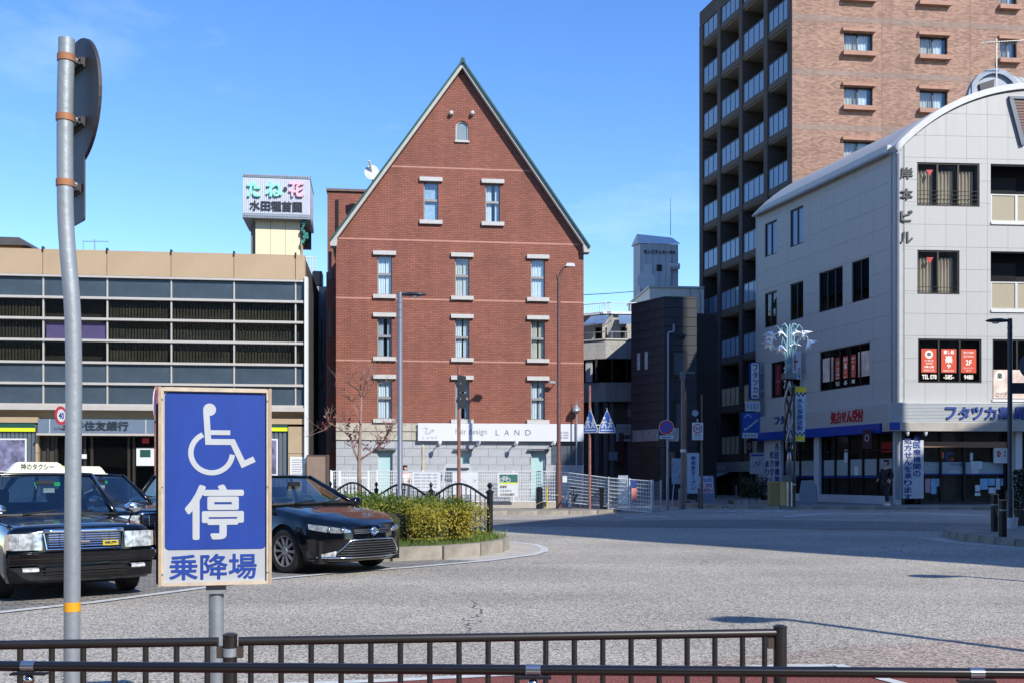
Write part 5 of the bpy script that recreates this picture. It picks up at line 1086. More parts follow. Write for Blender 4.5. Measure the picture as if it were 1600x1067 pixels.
[MB().box(0, .8, -.02, .02, h*q, h*(q+.05)).build('arm', FRAME_DK, s2) for q in (.2, .8)]
s3, h = blade('projecting_sign', 'grey slatted sign board with small panels above the blue projecting sign', ql, 1187, 627, 642, 1.0, None, -.32)
s3.rotation_euler = (0, 0, R(8)); MB().box(-.75, 0, -.05, .05, 0, h).build('board', M('sign_pale', '#bfc5cb'), s3)
for k in range(4): MB().box(-.7+.17*k, -.58+.17*k, -.06, -.0505, .1, h-.08).build('panel', M('small_board_panel', '#8793a3', .5, var=.3, scale=10), s3)
s4, h = blade('church_sign', 'narrow white church sign with a dark red cross beside the second-storey window', ql, 1246, 555, 592, 1.0, None, -.4)
s4.rotation_euler = (0, 0, R(6)); MB().box(-.45, .15, -.06, .06, 0, h+.2).build('board', M('sign_pale', '#bfc5cb'), s4)
MB().box(-.18, -.11, -.07, -.0605, h*.35, h).box(-.30, .01, -.07, -.0605, h*.70, h*.78).build('cross', M('cross_red', '#b5424b'), s4); text(s4, '大久保', -.0, .12, .05, h*.5, -.062, NAVY, .02, .004, vertical=True); text(s4, '教会', -.42, -.25, .05, h*.3, -.062, NAVY, .02, .004, vertical=True)
MB().box(.15, .5, -.02, .02, h*.4, h*.5).build('arm', STEEL, s4)
# ------------------------------------------------------------------ office blocks outside the view that shade the square
sh = thing('shading_office_block', 'grey office block standing outside the view on the sunny side of the square', 'building', (20, 1.2, 0))
OFF = M('office_grey', '#8d8c88', .7, var=.1)
MB().slab([(0, 0), (22, -6), (28, 8), (5.7, 12.3)], 0, 27).build('wall', OFF, sh)
MB().slab([(5.75, 12.5), (9.5, 12.3), (9.6, 13.0), (5.75, 18.4)], 0, 31.5).build('shadow_tower', OFF, sh)  # unseen tower shaped to cast the brick wall's shadow edge
def sunp(p, q): return (p*.791+q*.612-20, p*.612-q*.791-1.2)
MB().slab([sunp(33.6, -4), sunp(33.6, 2), sunp(38.12, 2), sunp(38.12, -4)], 0, 46).build('shade_tower', OFF, sh)  # added out of view to keep sun off the charcoal building
MB().slab([sunp(32.3, -2), sunp(32.3, 1), sunp(33.59, 1), sunp(33.59, -2)], 0, 23.6).build('shade_filler', OFF, sh)  # added filler: shades the ground, leaves the lily lamp's top sunlit
MB().slab([sunp(35.5, 14), sunp(35.5, 21), sunp(47, 21), sunp(47, 14)], 0, 30.8).build('shade_wing', OFF, sh)  # added out of view to shade the pharmacy's ground floor
for k in range(7): MB().slab([(-.05, -.05), (22, -6.05), (22, -5.9), (0, .1)], 3+3.5*k, 4.6+3.5*k).build('window_band', SPAN, sh)
st = thing('station_building', 'long station building standing behind the viewer and mirrored in the windows', 'building', (-10, -26, 0))
MB().box(-40, 40, -10, 0, 0, 23).build('wall', M('station_brown', '#6a645b', .7, var=.35, scale=.25), st)
for k in range(5): MB().box(-39, 39, 0.002, .05, 2.5+4.2*k, 4.6+4.2*k).build('window_band', SPAN, st)
# ------------------------------------------------------------------ cars
CARBLK = M('black_car_paint', '#04060a', .15, 0, .0, spec=.3, coat=.7)
TRIM = M('black_trim', '#101112', .5, var=.05); LENS = glassmat('lamp_lens', (.9, .92, .92)); LAMPW = M('lamp_reflector', '#c9cdd1', .2, .4, .75, 13)
SEAT = M('seat_fabric', '#3c4046', .9, var=.1); DASH = M('dashboard', '#1b1c1e', .7, var=.1); AMB = M('amber_lens', '#9a8a82', .2, 0, .1)
RIM = M('alloy_rim', '#b4b8bd', .28, .8, .08); UNDER = M('underbody', '#0c0c0d', .9)
def interp(T, s):
    for (a, x), (b, y) in zip(T, T[1:]):
        if s <= b: t = (s-a)/(b-a) if b > a else 0; t = max(0, t); return x+(y-x)*t
    return T[-1][1]
def wheel(parent, x, y, r, w, side, spoke, steer=0.0):
    wh_ = bpy.data.objects.new('wheel', None); COL.objects.link(wh_); wh_.parent = parent; wh_.location = (x, y, r); wh_.rotation_euler = (0, 0, steer)
    MB().lathe([(r*.66, -w/2+.03), (r*.70, -w/2), (r*.9, -w/2), (r*.985, -w/2+.025), (r, -w/2+.05), (r, w/2-.05), (r*.985, w/2-.025), (r*.9, w/2), (r*.70, w/2), (r*.66, w/2-.03)], 36, (0, 0, 0), 'x', False).build('tyre', RUBBER, wh_, smooth=True, angle=35)
    mb = MB(); o = side*w/2; mb.lathe([(r*.70, o-side*.005), (r*.70, o-side*.03), (r*.60, o-side*.10), (.01, o-side*.11)], 36, (0, 0, 0), 'x', False)
    mb.build('barrel', M('rim_shadow', '#3c3e41', .4, .6), wh_, smooth=True, angle=30); mb = MB()
    n = 10 if spoke == 'alloy' else 16
    R1, R0 = r*.68, r*.13
    for k in range(n):
        a = 2*math.pi*k/n; da, db = (.105, .17) if spoke == 'alloy' else (.16, .2)
        for s0, s1 in (((R0, db*1.7), (R1, da)),):
            P = []
            for rr, dd, sg in ((s0[0], s0[1], -1), (s1[0], s1[1], -1), (s1[0], s1[1], 1), (s0[0], s0[1], 1)): P.append((rr*math.cos(a+sg*dd), rr*math.sin(a+sg*dd)))
            x0, x1 = o-side*.045, o-side*.012
            mb.v += [(x0, p[0], p[1]) for p in P]+[(x1, p[0], p[1]) for p in P]; i = len(mb.v)-8
            mb.f += [(i, i+1, i+2, i+3), (i+7, i+6, i+5, i+4)]+[(i+q, i+(q+1) % 4, i+4+(q+1) % 4, i+4+q) for q in range(4)]
    mb.lathe([(r*.72, o-side*.03), (r*.72, o-side*.002), (r*.665, o-side*.002), (r*.665, o-side*.03)], 36, (0, 0, 0), 'x', False); mb.lathe([(r*.18, o-side*.04), (r*.17, o), (.01, o+side*.005)], 16, (0, 0, 0), 'x')
    mb.build('rim', RIM, wh_, smooth=True, angle=30); return wh_
def car(name, label, cat, loc, yaw, S, group=None):
    c = thing(name, label, cat, (loc[0], loc[1], .005), yaw, group); L, Wd, H, oh, wbse, r = S['L'], S['W'], S['H'], S['oh'], S['wb'], S['r']; hw = Wd/2
    nose_d, nose_p = S['nose']; T = S['top']; rear = S['rear']
    def nose(y): return nose_d*(min(1, abs(y)/hw))**nose_p
    def wfun(s):
        w = hw if s >= nose_d else hw*(max(s, 1e-5)/nose_d)**(1/nose_p)
        q = L-s
        if q < rear: w = min(w, hw*(.80+.20*(max(0, q)/rear)**.5))
        return w
    def offz(z): k = S['rake']; return k*max(0, (z-.52)/.35)**2+.10*max(0, (.34-z)/.15)**2
    def P(y, z, e=0.0): return (y, nose(y)+offz(z)-oh-e, z)
    ss_ = [.0004, .003, .01, .025, .05, .09, .14, .2, .27, .35]
    x = .42
    while x < L-.25: ss_.append(x); x += .055 if (abs(x-oh) < .5 or abs(x-oh-wbse) < .5) else .12
    ss_ += [L-.18, L-.1, L-.04, L]
    ra = r+.065
    secs = []
    for s in ss_:
        w = wfun(s); t = interp(T, s); b = .2
        for xw in (oh, oh+wbse):
            if abs(s-xw) < ra: b = max(b, r+math.sqrt(ra*ra-(s-xw)**2))
        if s < .35 or s > L-.3: b = max(b, .22)
        raw = [(w-.05, b), (w-.008, .34), (w, .52), (w-.008, .66), (w-.03, t-.13), (w-.06, t-.05), (w-.12, t-.012), (w*.62, t+.012), (w*.3, t+.022), (0, t+.026)]
        fl_ = 1-ss(0, .75, s); sec = []
        for i, (y, z) in enumerate(raw):
            z = max(z, b+.004*i); y = max(0, y) if i < 9 else 0; sec.append((y, s-oh+(offz(min(z, t)) if s < .9 else 0)*fl_, z))
        secs.append(sec)
    mb = MB(); n = 10; idx = []
    for sec in secs:
        row = mb._a([(-p[0], p[1], p[2]) for p in sec]+[p for p in reversed(sec[:-1])]); idx.append(row)
    for k in range(len(secs)-1):
        for q in range(2*n-2): mb.f.append((idx[k]+q, idx[k]+q+1, idx[k+1]+q+1, idx[k+1]+q))
    mb.f.append(tuple(idx[0]+q for q in range(2*n-1))); mb.f.append(tuple(idx[-1]+q for q in range(2*n-2, -1, -1)))
    body = mb.build('body', CARBLK, c, smooth=True, angle=38)
    MB().box(-hw+.12, hw-.12, .28-oh, L-.3-oh, .17, .5).build('underbody', UNDER, c)
    for xw in (0, wbse):
        MB().box(-hw+.05, hw-.05, xw-ra-.02, xw+ra+.02, .45, r+ra+.02).build('wheel_well', UNDER, c)
        for sd_ in (-1, 1): wheel(c, sd_*(hw-.115), xw, r, .21, sd_, S['spoke'], S.get('steer', 0) if xw == 0 else 0)
    # greenhouse
    c0, r0, r1, c1 = S['cabin']; zb = S['belt']; bw, rw = hw-.075, hw-S['tumble']; zr = H-.035
    def wsx(t, v):   # windscreen surface
        w = bw-.03+(rw-bw+.03)*v; s = c0+(r0-c0)*v-.10*(1-t*t)*(1-.5*v); return (t*w, s-oh, zb+.03+(zr-zb-.03)*v+.012*(1-t*t))
    ts = [-1+.2*k for k in range(11)]; vs = [0, .25, .5, .75, 1]
    gl_ = MB().grid(lambda t, v: wsx(t*.94, .03+.94*v), ts, vs).build('windscreen', GLASS_CAR, c, smooth=True)
    def rwx(t, v): w = bw-.05+(rw-bw+.05)*v; s = c1+(r1-c1)*v+.06*(1-t*t); return (t*w, s-oh, zb+.05+(zr-zb-.05)*v)
    MB().grid(lambda t, v: rwx(t*.93, v), ts, vs).build('rear_window', GLASS_CAR, c, smooth=True)
    def roofx(t, v): s = r0+(r1-r0)*v; return (t*(rw+.0), s-oh-.10*(1-t*t)*.5*(1-v)+.06*(1-t*t)*v, zr-.01+.045*(1-t*t)*(1-.3*abs(2*v-1))+.012*math.sin(math.pi*v))
    mb = MB().grid(roofx, ts, [k/8 for k in range(9)]); mb.grid(lambda t, v: (lambda p: (p[0], p[1], p[2]-.03))(roofx(t, v)), ts, [0, .5, 1]); mb.build('roof', CARBLK, c, smooth=True, recalc=False)
    for sd_ in (-1, 1):
        bm_ = oh+wbse*.52
        quad = lambda f0, f1: [(sd_*(bw-.01), c0+(c1-c0)*f0-oh, zb), (sd_*(bw-.01), c0+(c1-c0)*f1-oh, zb), (sd_*rw, r0+(r1-r0)*f1-oh, zr), (sd_*rw, r0+(r1-r0)*f0-oh, zr)]
        for f0, f1 in ((.03, .49), (.53, .96)): MB().poly(quad(f0, f1)).build('side_window', GLASS_CAR, c, recalc=False)
        mb = MB(); mb.tube([wsx(sd_, 0), wsx(sd_, .5), wsx(sd_, 1)], [.042, .036, .034], 8); mb.tube([wsx(sd_, 1), (sd_*(rw+.01), (r0+r1)/2-oh, zr+.012), rwx(sd_, 1)], .034, 8); mb.tube([rwx(sd_, 1), rwx(sd_, .5), rwx(sd_, 0)], [.05, .06, .08], 8)
        q = quad(.49, .53); mb.tube([((q[0][0]+q[1][0])/2, (q[0][1]+q[1][1])/2, q[0][2]), ((q[2][0]+q[3][0])/2, (q[2][1]+q[3][1])/2, q[2][2])], .035, 6); mb.tube([wsx(sd_, 0), (sd_*bw, (c0+c1)/2-oh, zb), rwx(sd_, 0)], .03, 6)
        mb.build('pillar', CARBLK, c, smooth=True)
    mb = MB(); mb.tube([wsx(-1+.2*k, 0) for k in range(11)], .022, 6); mb.build('cowl', TRIM, c); mb = MB(); mb.tube([wsx(-1+.2*k, 1) for k in range(11)], .025, 6); mb.build('header', CARBLK, c, smooth=True)
    # interior
    MB().box(-hw+.12, hw-.12, c0-oh+.15, c0-oh+.55, .6, zb+.01).build('dashboard', DASH, c)
    MB().box(-hw+.12, hw-.12, c0-oh+.55, c1-oh-.2, .25, .42).build('cabin_floor', DASH, c)
    for sx in (-.38, .38):
        st_ = MB(); st_.box(sx-.26, sx+.26, c0-oh+.95, c0-oh+1.4, .4, .58); st_.prism([(sx-.25, .55), (sx+.25, .55), (sx+.22, 1.08), (sx-.22, 1.08)], c0-oh+1.36, c0-oh+1.50); st_.prism(rrect(sx-.13, sx+.13, 1.10, 1.28, .05), c0-oh+1.40, c0-oh+1.50); st_.build('front_seat', SEAT, c)
    MB().box(-.6, .6, c0-oh+2.1, c0-oh+2.3, .5, 1.08).build('rear_seat', SEAT, c)
    mb = MB(); sw = [(.38+.18*math.cos(R(a)), c0-oh+.72-.06*math.sin(R(a)), zb-.02+.17*math.sin(R(a))) for a in range(0, 361, 20)]; mb.tube(sw, .014, 6); mb.tube([(.38, c0-oh+.5, zb-.1), (.38, c0-oh+.7, zb-.03), (.22, c0-oh+.72, zb-.03), (.54, c0-oh+.72, zb-.03)], .018, 6); mb.build('steering_wheel', TRIM, c)
    MB().box(-.11, .11, c0-oh+.5, c0-oh+.53, zr-.14, zr-.07).build('interior_mirror', TRIM, c); MB().box(.1, .34, c0-oh+.42, c0-oh+.5, zb+.01, zb+.09).build('meter', TRIM, c)
    # wipers, door lines
    for x in (-.55, .12): a, b = wsx(x, .02), wsx(x+.5, .06); mb = MB(); mb.tube([(a[0], a[1]-.05, a[2]), (b[0], b[1]-.04, b[2]+.02)], .012, 5); mb.build('wiper', TRIM, c)
    for sd_ in (-1, 1):
        for s in (oh+.62, oh+wbse*.52, oh+wbse-.25): MB().box(sd_*(hw-.004), sd_*(hw+.0015), s-oh-.004, s-oh+.004, .3, zb-.1).build('door_seam', UNDER, c)
        for s in (oh+1.2, oh+wbse*.52+.9): MB().box(sd_*(hw-.01), sd_*(hw+.03), s-oh, s-oh+.2, zb-.2, zb-.165).build('door_handle', CHROME, c)
    return c, P, hw
def patch(c, P, name, mat, y0, y1, zlo, zhi, e, n=14, nz_=5, smooth=True):
    """a skin piece on the car's nose between two height curves"""
    f = lambda q: (zlo(q) if callable(zlo) else zlo); g = lambda q: (zhi(q) if callable(zhi) else zhi)
    return MB().grid(lambda t, v: P(y0+(y1-y0)*t, f(y0+(y1-y0)*t)*(1-v)+g(y0+(y1-y0)*t)*v, e), [k/n for k in range(n+1)], [k/nz_ for k in range(nz_+1)]).build(name, mat, c, smooth=smooth)
def solid(c, P, name, mat, y0, y1, z0, z1, e0, e1, n=12):
    mb = MB()
    ys_ = [y0+(y1-y0)*k/n for k in range(n+1)]; prof = [(z0, e0), (z0+.02, e1), (z1-.02, e1), (z1, e0)]
    mb.grid(lambda y, q: P(y, prof[int(q)][0], prof[int(q)][1]), ys_, [0, 1, 2, 3]); return mb.build(name, mat, c, smooth=True, angle=40)
TAXI = dict(L=4.69, W=1.695, H=1.505, oh=.78, wb=2.78, r=.315, nose=(.10, 6), rear=.15, rake=.03, belt=.93, tumble=.20, spoke='steel', cabin=(1.30, 2.02, 3.45, 4.0), top=[(0, .84), (.12, .87), (.5, .91), (1.25, .955), (1.4, .96), (3.9, .97), (4.1, .98), (4.6, .95), (4.7, .9)], steer=R(-4))
def taxi(label, loc, yaw, plates, group):
    c, P, hw = car('black_taxi', label, 'taxi', loc, yaw, TAXI, group)
    gr = solid(c, P, 'grille', M('grille_back', '#16181a', .5, .2), -.42, .42, .615, .80, .0, .02)
    for k in range(6): z = .637+.028*k; mb = MB(); mb.tube([P(-.40+.08*q, z, .026) for q in range(11)], .0085, 6); mb.build('grille_slat', CHROME, gr)
    mb = MB(); mb.tube([P(-.42, .605, .02), P(-.2, .605, .03), P(.2, .605, .03), P(.42, .605, .02), P(.45, .80, .015)], .010, 6); mb.tube([P(-.42, .605, .02), P(-.45, .80, .015)], .010, 6); mb.build('grille_frame', CHROME, gr)
    for s in (-.28, 0, .28): mb = MB(); mb.tube([P(s, .62, .03), P(s, .79, .03)], .006, 5); mb.build('grille_bar', CHROME, gr)
    mb = MB(); mb.tube([P(-.45+.09*q, .815, .02) for q in range(11)], .026, 8); mb.build('grille_cap', CHROME, gr, smooth=True)
    MB().box(.2, .38, P(.3, .66, .05)[1], P(.3, .66, .03)[1], .635, .695).build('yellow_plate', M('yellow_badge', '#b8a53a', .4, .2), gr); text(gr, '神戸', .22, .36, .648, .684, P(.3, .66, .051)[1], INK, .02, .003); MB().box(-.05, .05, P(0, .7, .045)[1], P(0, .7, .03)[1], .68, .705).build('badge', CHROME, gr)
    for sd_ in (-1, 1):
        y0, y1 = sorted((sd_*.47, sd_*.80))
        hl = patch(c, P, 'headlight', LAMPW, y0, y1, .605, .795, .012); patch(hl, P, 'lens', LENS, y0, y1, .60, .80, .022)
        mb = MB(); [mb.tube([P(y0+(y1-y0)*t, .61, .018), P(y0+(y1-y0)*t, .79, .018)], .006, 4) for t in (.0, .28, .72, 1.0)]; mb.build('divider', M('lamp_reflector', '#c9ccd0'), hl)
        y0, y1 = sorted((sd_*.805, sd_*.842)); patch(c, P, 'indicator', AMB, y0, y1, .61, .79, .014, 6)
        mb = MB(); mb.lathe([(.085, -.0), (.085, .35)], 20, (sd_*.66, P(.66, .38, .092)[1], .38), 'y')
        y0, y1 = sorted((sd_*.52, sd_*.69)); fg = solid(c, P, 'fog_light', LAMPW, y0, y1, .345, .415, .02, .10, 6)
        # fender mirror on its stalk
        mb = MB(); mb.tube([(sd_*.77, .02, .90), (sd_*.80, -.06, 1.01), (sd_*.80, -.06, 1.05)], .012, 6); ml = mb.build('fender_mirror', TRIM, c)
        mb = MB(); mb.lathe([(.02, -.10), (.06, -.085), (.075, -.03), (.078, .05)], 16, (0, 0, 0), 'y'); o = mb.build('mirror_shell', CHROME, ml, smooth=True, angle=50); o.location = (sd_*.80, -.06, 1.06); o.scale = (1.35, 1, .85)
    solid(c, P, 'bumper', CARBLK, -.83, .83, .44, .585, -.02, .095, 24); solid(c, P, 'bumper_strip', TRIM, -.835, .835, .49, .525, .05, .108, 24)
    solid(c, P, 'valance', CARBLK, -.81, .81, .235, .43, -.08, .05, 24); MB().box(-.45, .45, P(0, .35, .085)[1], P(0, .35, .05)[1], .30, .40).build('intake', UNDER, c)
    for z in (.33, .365): mb = MB(); mb.tube([P(-.5+.1*q, z, .098) for q in range(11)], .006, 5); mb.build('intake_bar', TRIM, c)
    # roof lamp
    rl = MB(); y0 = TAXI['cabin'][1]-.78+.22; z0 = 1.515
    prof = [(-.36, 0, .10), (-.33, .03, .125), (-.26, .13, .08), (-.18, .165, .06), (.18, .165, .06), (.26, .13, .08), (.33, .03, .125), (.36, 0, .10)]
    pts = [(x, z) for x, z, d_ in prof]; rl.prism([(-.37, 0), (.37, 0), (.36, .035), (.29, .115), (.24, .145), (-.24, .145), (-.29, .115), (-.36, .035)], y0-.07, y0+.07); rl.box(-.40, .40, y0-.09, y0+.09, -.02, .012)
    o = rl.build('roof_lamp', M('roof_lamp_white', '#ddd9c8', .35, 0, .03), c); o.location = (0, 0, z0-.01); plates and text(o, plates, -.22, .2, .04, .125, y0-.071, GREEN, .02, .003)
    MB().box(-.12, .2, TAXI['cabin'][1]-.78-.16, TAXI['cabin'][1]-.78-.155, 1.33, 1.38).build('green_display', M('green_sign', '#1fa04c', .5, emit=.5, var=.1), c)
    MB().box(-.02, .12, TAXI['cabin'][1]-.78-.2, TAXI['cabin'][1]-.78-.195, 1.24, 1.30).build('dash_card', WHITE, c)
    mb = MB(); mb.tube([P(.845, .6, .09), P(.845, .9, .09)], .006, 5); mb.build('corner_pole', CHROME, c)
    return c
yw = R(38)
taxi('black taxi with chrome grille and white roof lamp parked nearest the bent pole', (-5.54, 12.73), yw, '神のタクシー', 'taxis waiting at the rank')
taxi('black taxi parked behind the first one with only its windscreen and one side visible', (-6.75, 18.3), R(56), '', 'taxis waiting at the rank')
taxi('farthest black taxi with only its roof showing beside the rusty sign pole', (-6.6, 24.2), R(45), '', 'taxis waiting at the rank')
SEDAN = dict(L=4.85, W=1.825, H=1.475, oh=.99, wb=2.775, r=.335, nose=(.52, 3.0), rear=.3, rake=.075, belt=.99, tumble=.27, spoke='alloy', cabin=(1.42, 2.32, 3.45, 4.35), top=[(0, .70), (.05, .72), (.25, .80), (.6, .885), (1.0, .95), (1.4, 1.0), (4.3, 1.05), (4.6, 1.06), (4.85, .95)], steer=R(4))
c, P, hw = car('black_sedan', 'black sedan with alloy wheels and wide slatted grille parked beside the hedge', 'car', (-2.84, 16.07), R(49), SEDAN)
lg_ = solid(c, P, 'lower_grille', UNDER, -.62, .62, .27, .50, -.02, .012, 20)
def gw(z): return .62-.20*(z-.27)/.23
for k in range(6): z = .295+.036*k; w_ = gw(z)-.02; mb = MB(); mb.tube([P(-w_+2*w_*q/12, z, .022) for q in range(13)], .0075, 5); mb.build('grille_slat', M('dark_chrome', '#7d8186', .25, .9, .05), lg_)
for sd_ in (-1, 1):
    y0, y1 = sorted((sd_*.43, sd_*.72)); patch(c, P, 'grille_cheek', CARBLK, y0, y1, lambda q: max(.27, .50-(abs(q)-.43)*1.13), .53, .014, 10, 4)
mb = MB(); pts = [(-.66, .262), (-.41, .515), (0, .522), (.41, .515), (.66, .262)]
mb.tube([P(y, z, .026) for y, z in [(-.66, .262), (-.53, .39), (-.41, .512), (-.2, .52), (0, .523), (.2, .52), (.41, .512), (.53, .39), (.66, .262)]], .011, 6); mb.tube([P(-.68+.136*q, .255, .03) for q in range(11)], .012, 6); mb.build('grille_frame', CHROME, lg_, smooth=True)
ug = solid(c, P, 'upper_grille', UNDER, -.36, .36, .60, .675, .0, .012, 12)
for z in (.615, .64, .662): mb = MB(); mb.tube([P(-.35+.07*q, z, .02) for q in range(11)], .0075, 5); mb.build('grille_slat', CHROME, ug)
MB().lathe([(.02, -.03), (.055, -.028), (.065, -.02), (.068, 0)], 20, P(0, .635, .02), 'y').build('badge', M('badge_blue', '#6f8fc4', .2, .6), ug, smooth=True); mb = MB(); b0 = P(0, .635, .055); mb.tube([(.058*math.cos(R(a)), b0[1], b0[2]+.042*math.sin(R(a))) for a in range(0, 361, 20)], .008, 5); mb.tube([(.022*math.cos(R(a)), b0[1], b0[2]+.04*math.sin(R(a))) for a in range(0, 361, 24)], .006, 5); mb.tube([(.045*math.cos(R(a)), b0[1], b0[2]+.017+.016*math.sin(R(a))) for a in range(0, 361, 24)], .006, 5); mb.build('badge_ring', CHROME, ug)
for sd_ in (-1, 1):
    y0, y1 = sorted((sd_*.40, sd_*.86)); lo_ = lambda q: .632+.045*((abs(q)-.40)/.46)-.03*math.sin(math.pi*(abs(q)-.40)/.46); hi_ = lambda q: .66+.095*(max(0, abs(q)-.40)/.46)**.9
    hl = patch(c, P, 'headlight', M('sedan_lamp', '#b9bfc4', .15, .6, .7, 16), y0, y1, lo_, hi_, .008, 16); patch(hl, P, 'lens', LENS, y0, y1, lambda q: lo_(q)-.004, lambda q: hi_(q)+.004, .018, 16)
    for q in (.5, .66): o = MB().lathe([(.01, .02), (.03, .01), (.042, -.012)], 14, P(sd_*q, lo_(q)+.045, .006), 'y').build('projector', CHROME, hl, smooth=True)
    y0, y1 = sorted((sd_*.60, sd_*.76)); patch(c, P, 'fog_light', LAMPW, y0, y1, .275, lambda q: .36-.3*(abs(q)-.6), .022, 8); mb = MB(); mb.tube([P(sd_*.56, .262, .03), P(sd_*.68, .255, .034), P(sd_*.8, .268, .03)], .012, 6); mb.build('fog_trim', CHROME, c)
    y0, y1 = sorted((sd_*.80, sd_*.875)); vt = patch(c, P, 'side_vent', UNDER, y0, y1, lambda q: .33+.5*(abs(q)-.8), .53, .006, 6)
    mb = MB(); mb.tube([(sd_*(hw-.08), .62, 1.0), (sd_*(hw+.03), .58, 1.02)], .02, 6); mb.build('mirror_arm', CARBLK, c); o = MB().lathe([(.02, -.09), (.07, -.07), (.085, 0), (.08, .06), (.03, .075)], 16, (0, 0, 0), 'y').build('door_mirror', CARBLK, c, smooth=True); o.location = (sd_*(hw+.1), .6, 1.04); o.scale = (1.35, .9, .9)
solid(c, P, 'front_lip', CARBLK, -.85, .85, .185, .25, -.06, .02, 20)
MB().box(-.17, .17, P(0, .40, .05)[1], P(0, .40, .035)[1], .33, .46).build('plate_blank', M('dark_plate', '#22262b', .5), lg_) if False else None
# ------------------------------------------------------------------ planted island: kerb, soil, hedge, railing
isl2 = [(-3.05, 17.75), (-1.95, 17.65), (-1.1, 18.2), (-.55, 18.95), (-.18, 19.9), (-.12, 20.9), (-.4, 22.0), (-1.2, 23.3), (-4.5, 27.2), (-6.2, 28.5), (-7.0, 27.6), (-5.6, 24.8), (-4.2, 21.0), (-3.6, 18.6)]
soil = struct(MB().slab(isl2, -.05, .19).build('planted_bed', M('soil', '#5b4d3a', .95, var=.3, scale=8, bump=.5)))
kerb(soil, isl2+[isl2[0]], .95, .18, -.03, .245)
def leafmat(name, c1, c2, c3, zg=None):
    m = bpy.data.materials.new(name); m.use_nodes = True; MATS[name] = m; n, l = m.node_tree.nodes, m.node_tree.links; p = n['Principled BSDF']; p.inputs['Roughness'].default_value = .5; p.inputs['Specular IOR Level'].default_value = .3
    g = n.new('ShaderNodeNewGeometry'); cr = n.new('ShaderNodeValToRGB'); e = cr.color_ramp.elements; e[0].color = (*lin(c1), 1); e[1].color = (*lin(c3), 1); x = e.new(.5); x.color = (*lin(c2), 1)
    t = n.new('ShaderNodeTexCoord'); nn = n.new('ShaderNodeTexNoise'); nn.inputs['Scale'].default_value = 1.1; l.new(t.outputs['Object'], nn.inputs['Vector'])
    ad = n.new('ShaderNodeMath'); ad.operation = 'MULTIPLY_ADD'; ad.inputs[1].default_value = .55; ad.inputs[2].default_value = 0; l.new(g.outputs['Random Per Island'], ad.inputs[0])
    mr = n.new('ShaderNodeMapRange'); mr.inputs[1].default_value = .35; mr.inputs[2].default_value = .65; mr.inputs[3].default_value = 0; mr.inputs[4].default_value = .45; l.new(nn.outputs[0], mr.inputs[0])
    a2 = n.new('ShaderNodeMath'); l.new(ad.outputs[0], a2.inputs[0]); l.new(mr.outputs[0], a2.inputs[1]); 
    last = a2.outputs[0]
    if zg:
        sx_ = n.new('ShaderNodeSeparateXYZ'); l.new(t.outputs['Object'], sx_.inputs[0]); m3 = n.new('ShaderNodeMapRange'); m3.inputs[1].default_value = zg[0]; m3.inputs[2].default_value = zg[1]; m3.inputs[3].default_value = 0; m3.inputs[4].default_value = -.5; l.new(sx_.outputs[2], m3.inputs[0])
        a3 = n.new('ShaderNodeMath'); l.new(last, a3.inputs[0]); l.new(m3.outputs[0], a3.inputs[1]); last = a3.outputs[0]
    l.new(last, cr.inputs[0]); l.new(cr.outputs[0], p.inputs['Base Color'])
    tl = n.new('ShaderNodeBsdfTranslucent'); l.new(cr.outputs[0], tl.inputs[0]); ms = n.new('ShaderNodeMixShader'); ms.inputs[0].default_value = .25; l.new(p.outputs[0], ms.inputs[1]); l.new(tl.outputs[0], ms.inputs[2]); l.new(ms.outputs[0], n['Material Output'].inputs[0]); return m
def leaf(mb, p, s, rng):
    a, b = Vector((rng.gauss(0, 1), rng.gauss(0, 1), rng.gauss(0, .7)+.2)).normalized(), None
    b = a.orthogonal().normalized(); ang = rng.random()*6.28; b = (b*math.cos(ang)+a.cross(b)*math.sin(ang)); c_ = a.cross(b); p = Vector(p)
    mb.poly([tuple(p-b*s), tuple(p+c_*s*.45), tuple(p+b*s), tuple(p-c_*s*.45)])
hedge = thing('hedge', 'dense clipped hedge of yellow green leaves on the kerbed island', 'hedge', (-2.3, 20.5, .19))
rng = random.Random(3); mb = MB(); core = MB(); tw = MB()
# hedge spine: an elongated mound following the island
SP = [(-5.2, 25.6), (-4.6, 23.6), (-3.9, 21.6), (-3.2, 20.3), (-2.3, 19.9), (-1.6, 20.3), (-1.3, 20.7)]
def hw_h(t): return (.80+.25*math.sin(math.pi*t), .78-.05*math.sin(3*t*6.28)-.22*max(0, t-.75)/.25*.6)
def spine(t):
    k = min(len(SP)-2, int(t*(len(SP)-1))); f = t*(len(SP)-1)-k; a, b = SP[k], SP[k+1]; return (a[0]+(b[0]-a[0])*f, a[1]+(b[1]-a[1])*f), Vector((b[0]-a[0], b[1]-a[1])).normalized()
ph = [rng.random()*6 for _ in range(6)]
for i in range(36000):
    t = rng.random()**.8 if i % 6 else (rng.uniform(.86, 1) if i % 12 else rng.uniform(.3, .7)); (sx, sy), d = spine(t); w, h = hw_h(t); nv = Vector((-d.y, d.x))
    a = rng.uniform(-.08, math.pi+.08); bump_ = 1+.07*math.sin(9*t*6.28+ph[0]+3*a)+.05*math.sin(23*t*6.28+ph[1]-5*a); rr = (rng.random()**.25)*bump_
    ca, sa = math.cos(a), math.sin(a); ex = .55; u = math.copysign(abs(ca)**ex, ca)*w*rr; z = .10+max(0, math.copysign(abs(sa)**ex, sa))*h*rr
    if rng.random() < .05: z += rng.random()*.09
    endk = .5*rng.uniform(-1, 1) if t > .93 or t < .05 else 0
    leaf(mb, (sx+nv.x*u+d.x*endk+2.3, sy+nv.y*u+d.y*endk-20.5, z), rng.uniform(.019, .036), rng)
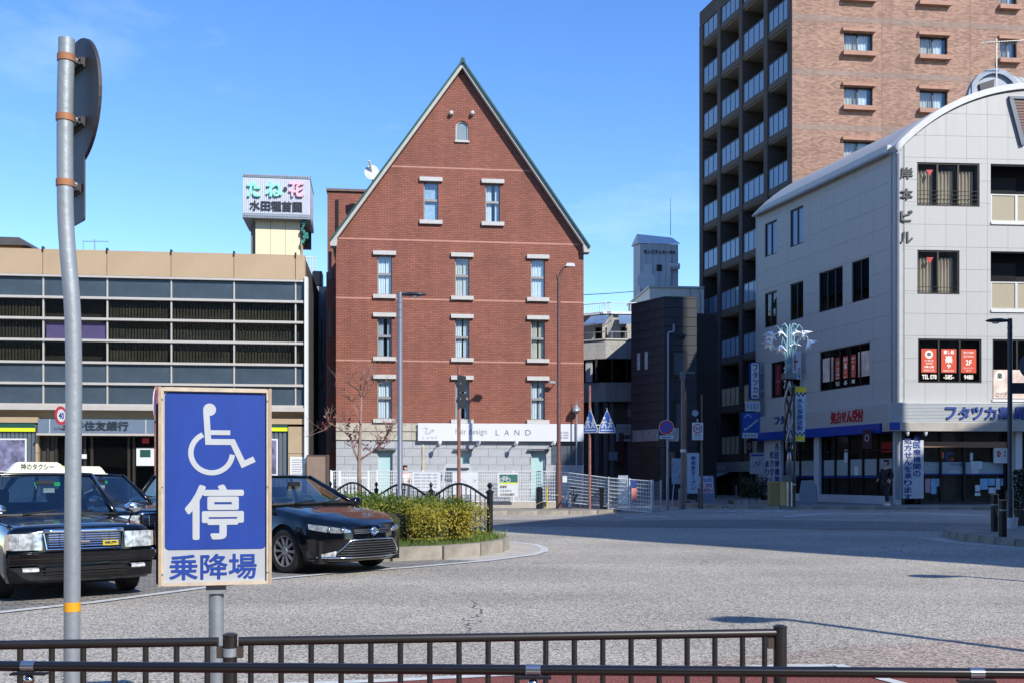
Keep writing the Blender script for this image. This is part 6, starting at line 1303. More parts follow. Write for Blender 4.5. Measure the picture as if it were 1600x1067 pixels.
fo = mb.build('foliage', leafmat('hedge_leaf', '#4e6427', '#8a8a34', '#bda746', (.62, .85)), hedge, recalc=False); fo['kind'] = 'stuff'
for k in range(28):
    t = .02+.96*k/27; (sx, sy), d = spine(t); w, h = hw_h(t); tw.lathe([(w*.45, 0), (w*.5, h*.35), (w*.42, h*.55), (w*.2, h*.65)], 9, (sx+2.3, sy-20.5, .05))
tw.build('dark_core', M('hedge_shade', '#2c3016', .95, var=.5, scale=14), hedge)  # solid dark core painting the shade inside the hedge
br = MB()
for k in range(120):
    t = rng.random(); (sx, sy), d = spine(t); w, h = hw_h(t); nv = Vector((-d.y, d.x)); u = rng.uniform(-w, w)*.95; br.tube([(sx+nv.x*u*.8+2.3, sy+nv.y*u*.8-20.5, 0), (sx+nv.x*u+2.3+rng.gauss(0, .05), sy+nv.y*u-20.5+rng.gauss(0, .05), .35)], .009, 4, False)
br.build('stems', M('hedge_stem', '#7b6f55', .9), hedge)['kind'] = 'stuff'
g = MB(); 
def inside(x, y, P):
    r_ = False; j = len(P)-1
    for i in range(len(P)):
        if (P[i][1] > y) != (P[j][1] > y) and x < (P[j][0]-P[i][0])*(y-P[i][1])/(P[j][1]-P[i][1])+P[i][0]: r_ = not r_
        j = i
    return r_
n = 0
while n < 4200:
    x, y = rng.uniform(-4.2, .1), rng.uniform(17.5, 24)
    if not inside(x, y, isl2): continue
    n += 1; h = rng.uniform(.06, .17)*(1.5 if x > -.8 else 1); a = rng.random()*6.28; w_ = .008; dx, dy = math.cos(a)*w_, math.sin(a)*w_; lx, ly = rng.gauss(0, .05), rng.gauss(0, .05)
    g.poly([(x-dx, y-dy, .18), (x+dx, y+dy, .18), (x+dx*.6+lx*.5, y+dy*.6+ly*.5, .18+h*.6), (x+lx, y+ly, .18+h)])
tag(g.build('grass', leafmat('grass_blade', '#3f551e', '#5e7630', '#7e844a'), None, recalc=False), 'tufts of grass growing along the edge of the kerbed island', 'grass', kind='stuff')
# ornamental railing behind the hedge
PO = [(-.46, 21.2), (-1.82, 23.0), (-3.30, 24.9), (-4.75, 26.8)]
IRON = M('black_iron', '#17191b', .4, .2, .1)
rail = thing('iron_railing', 'black wrought railing with arched tops behind the hedge', 'railing', (PO[0][0], PO[0][1], .19))
ox, oy = PO[0]
for k, (x, y) in enumerate(PO):
    r_ = .065 if k == 0 else .045; h = 1.0
    MB().lathe([(r_, 0), (r_, h-.08), (r_*1.3, h-.07), (r_*1.3, h-.03), (r_*.5, h), (r_*.4, h+.03), (r_*.85, h+.07), (r_*.9, h+.10), (r_*.5, h+.13), (r_*.3, h+.15)], 14, (x-ox, y-oy, 0)).build('post', IRON, rail, smooth=True, angle=35)
for k in range(3):
    a, b = Vector(PO[k]), Vector(PO[k+1]); L = (b-a).length; arcz = lambda t: .80+.32*math.sin(math.pi*t)**1.3
    if k == 1: arcz = lambda t: .80+.30*math.sin(math.pi*t)**1.3
    mb = MB(); mb.tube([(a.x-ox+(b.x-a.x)*q/16, a.y-oy+(b.y-a.y)*q/16, arcz(q/16)) for q in range(17)], .026, 8); mb.build('top_rail', IRON, rail, smooth=True); mb = MB(); mb.tube([(a.x-ox, a.y-oy, .12), (b.x-ox, b.y-oy, .12)], .02, 6); mb.build('bottom_rail', IRON, rail)
    n = 13
    for q in range(1, n): t = q/n; x, y = a.x+(b.x-a.x)*t-ox, a.y+(b.y-a.y)*t-oy; mb = MB(); mb.tube([(x, y, .12), (x, y, arcz(t))], .011, 6); mb.build('picket', IRON, rail)
# small tree, almost bare
tree = thing('small_tree', 'nearly bare young tree with a few dark red leaves at the hedge end', 'tree', (WX(563, 26.0), 26.0, .19))
tm = MB(); lv = MB(); rng = random.Random(11); BARK = M('bark', '#8a7266', .85, var=.2, scale=12)
def limb(p, d, l, r, depth):
    pts = [Vector(p)]; d = Vector(d).normalized()
    for q in range(4): d = (d+Vector((rng.gauss(0, .10), rng.gauss(0, .10), rng.gauss(0, .05)))).normalized(); pts.append(pts[-1]+d*l/4)
    tm.tube([tuple(q) for q in pts], [r, r*.85, r*.72, r*.6, r*.45], 6)
    if depth == 0: return
    for q in range(3 if depth > 1 else 4):
        k = rng.choice((2, 3, 4)); s_ = pts[k]; a = rng.random()*6.28; nd = d+Vector((math.cos(a), math.sin(a)*.6, .35))*.8; limb(s_, nd, l*rng.uniform(.5, .75), r*.5, depth-1)
def leaves_at(p, n, sp):
    for _ in range(n): leaf(lv, (p[0]+rng.gauss(0, sp), p[1]+rng.gauss(0, sp), p[2]+rng.gauss(0, sp)), rng.uniform(.03, .06), rng)
s_ = 26/1600; tx = lambda px, py: ((px-563)*s_, 0, WZ(py, 26)-.19)
tm.tube([tx(561.5, 775), tx(561, 740), tx(561.5, 705), tx(563.5, 660), tx(565, 620)], [.055, .048, .042, .028, .02], 8)
for pts, r_ in (([(561, 722), (552, 700), (545, 680), (533, 670), (520, 661)], .03), ([(562, 718), (580, 705), (597, 692), (606, 675), (612, 668)], .03), ([(563, 665), (556, 640), (548, 625), (542, 612)], .015), ([(565, 622), (558, 608), (546, 600)], .012), ([(565, 620), (570, 600), (577, 588)], .012), ([(565, 625), (575, 610), (590, 600), (598, 594)], .012), ([(566, 630), (563, 605), (561, 592)], .012), ([(520, 661), (505, 672), (484, 683)], .01), ([(597, 692), (610, 690), (618, 682)], .012)):
    P3 = [Vector(tx(*q))+Vector((0, rng.gauss(0, .12)*i, 0)) for i, q in enumerate(pts)]; tm.tube([tuple(q) for q in P3], [r_*(1-.18*i) for i in range(len(P3))], 6)
    for q in P3[1:]:
        for _ in range(3): limb(q, (rng.gauss(0, .7), rng.gauss(0, .5), .7), rng.uniform(.2, .5), r_*.4, 1)
for px, py, n in ((505, 662, 14), (519, 655, 18), (512, 664, 10), (545, 668, 20), (552, 680, 22), (557, 690, 14), (590, 690, 12), (600, 683, 22), (607, 675, 24), (613, 665, 12), (573, 700, 14), (596, 697, 12), (553, 655, 10), (628, 665, 10), (560, 671, 10)): leaves_at(tx(px, py), n, .07)
for _ in range(60): leaves_at((rng.gauss(0, .45), rng.gauss(0, .3), .35+rng.gauss(0, .13)), 2, .06)
tm.build('trunk', BARK, tree, smooth=True); lv.build('crown', leafmat('red_leaf', '#4a2428', '#7d3a38', '#8d5a48'), tree, recalc=False)
# ------------------------------------------------------------------ lamps
def hood(parent, sg, r, mat, y=0.0, z=0.0, l=.62):
    mb = MB(); n = 12
    prof = [(0, .03, .05), (.10, .06, .05), (.25, .12, .07), (.42, .13, .065), (.55, .09, .045), (.62, .02, .01)]
    rows = []
    for x, w, h in prof:
        ring = [(sg*(x*l/.62), y+w*math.cos(R(360*k/n)), z+(h if math.sin(R(360*k/n)) > 0 else h*.55)*math.sin(R(360*k/n))) for k in range(n)]; rows.append(mb._a(ring))
    for a, b in zip(rows, rows[1:]):
        for k in range(n): mb.f.append((a+k, a+(k+1) % n, b+(k+1) % n, b+k))
    mb.f.append(tuple(rows[0]+k for k in range(n))); mb.f.append(tuple(rows[-1]+k for k in range(n-1, -1, -1))); o = mb.build('lamp_head', mat, parent, smooth=True)
    mb = MB(); mb.lathe([(.01, -.035), (.07, -.03), (.09, 0)], 14, (sg*.36*l/.62, y, z-.035)); mb.build('lamp_glass', M('lamp_diffuser', '#c4c6c4', .3), o, smooth=True)
def street_lamp(label, loc, h, sg, mat, rz=0.0, bucket=False, r=.062, group='hooded street lamps', l=.62):
    o = thing('street_lamp', label, 'street lamp', loc, rz, group)
    MB().lathe([(r*1.35, 0), (r*1.35, .95), (r, 1.0), (r, h-.1), (r*.95, h)], 16).build('pole', mat, o, smooth=True, angle=30)
    for z in (h-.25, h-.42, h-.6): MB().lathe([(r*1.12, 0), (r*1.12, .03)], 14, (0, 0, z)).build('band', mat, o)
    hood(o, sg, r, M('lamp_hood', '#3a3c40', .4, .3), 0, h-.06, l)
    if bucket: MB().lathe([(.16, 0), (.19, .28)], 16).build('base_bucket', WHITE, o)
    return o
LG = M('lamp_post_grey', '#767c88', .45, .3, .08); LDK = M('lamp_post_dark', '#2b3038', .4, .2, .08)
street_lamp('grey street lamp with dark hood rising out of the hedge', (WX(625, 24), 24, .19), WZ(457, 24)-.19, 1, LG)
street_lamp('dark street lamp with white bucket base on the near pavement corner', (WX(1578, 26), 26, .15), WZ(498, 26)-.15, -1, LDK, bucket=True, r=.058)
rl_ = [o for o in bpy.data.objects if o.name.startswith('street_lamp') and 'bucket' in o.get('label', '')][0]
MB().box(-.05, .75, -.1, -.07, WZ(615, 26)-.15, WZ(598, 26)-.15).build('plate_back', LDK, rl_); MB().prism(circ(.52, WZ(572, 26)-.15, .33, 28), -.1, -.085).build('disc_back', M('disc_back_grey', '#4a525c', .5, .2), rl_)
# two more of the same lamps outside the view; their shadows lie on the road
tn = math.tan(R(EL))
for px, py in ((1168, 962), (1455, 897)):
    x, y = gpt(px, py); hh = 5.4; lab_ = 'lamp outside the view whose shadow lies '+('nearer' if px < 1300 else 'farther'); x -= AZ[0]*hh/tn; y -= AZ[1]*hh/tn; ol_ = street_lamp(lab_, (x+.3, y-.2, 0), hh, -1, LDK, l=.8); [setattr(q, 'scale', (1, 2.0, 1)) for q in ol_.children if q.name.startswith('lamp_head')]
# brown lamp by the pavement
bl = thing('brown_street_lamp', 'tall brown street lamp with curved arm and white head before the brick wall', 'street lamp', (WX(873, 42.5), 42.5, KZ))
s_ = 42.5/1600; hz = lambda py: WZ(py, 42.5)-KZ; BRL = M('red_brown_paint', '#5e3f3a', .5, var=.2, scale=8)
MB().lathe([(.12, 0), (.12, hz(725)), (.085, hz(718)), (.07, hz(440)), (.06, hz(432))], 14).build('pole', BRL, bl, smooth=True, angle=30)
mb = MB(); mb.tube([(0, 0, hz(440)), (.03, 0, hz(432)), (.10, 0, hz(424)), (.22, 0, hz(418)), (.42, 0, hz(416))], [.06, .05, .045, .04, .04], 8); mb.tube([(0, 0, hz(440)), (-.05, 0, hz(434)), (-.08, 0, hz(430))], [.055, .05, .045], 8); mb.build('arm', BRL, bl, smooth=True)
MB().prism([(.28, hz(417)), (.68, hz(417.5)), (.64, hz(412.5)), (.34, hz(412))], -.12, .12).build('lamp_head', WHITE, bl)
MB().lathe([(.13, 0), (.13, .02)], 14, (0, 0, hz(725))).build('band', BRL, bl)
# taupe square-armed lamp by the side street
tl = thing('taupe_street_lamp', 'taupe street lamp with a square block head near the side street', 'street lamp', (WX(1067, 41.5), 41.5, gz(WX(1067, 41.5), 41.5)))
g0 = tl.location[2]; hz = lambda py: WZ(py, 41.5)-g0; TP = M('taupe_paint', '#6b5a53', .5, var=.15, scale=9)
MB().lathe([(.10, 0), (.10, hz(718)), (.08, hz(715)), (.075, hz(592))], 14).build('pole', TP, tl, smooth=True, angle=30); MB().box(-.11, .09, -.1, .1, hz(592), hz(580)).build('head_block', M('head_grey', '#5f646a', .5, .3), tl); MB().box(.09, .48, -.06, .06, hz(583.5), hz(581)).build('arm', M('head_grey', '#5f646a'), tl); MB().lathe([(.105, 0), (.105, .12)], 14, (0, 0, hz(706))).build('sticker_band', WHITE, tl)
# lily lamp
ly = thing('flower_street_lamp', 'ornamental lamp post crowned with white lily flowers on pale blue stems', 'street lamp', (WX(1233, 39.6), 39.6, .33))
s_ = 39.6/1600; hz = lambda py: WZ(py, 39.6)-.33; MET = M('brushed_steel', '#8b9096', .3, .8, .1); DKM = M('dark_twist_metal', '#3a3d42', .3, .7, .1); STEM = M('pale_blue_stem', '#7fa3ae', .4, .2, .05); PET = M('white_petal', '#eceff2', .5, var=.03)
MB().lathe([(.13, 0), (.13, hz(752))], 16).build('base', MET, ly, smooth=True, angle=30); MB().box(-.2, .2, -.2, .2, hz(752), hz(742)).build('collar', MET, ly)
MB().lathe([(.13, hz(742)), (.08, hz(710)), (.05, hz(702))], 12).build('stem_cone', MET, ly, smooth=True)
for k in range(4):
    mb = MB(); pts = []
    for q in range(21): t = q/20; a = k*math.pi/2+t*math.pi*1.5; rr = .06+.13*math.sin(math.pi*t)+.03*math.sin(3*math.pi*t); pts.append((rr*math.cos(a), rr*math.sin(a), hz(705)+(hz(592)-hz(705))*t))
    mb.tube(pts, .05, 8); mb.build('twisted_rod', DKM if k % 2 else MET, ly, smooth=True)
MB().box(-.24, .24, -.24, .24, hz(592), hz(583)).build('collar', MET, ly)
rng = random.Random(5)
def flower(p, d, s):
    d = Vector(d).normalized(); a = d.orthogonal().normalized(); b = d.cross(a); mb = MB(); p = Vector(p)
    for k in range(6):
        t = 2*math.pi*k/6; o_ = a*math.cos(t)+b*math.sin(t); sd_ = d.cross(o_)
        q = [p+o_*s*.12, p+d*s*.5+o_*s*.35+sd_*s*.22, p+d*s*.75+o_*s*.85, p+d*s*.5+o_*s*.35-sd_*s*.22]; mb.poly([tuple(x) for x in q]); q2 = [x+d*.012 for x in q]; mb.poly([tuple(x) for x in q2[::-1]])
    mb.lathe([(s*.15, 0), (.02, .02)], 8, tuple(p)); return mb.build('flower', PET, ly, recalc=False)
for px, py, dx in ((1207, 520, -1), (1222, 518, -.5), (1206, 533, -1), (1243, 516, .5), (1255, 518, 1), (1240, 534, .3), (1259, 535, 1), (1220, 541, -.4)):
    x, z = (px-1233)*s_, hz(py); yy = rng.uniform(-.35, .25); mb = MB(); mid_ = (x*.35, yy*.4, max(z+.3, hz(530))); mb.tube([(x*.12, yy*.1, hz(585)), (x*.2, yy*.25, hz(560)), (x*.45, yy*.6, z+.05), (x*.75, yy*.9, z+.28), (x*.95, yy, z+.15), (x, yy, z)], [.035, .032, .028, .022, .02, .018], 7); mb.build('stem', STEM, ly, smooth=True); flower((x, yy, z+.03), (dx*.5, -.25, -.8), .36)
for dx in (-.14, .02, .16): mb = MB(); mb.tube([(dx*.4, 0, hz(585)), (dx*.6, .03, hz(545)), (dx*.5, 0, hz(512)), (dx*1.2, 0, hz(506)), (dx*2.2, 0, hz(510))], [.05, .045, .035, .03, .02], 8); mb.build('stem', STEM, ly, smooth=True)
for k in range(7): a = 2*math.pi*k/7; mb = MB(); mb.poly([(.05*math.cos(a), .05*math.sin(a), hz(583)), (.12*math.cos(a+.4), .12*math.sin(a+.4), hz(570)), (.30*math.cos(a), .30*math.sin(a), hz(555)), (.12*math.cos(a-.4), .12*math.sin(a-.4), hz(570))]); mb.build('leaf_blade', STEM, ly, recalc=False)
bn = thing('shopping_street_banner', 'white hanging banner with yellow ends and chequer trim beside the lily lamp', 'banner', (WX(1250, 39.4), 39.4, WZ(689, 39.4)), R(-4)); bh = WZ(604, 39.4)-WZ(689, 39.4); bw_ = .46
MB().grid(lambda u, v: (-bw_/2+bw_*u-.05*(1-v), .02*math.sin(v*5), bh*v), [0, .5, 1], [k/10 for k in range(11)]).build('cloth', M('banner_white', '#b9c6d2', .8, var=.03), bn, recalc=False)
YB = M('banner_yellow', '#e0c528', .7, var=.04)
for v0, v1 in ((0, .10), (.90, 1.0)): MB().grid(lambda u, v: (-bw_/2+bw_*u-.05*(1-v), .02*math.sin(v*5)-.004, bh*v), [0, .5, 1], [v0, (v0+v1)/2, v1]).build('yellow_band', YB, bn, recalc=False)
for v0 in (.10, .83):
    for r_ in range(2):
        for k in range(6):
            if (k+r_) % 2 == 0: v = v0+.035*r_; MB().grid(lambda u, w: (-bw_/2+bw_*u-.05*(1-w), .02*math.sin(w*5)-.006, bh*w), [k/6, (k+1)/6], [v, v+.035]).build('chequer', INK, bn, recalc=False)
text(bn, '大久保商店街', -.12, .10, bh*.2, bh*.8, -.03, NAVY, .02, .004, vertical=True); text(bn, 'ようこそ', .12, .2, bh*.4, bh*.8, -.03, SKYB, .01, .004, vertical=True)
MB().tube([(-.45, .0, bh+.02), (.3, 0, bh+.02)], .018, 6).tube([(-.5, .0, .0), (.2, 0, .0)], .018, 6).build('bracket', STEEL, bn)
dp = thing('dark_banner_post', 'slim black post beside the lily lamp carrying the banner', 'post', (WX(1241, 39.3), 39.3, .33)); MB().lathe([(.05, 0), (.05, WZ(690, 39.3)-.33), (.035, WZ(600, 39.3)-.33)], 10).build('pole', IRON, dp); MB().lathe([(.06, 0), (.06, .04)], 10, (0, 0, WZ(757, 39.3)-.33)).build('band', WHITE, dp)
# ------------------------------------------------------------------ posts with road signs
RUST = M('rusty_red_pole', '#8b5a50', .6, var=.3, scale=7); BLUES = M('sign_blue', '#1f55a8', .4, var=.05); SRED = M('sign_red', '#b0313c', .4, var=.06); SWH = M('sign_white', '#c3c6c8', .4, var=.03)
def walkers(mb, k, x0, z0, d0, d1):
    for cx, h in ((-.10, .40), (.12, .33)):
        s = h/.40; f = lambda x, z: (x0+k*(cx+x*s), z0+k*(z*s)); W_ = k*.055*s
        mb.prism(circ(*f(0, .37), k*.045*s, 12), d0, d1); mb.stroke([f(0, .32), f(-.01, .16)], W_*1.7, d0, d1); mb.stroke([f(0, .17), f(.05, .09), f(.06, 0)], W_, d0, d1); mb.stroke([f(-.02, .17), f(-.05, .08), f(-.11, .01)], W_, d0, d1); mb.stroke([f(.01, .30), f(.09, .20)], W_*.7, d0, d1); mb.stroke([f(-.02, .30), f(-.09, .19)], W_*.7, d0, d1)
xs_ = thing('crossing_sign', 'rusty pole with twin blue and white pedestrian crossing signs by the mesh fence', 'road sign', (WX(921.5, 42), 42, KZ)); s_ = 42/1600; hz = lambda py: WZ(py, 42)-KZ
MB().lathe([(.055, 0), (.05, hz(602))], 10).build('pole', RUST, xs_, smooth=True, angle=30); MB().tube([(0, -.05, hz(664)), (.72, -.05, hz(664))], .025, 6).build('arm', SWH, xs_)
for cx, w, ry, lit in ((0.02, .52, R(38), 0), (.70, .72, 0, 1)):
    p_ = bpy.data.objects.new('sign_plate', None); COL.objects.link(p_); p_.parent = xs_; p_.location = (cx, -.08, hz(676)); p_.rotation_euler = (0, 0, -ry); h = hz(641)-hz(676); w = .68
    pent = lambda i: [(-w/2+i, i), (w/2-i, i), (w/2-i*.9, h*.20), (i*.3+.02, h-i*1.6), (-i*.3-.02, h-i*1.6), (-w/2+i*.9, h*.20)]
    MB().prism(pent(0), -.012, .012).build('plate', SWH, p_); MB().prism(pent(.035), -.016, -.0125).build('field', BLUES, p_); mb = MB(); walkers(mb, 1.15, 0, .19, -.02, -.0165); mb.box(-.26, .26, -.02, -.0165, .09, .14); mb.box(-.24, -.14, -.02, -.0165, .19, .225); mb.box(.16, .25, -.02, -.0165, .19, .225); mb.build('pictogram', SWH, p_)
    MB().tube([(0, .03, h-.02), (0, .03, h+.1)], .025, 6).build('clamp', STEEL, p_)
np_ = thing('no_parking_sign', 'grey pole with red and blue no parking disc and a white plate under it', 'road sign', (WX(1043, 41.6), 41.6, gz(WX(1043, 41.6), 41.6))); hz = lambda py: WZ(py, 41.6)-np_.location[2]
def noparking(par, x, y, z, r, rz=0.0):
    d = bpy.data.objects.new('sign_disc', None); COL.objects.link(d); d.parent = par; d.location = (x, y, z); d.rotation_euler = (0, 0, rz)
    MB().prism(circ(0, 0, r, 32), -.012, .012).build('plate', SWH, d); MB().prism(circ(0, 0, r*.94, 32), -.016, -.0125).build('rim', SRED, d); MB().prism(circ(0, 0, r*.70, 32), -.02, -.0165).build('field', BLUES, d); MB().stroke([(-r*.52, r*.52), (r*.52, -r*.52)], r*.2, -.024, -.0205).build('bar', SRED, d); return d
MB().lathe([(.06, 0), (.06, hz(745)), (.045, hz(740)), (.04, hz(655))], 12).build('pole', STEEL, np_, smooth=True, angle=30); noparking(np_, -.06, -.08, hz(667), .30); MB().box(-.33, .22, -.1, -.08, hz(685), hz(680)).build('plate', SWH, np_); MB().box(-.26, .15, -.105, -.1005, hz(683.4), hz(682)).build('arrow', NAVY, np_)
b30 = thing('speed_limit_sign', 'slim dark post with a white board showing a red ringed 30', 'road sign', (WX(1096.5, 40.8), 40.8, gz(WX(1096.5, 40.8), 40.8))); hz = lambda py: WZ(py, 40.8)-b30.location[2]
MB().lathe([(.05, 0), (.05, hz(700)), (.035, hz(690)), (.03, hz(616))], 10).build('pole', M('brown_post_paint', '#54483f', .5), b30, smooth=True, angle=30); a, b = (1081-1096.5)*40.8/1600, (1098-1096.5)*40.8/1600; z0, z1 = hz(687), hz(660); cx = (a+b)/2
bd = MB().box(a, b, -.08, -.06, z0, z1).build('board', SWH, b30); mb = MB(); mb.stroke(circ(cx, z0+(z1-z0)*.66, .165, 28), .045, -.085, -.0805, True); mb.build('ring', SRED, bd); text(bd, '30', cx-.1, cx+.1, z0+(z1-z0)*.56, z0+(z1-z0)*.76, -.081, NAVY, .02, .004); text(bd, '区域', cx-.12, cx+.12, z0+(z1-z0)*.22, z0+(z1-z0)*.36, -.081, INK, .0, .004); text(bd, 'ここから', cx-.15, cx+.15, z0+(z1-z0)*.05, z0+(z1-z0)*.18, -.081, INK, .0, .004)
MB().tube([(cx, -.05, z1), (cx, -.05, z1+.16)], .03, 6).build('clamp', STEEL, b30); mb = MB(); mb.lathe([(.13, -.01), (.13, .01)], 20, ((1086-1096.5)*.0255, -.03, hz(645)), 'y'); mb.build('rear_disc', M('sign_back_grey', '#8b979e', .5, .3), b30)
p40 = thing('speed_limit_sign', 'grey post behind the bent pole with a red ringed 40 disc', 'road sign', (WX(107, 33), 33, 0)); hz = lambda py: WZ(py, 33); MB().lathe([(.04, 0), (.04, hz(628))], 10).build('pole', STEEL, p40)
dsc = bpy.data.objects.new('sign_disc', None); COL.objects.link(dsc); dsc.parent = p40; dsc.location = (-.21, -.08, hz(649)); dsc.rotation_euler = (0, 0, R(78)); MB().prism(circ(0, 0, .30, 32), -.01, .01).build('plate', SRED, dsc); MB().prism(circ(0, 0, .205, 32), -.014, -.0105).build('field', SWH, dsc); text(dsc, '40', -.13, .13, -.1, .1, -.015, NAVY, .02, .004)
text(p40, '自転車', -.42, .0, hz(672), hz(667), -.09, INK, .0, .004)
rp2 = thing('rusty_sign_pole', 'rusty red pole with a no parking disc seen edge on before the bank', 'road sign', (WX(244, 31), 31, 0)); hz = lambda py: WZ(py, 31); MB().lathe([(.06, 0), (.055, hz(603))], 10).build('pole', RUST, rp2, smooth=True, angle=30); MB().lathe([(.062, 0), (.062, .05)], 10, (0, 0, hz(770))).build('band', SWH, rp2); noparking(rp2, .03, -.1, hz(632), .5, R(100)).scale = (1, 1, 1.0)
sp3 = thing('signal_back_pole', 'rust red pole in the hedge with a dark plate seen from behind', 'road sign', (WX(717, 22.4), 22.4, .19)); hz = lambda py: WZ(py, 22.4)-.19; MB().lathe([(.04, 0), (.036, hz(572))], 10).build('pole', RUST, sp3, smooth=True, angle=30)
for z0, z1, x in ((hz(611), hz(586), .06), (hz(637), hz(613), .06)):
    o = MB().prism(rrect(-.16, .16, z0, z1, .03), -.008, .008).build('plate', M('plate_back', '#2c2c30', .5, .2), sp3); o.location = (x, 0.02, 0); o.rotation_euler = (0, 0, R(58))
for py in (600, 624): MB().lathe([(.05, 0), (.05, .04)], 10, (0, 0, hz(py))).build('band', M('band_grey', '#b9bbb8', .5), sp3)
# ------------------------------------------------------------------ bollards, posts, boards on the pavements
for px, py, Y, lab in ((842.5, 795, 42.2, 'black bollard beside the yellow post on the far pavement'), (942, 795, 41.8, 'black bollard just right of the rusty crossing sign pole')):
    o = thing('bollard', lab, 'bollard', (WX(px, Y), Y, KZ), 0, 'black bollards'); h = WZ(760, Y)-KZ; MB().lathe([(.13, 0), (.13, h*.84), (.15, h*.85), (.15, h*.90), (.12, h*.91), (.12, h*.97), (.08, h)], 18).build('body', IRON, o, smooth=True, angle=30)
for px, Y, top, lab in ((1567, 22.4, 780, 'thick black bollard at the kerb of the near pavement corner'), (1554, 24.6, 771, 'thinner black bollard behind the kerb one'), (1574, 27.2, 767, 'slim black bollard beside the dark street lamp')):
    o = thing('bollard', lab, 'bollard', (WX(px, Y), Y, .15), 0, 'bollards on the near corner'); h = WZ(top, Y)-.15; r_ = .085 if px < 1570 else .05; MB().lathe([(r_, 0), (r_, h-.04), (r_*1.1, h-.035), (r_*1.1, h-.01), (r_*.7, h)], 16).build('body', IRON, o, smooth=True, angle=30); MB().lathe([(r_*1.06, 0), (r_*1.06, .03)], 16, (0, 0, h*.7)).build('chain_ring', STEEL, o)
cd = MB(); cd.tube([(WX(1567, 22.4), 22.4, .75), (WX(1560, 23.5), 23.5, .5), (WX(1554, 24.6), 24.6, .8)], .012, 6); cd.tube([(WX(1576, 26.8), 26.8, .65), (12.9, 26.0, .35), (13.6, 25.5, .6)], .012, 6); tag(cd.build('chain', INK), 'thin dark chain hanging between the near corner bollards', 'chain')
yp = thing('yellow_post', 'thin yellow post tied with rope to the brown lamp', 'post', (WX(854.5, 42), 42, KZ)); MB().lathe([(.035, 0), (.035, .9), (.05, .91), (.05, .95)], 10).build('pole', M('yellow_paint', '#b8a24a', .6, var=.15), yp)
cr = MB(); cr.tube([(WX(854.5, 42), 42, .95), (WX(862, 42.2), 42.2, .7), (WX(873, 42.4), 42.4, .72), (WX(884, 42.6), 42.6, .6)], .015, 5); cr.tube([(WX(854.5, 42), 42, .55), (WX(835, 42), 42, .3), (WX(790, 41.6), 41.6, .28)], .012, 5); tag(cr.build('rope', M('rope', '#a89f8c', .8)), 'pale rope slung from the yellow post', 'rope')
for px, Y, py0, c_, lab in ((1061.5, 42, 763, '#8f949a', 'short pale post at the foot of the side street'), (1150.5, 47, 758, '#5f6265', 'thin grey post before the dark shopfront'), (1092, 41.2, 762, '#3c3a37', 'short dark post beside the speed limit post')):
    gz0 = gz(WX(px, Y), Y)+(.12 if Y > 45 else 0); o = thing('short_post', lab, 'post', (WX(px, Y), Y, gz0), 0, 'short posts'); MB().lathe([(.04, 0), (.04, WZ(py0, Y)-gz0-.03), (.055, WZ(py0, Y)-gz0-.02), (.05, WZ(py0, Y)-gz0)], 10).build('pole', M('post'+c_, c_, .5), o)
af_ = thing('a_board_sign', 'leaning board with hand lettered opening time before the dark shops', 'sign board', (WX(1104, 46), 46, .33), R(6)); s_ = 46/1600; h = WZ(723, 46)-WZ(762, 46)+.1; w_ = 28*s_
o = MB().box(-w_/2, w_/2, -.02, .02, 0, h).build('board', M('board_bluegrey', '#6d7685', .6, var=.1), af_); o.rotation_euler = (R(-12), 0, 0); bd = MB().box(-w_/2+.06, w_/2-.06, -.03, -.021, h*.33, h-.05).build('face', M('board_pale', '#c3cad4', .6, var=.06), o)
for s__, z0, z1, m_ in (('11/23㊏', .75, .93, NAVY), ('11:00', .54, .71, RED), ('OPEN', .35, .51, RED)): text(o, s__, -w_/2+.1, w_/2-.1, h*z0, h*z1, -.032, m_, .02, .004)
MB().box(-w_/2, -w_/2+.04, .3, .34, 0, h*.95).box(w_/2-.04, w_/2, .3, .34, 0, h*.95).build('rear_leg', FRAME_DK, af_)
nf = thing('banner_flag', 'tall white vertical banner with blue letters beside the leaning board', 'banner', (WX(1083, 45.5), 45.5, .33), R(4)); MB().box(-.27, .27, -.01, .01, .4, 2.2).build('cloth', M('banner_pale', '#a6b2c0', .8, var=.06), nf); text(nf, '美容室オープン', -.11, .11, .55, 2.08, -.012, NAVY, .02, .004, vertical=True); MB().tube([(-.3, .02, 0), (-.3, .02, 2.35)], .015, 6).build('pole', STEEL, nf); MB().lathe([(.18, 0), (.18, .06)], 14, (-.3, .02, 0)).build('foot', IRON, nf)
ws_ = thing('chalkboard', 'small white framed notice easel left of the vertical banner', 'sign board', (WX(1060, 46), 46, .3), R(5)); MB().box(-.3, .3, -.02, .02, .85, 2.0).build('board', M('easel_pale', '#8fa0ac', .6, var=.35, scale=6), ws_); MB().tube([(-.28, 0, 0), (-.2, 0, .9)], .02, 6).tube([(.28, 0, 0), (.2, 0, .9)], .02, 6).build('leg', SWH, ws_)
ns = thing('notice_stand', 'white notice board on a short stake among the planter shrubs', 'notice board', (WX(1183, 45), 45, .33), R(4)); h0 = WZ(740, 45)-.33; h1 = WZ(707, 45)-.33; MB().box(-.32, .32, -.02, .02, h0, h1).build('board', M('notice_pale', '#c6ced6', .6), ns); MB().box(-.28, .28, -.026, -.021, h1-.14, h1-.05).build('heading', NAVY, ns); mb = MB(); mb.stroke([(-.15, h0+.3), (-.05, h0+.55), (.05, h0+.35), (.15, h0+.6)], .03, -.026, -.021); mb.build('map_print', NAVY, ns); MB().box(-.03, .03, .021, .05, 0, h1-.1).build('stake', FRAME_DK, ns)
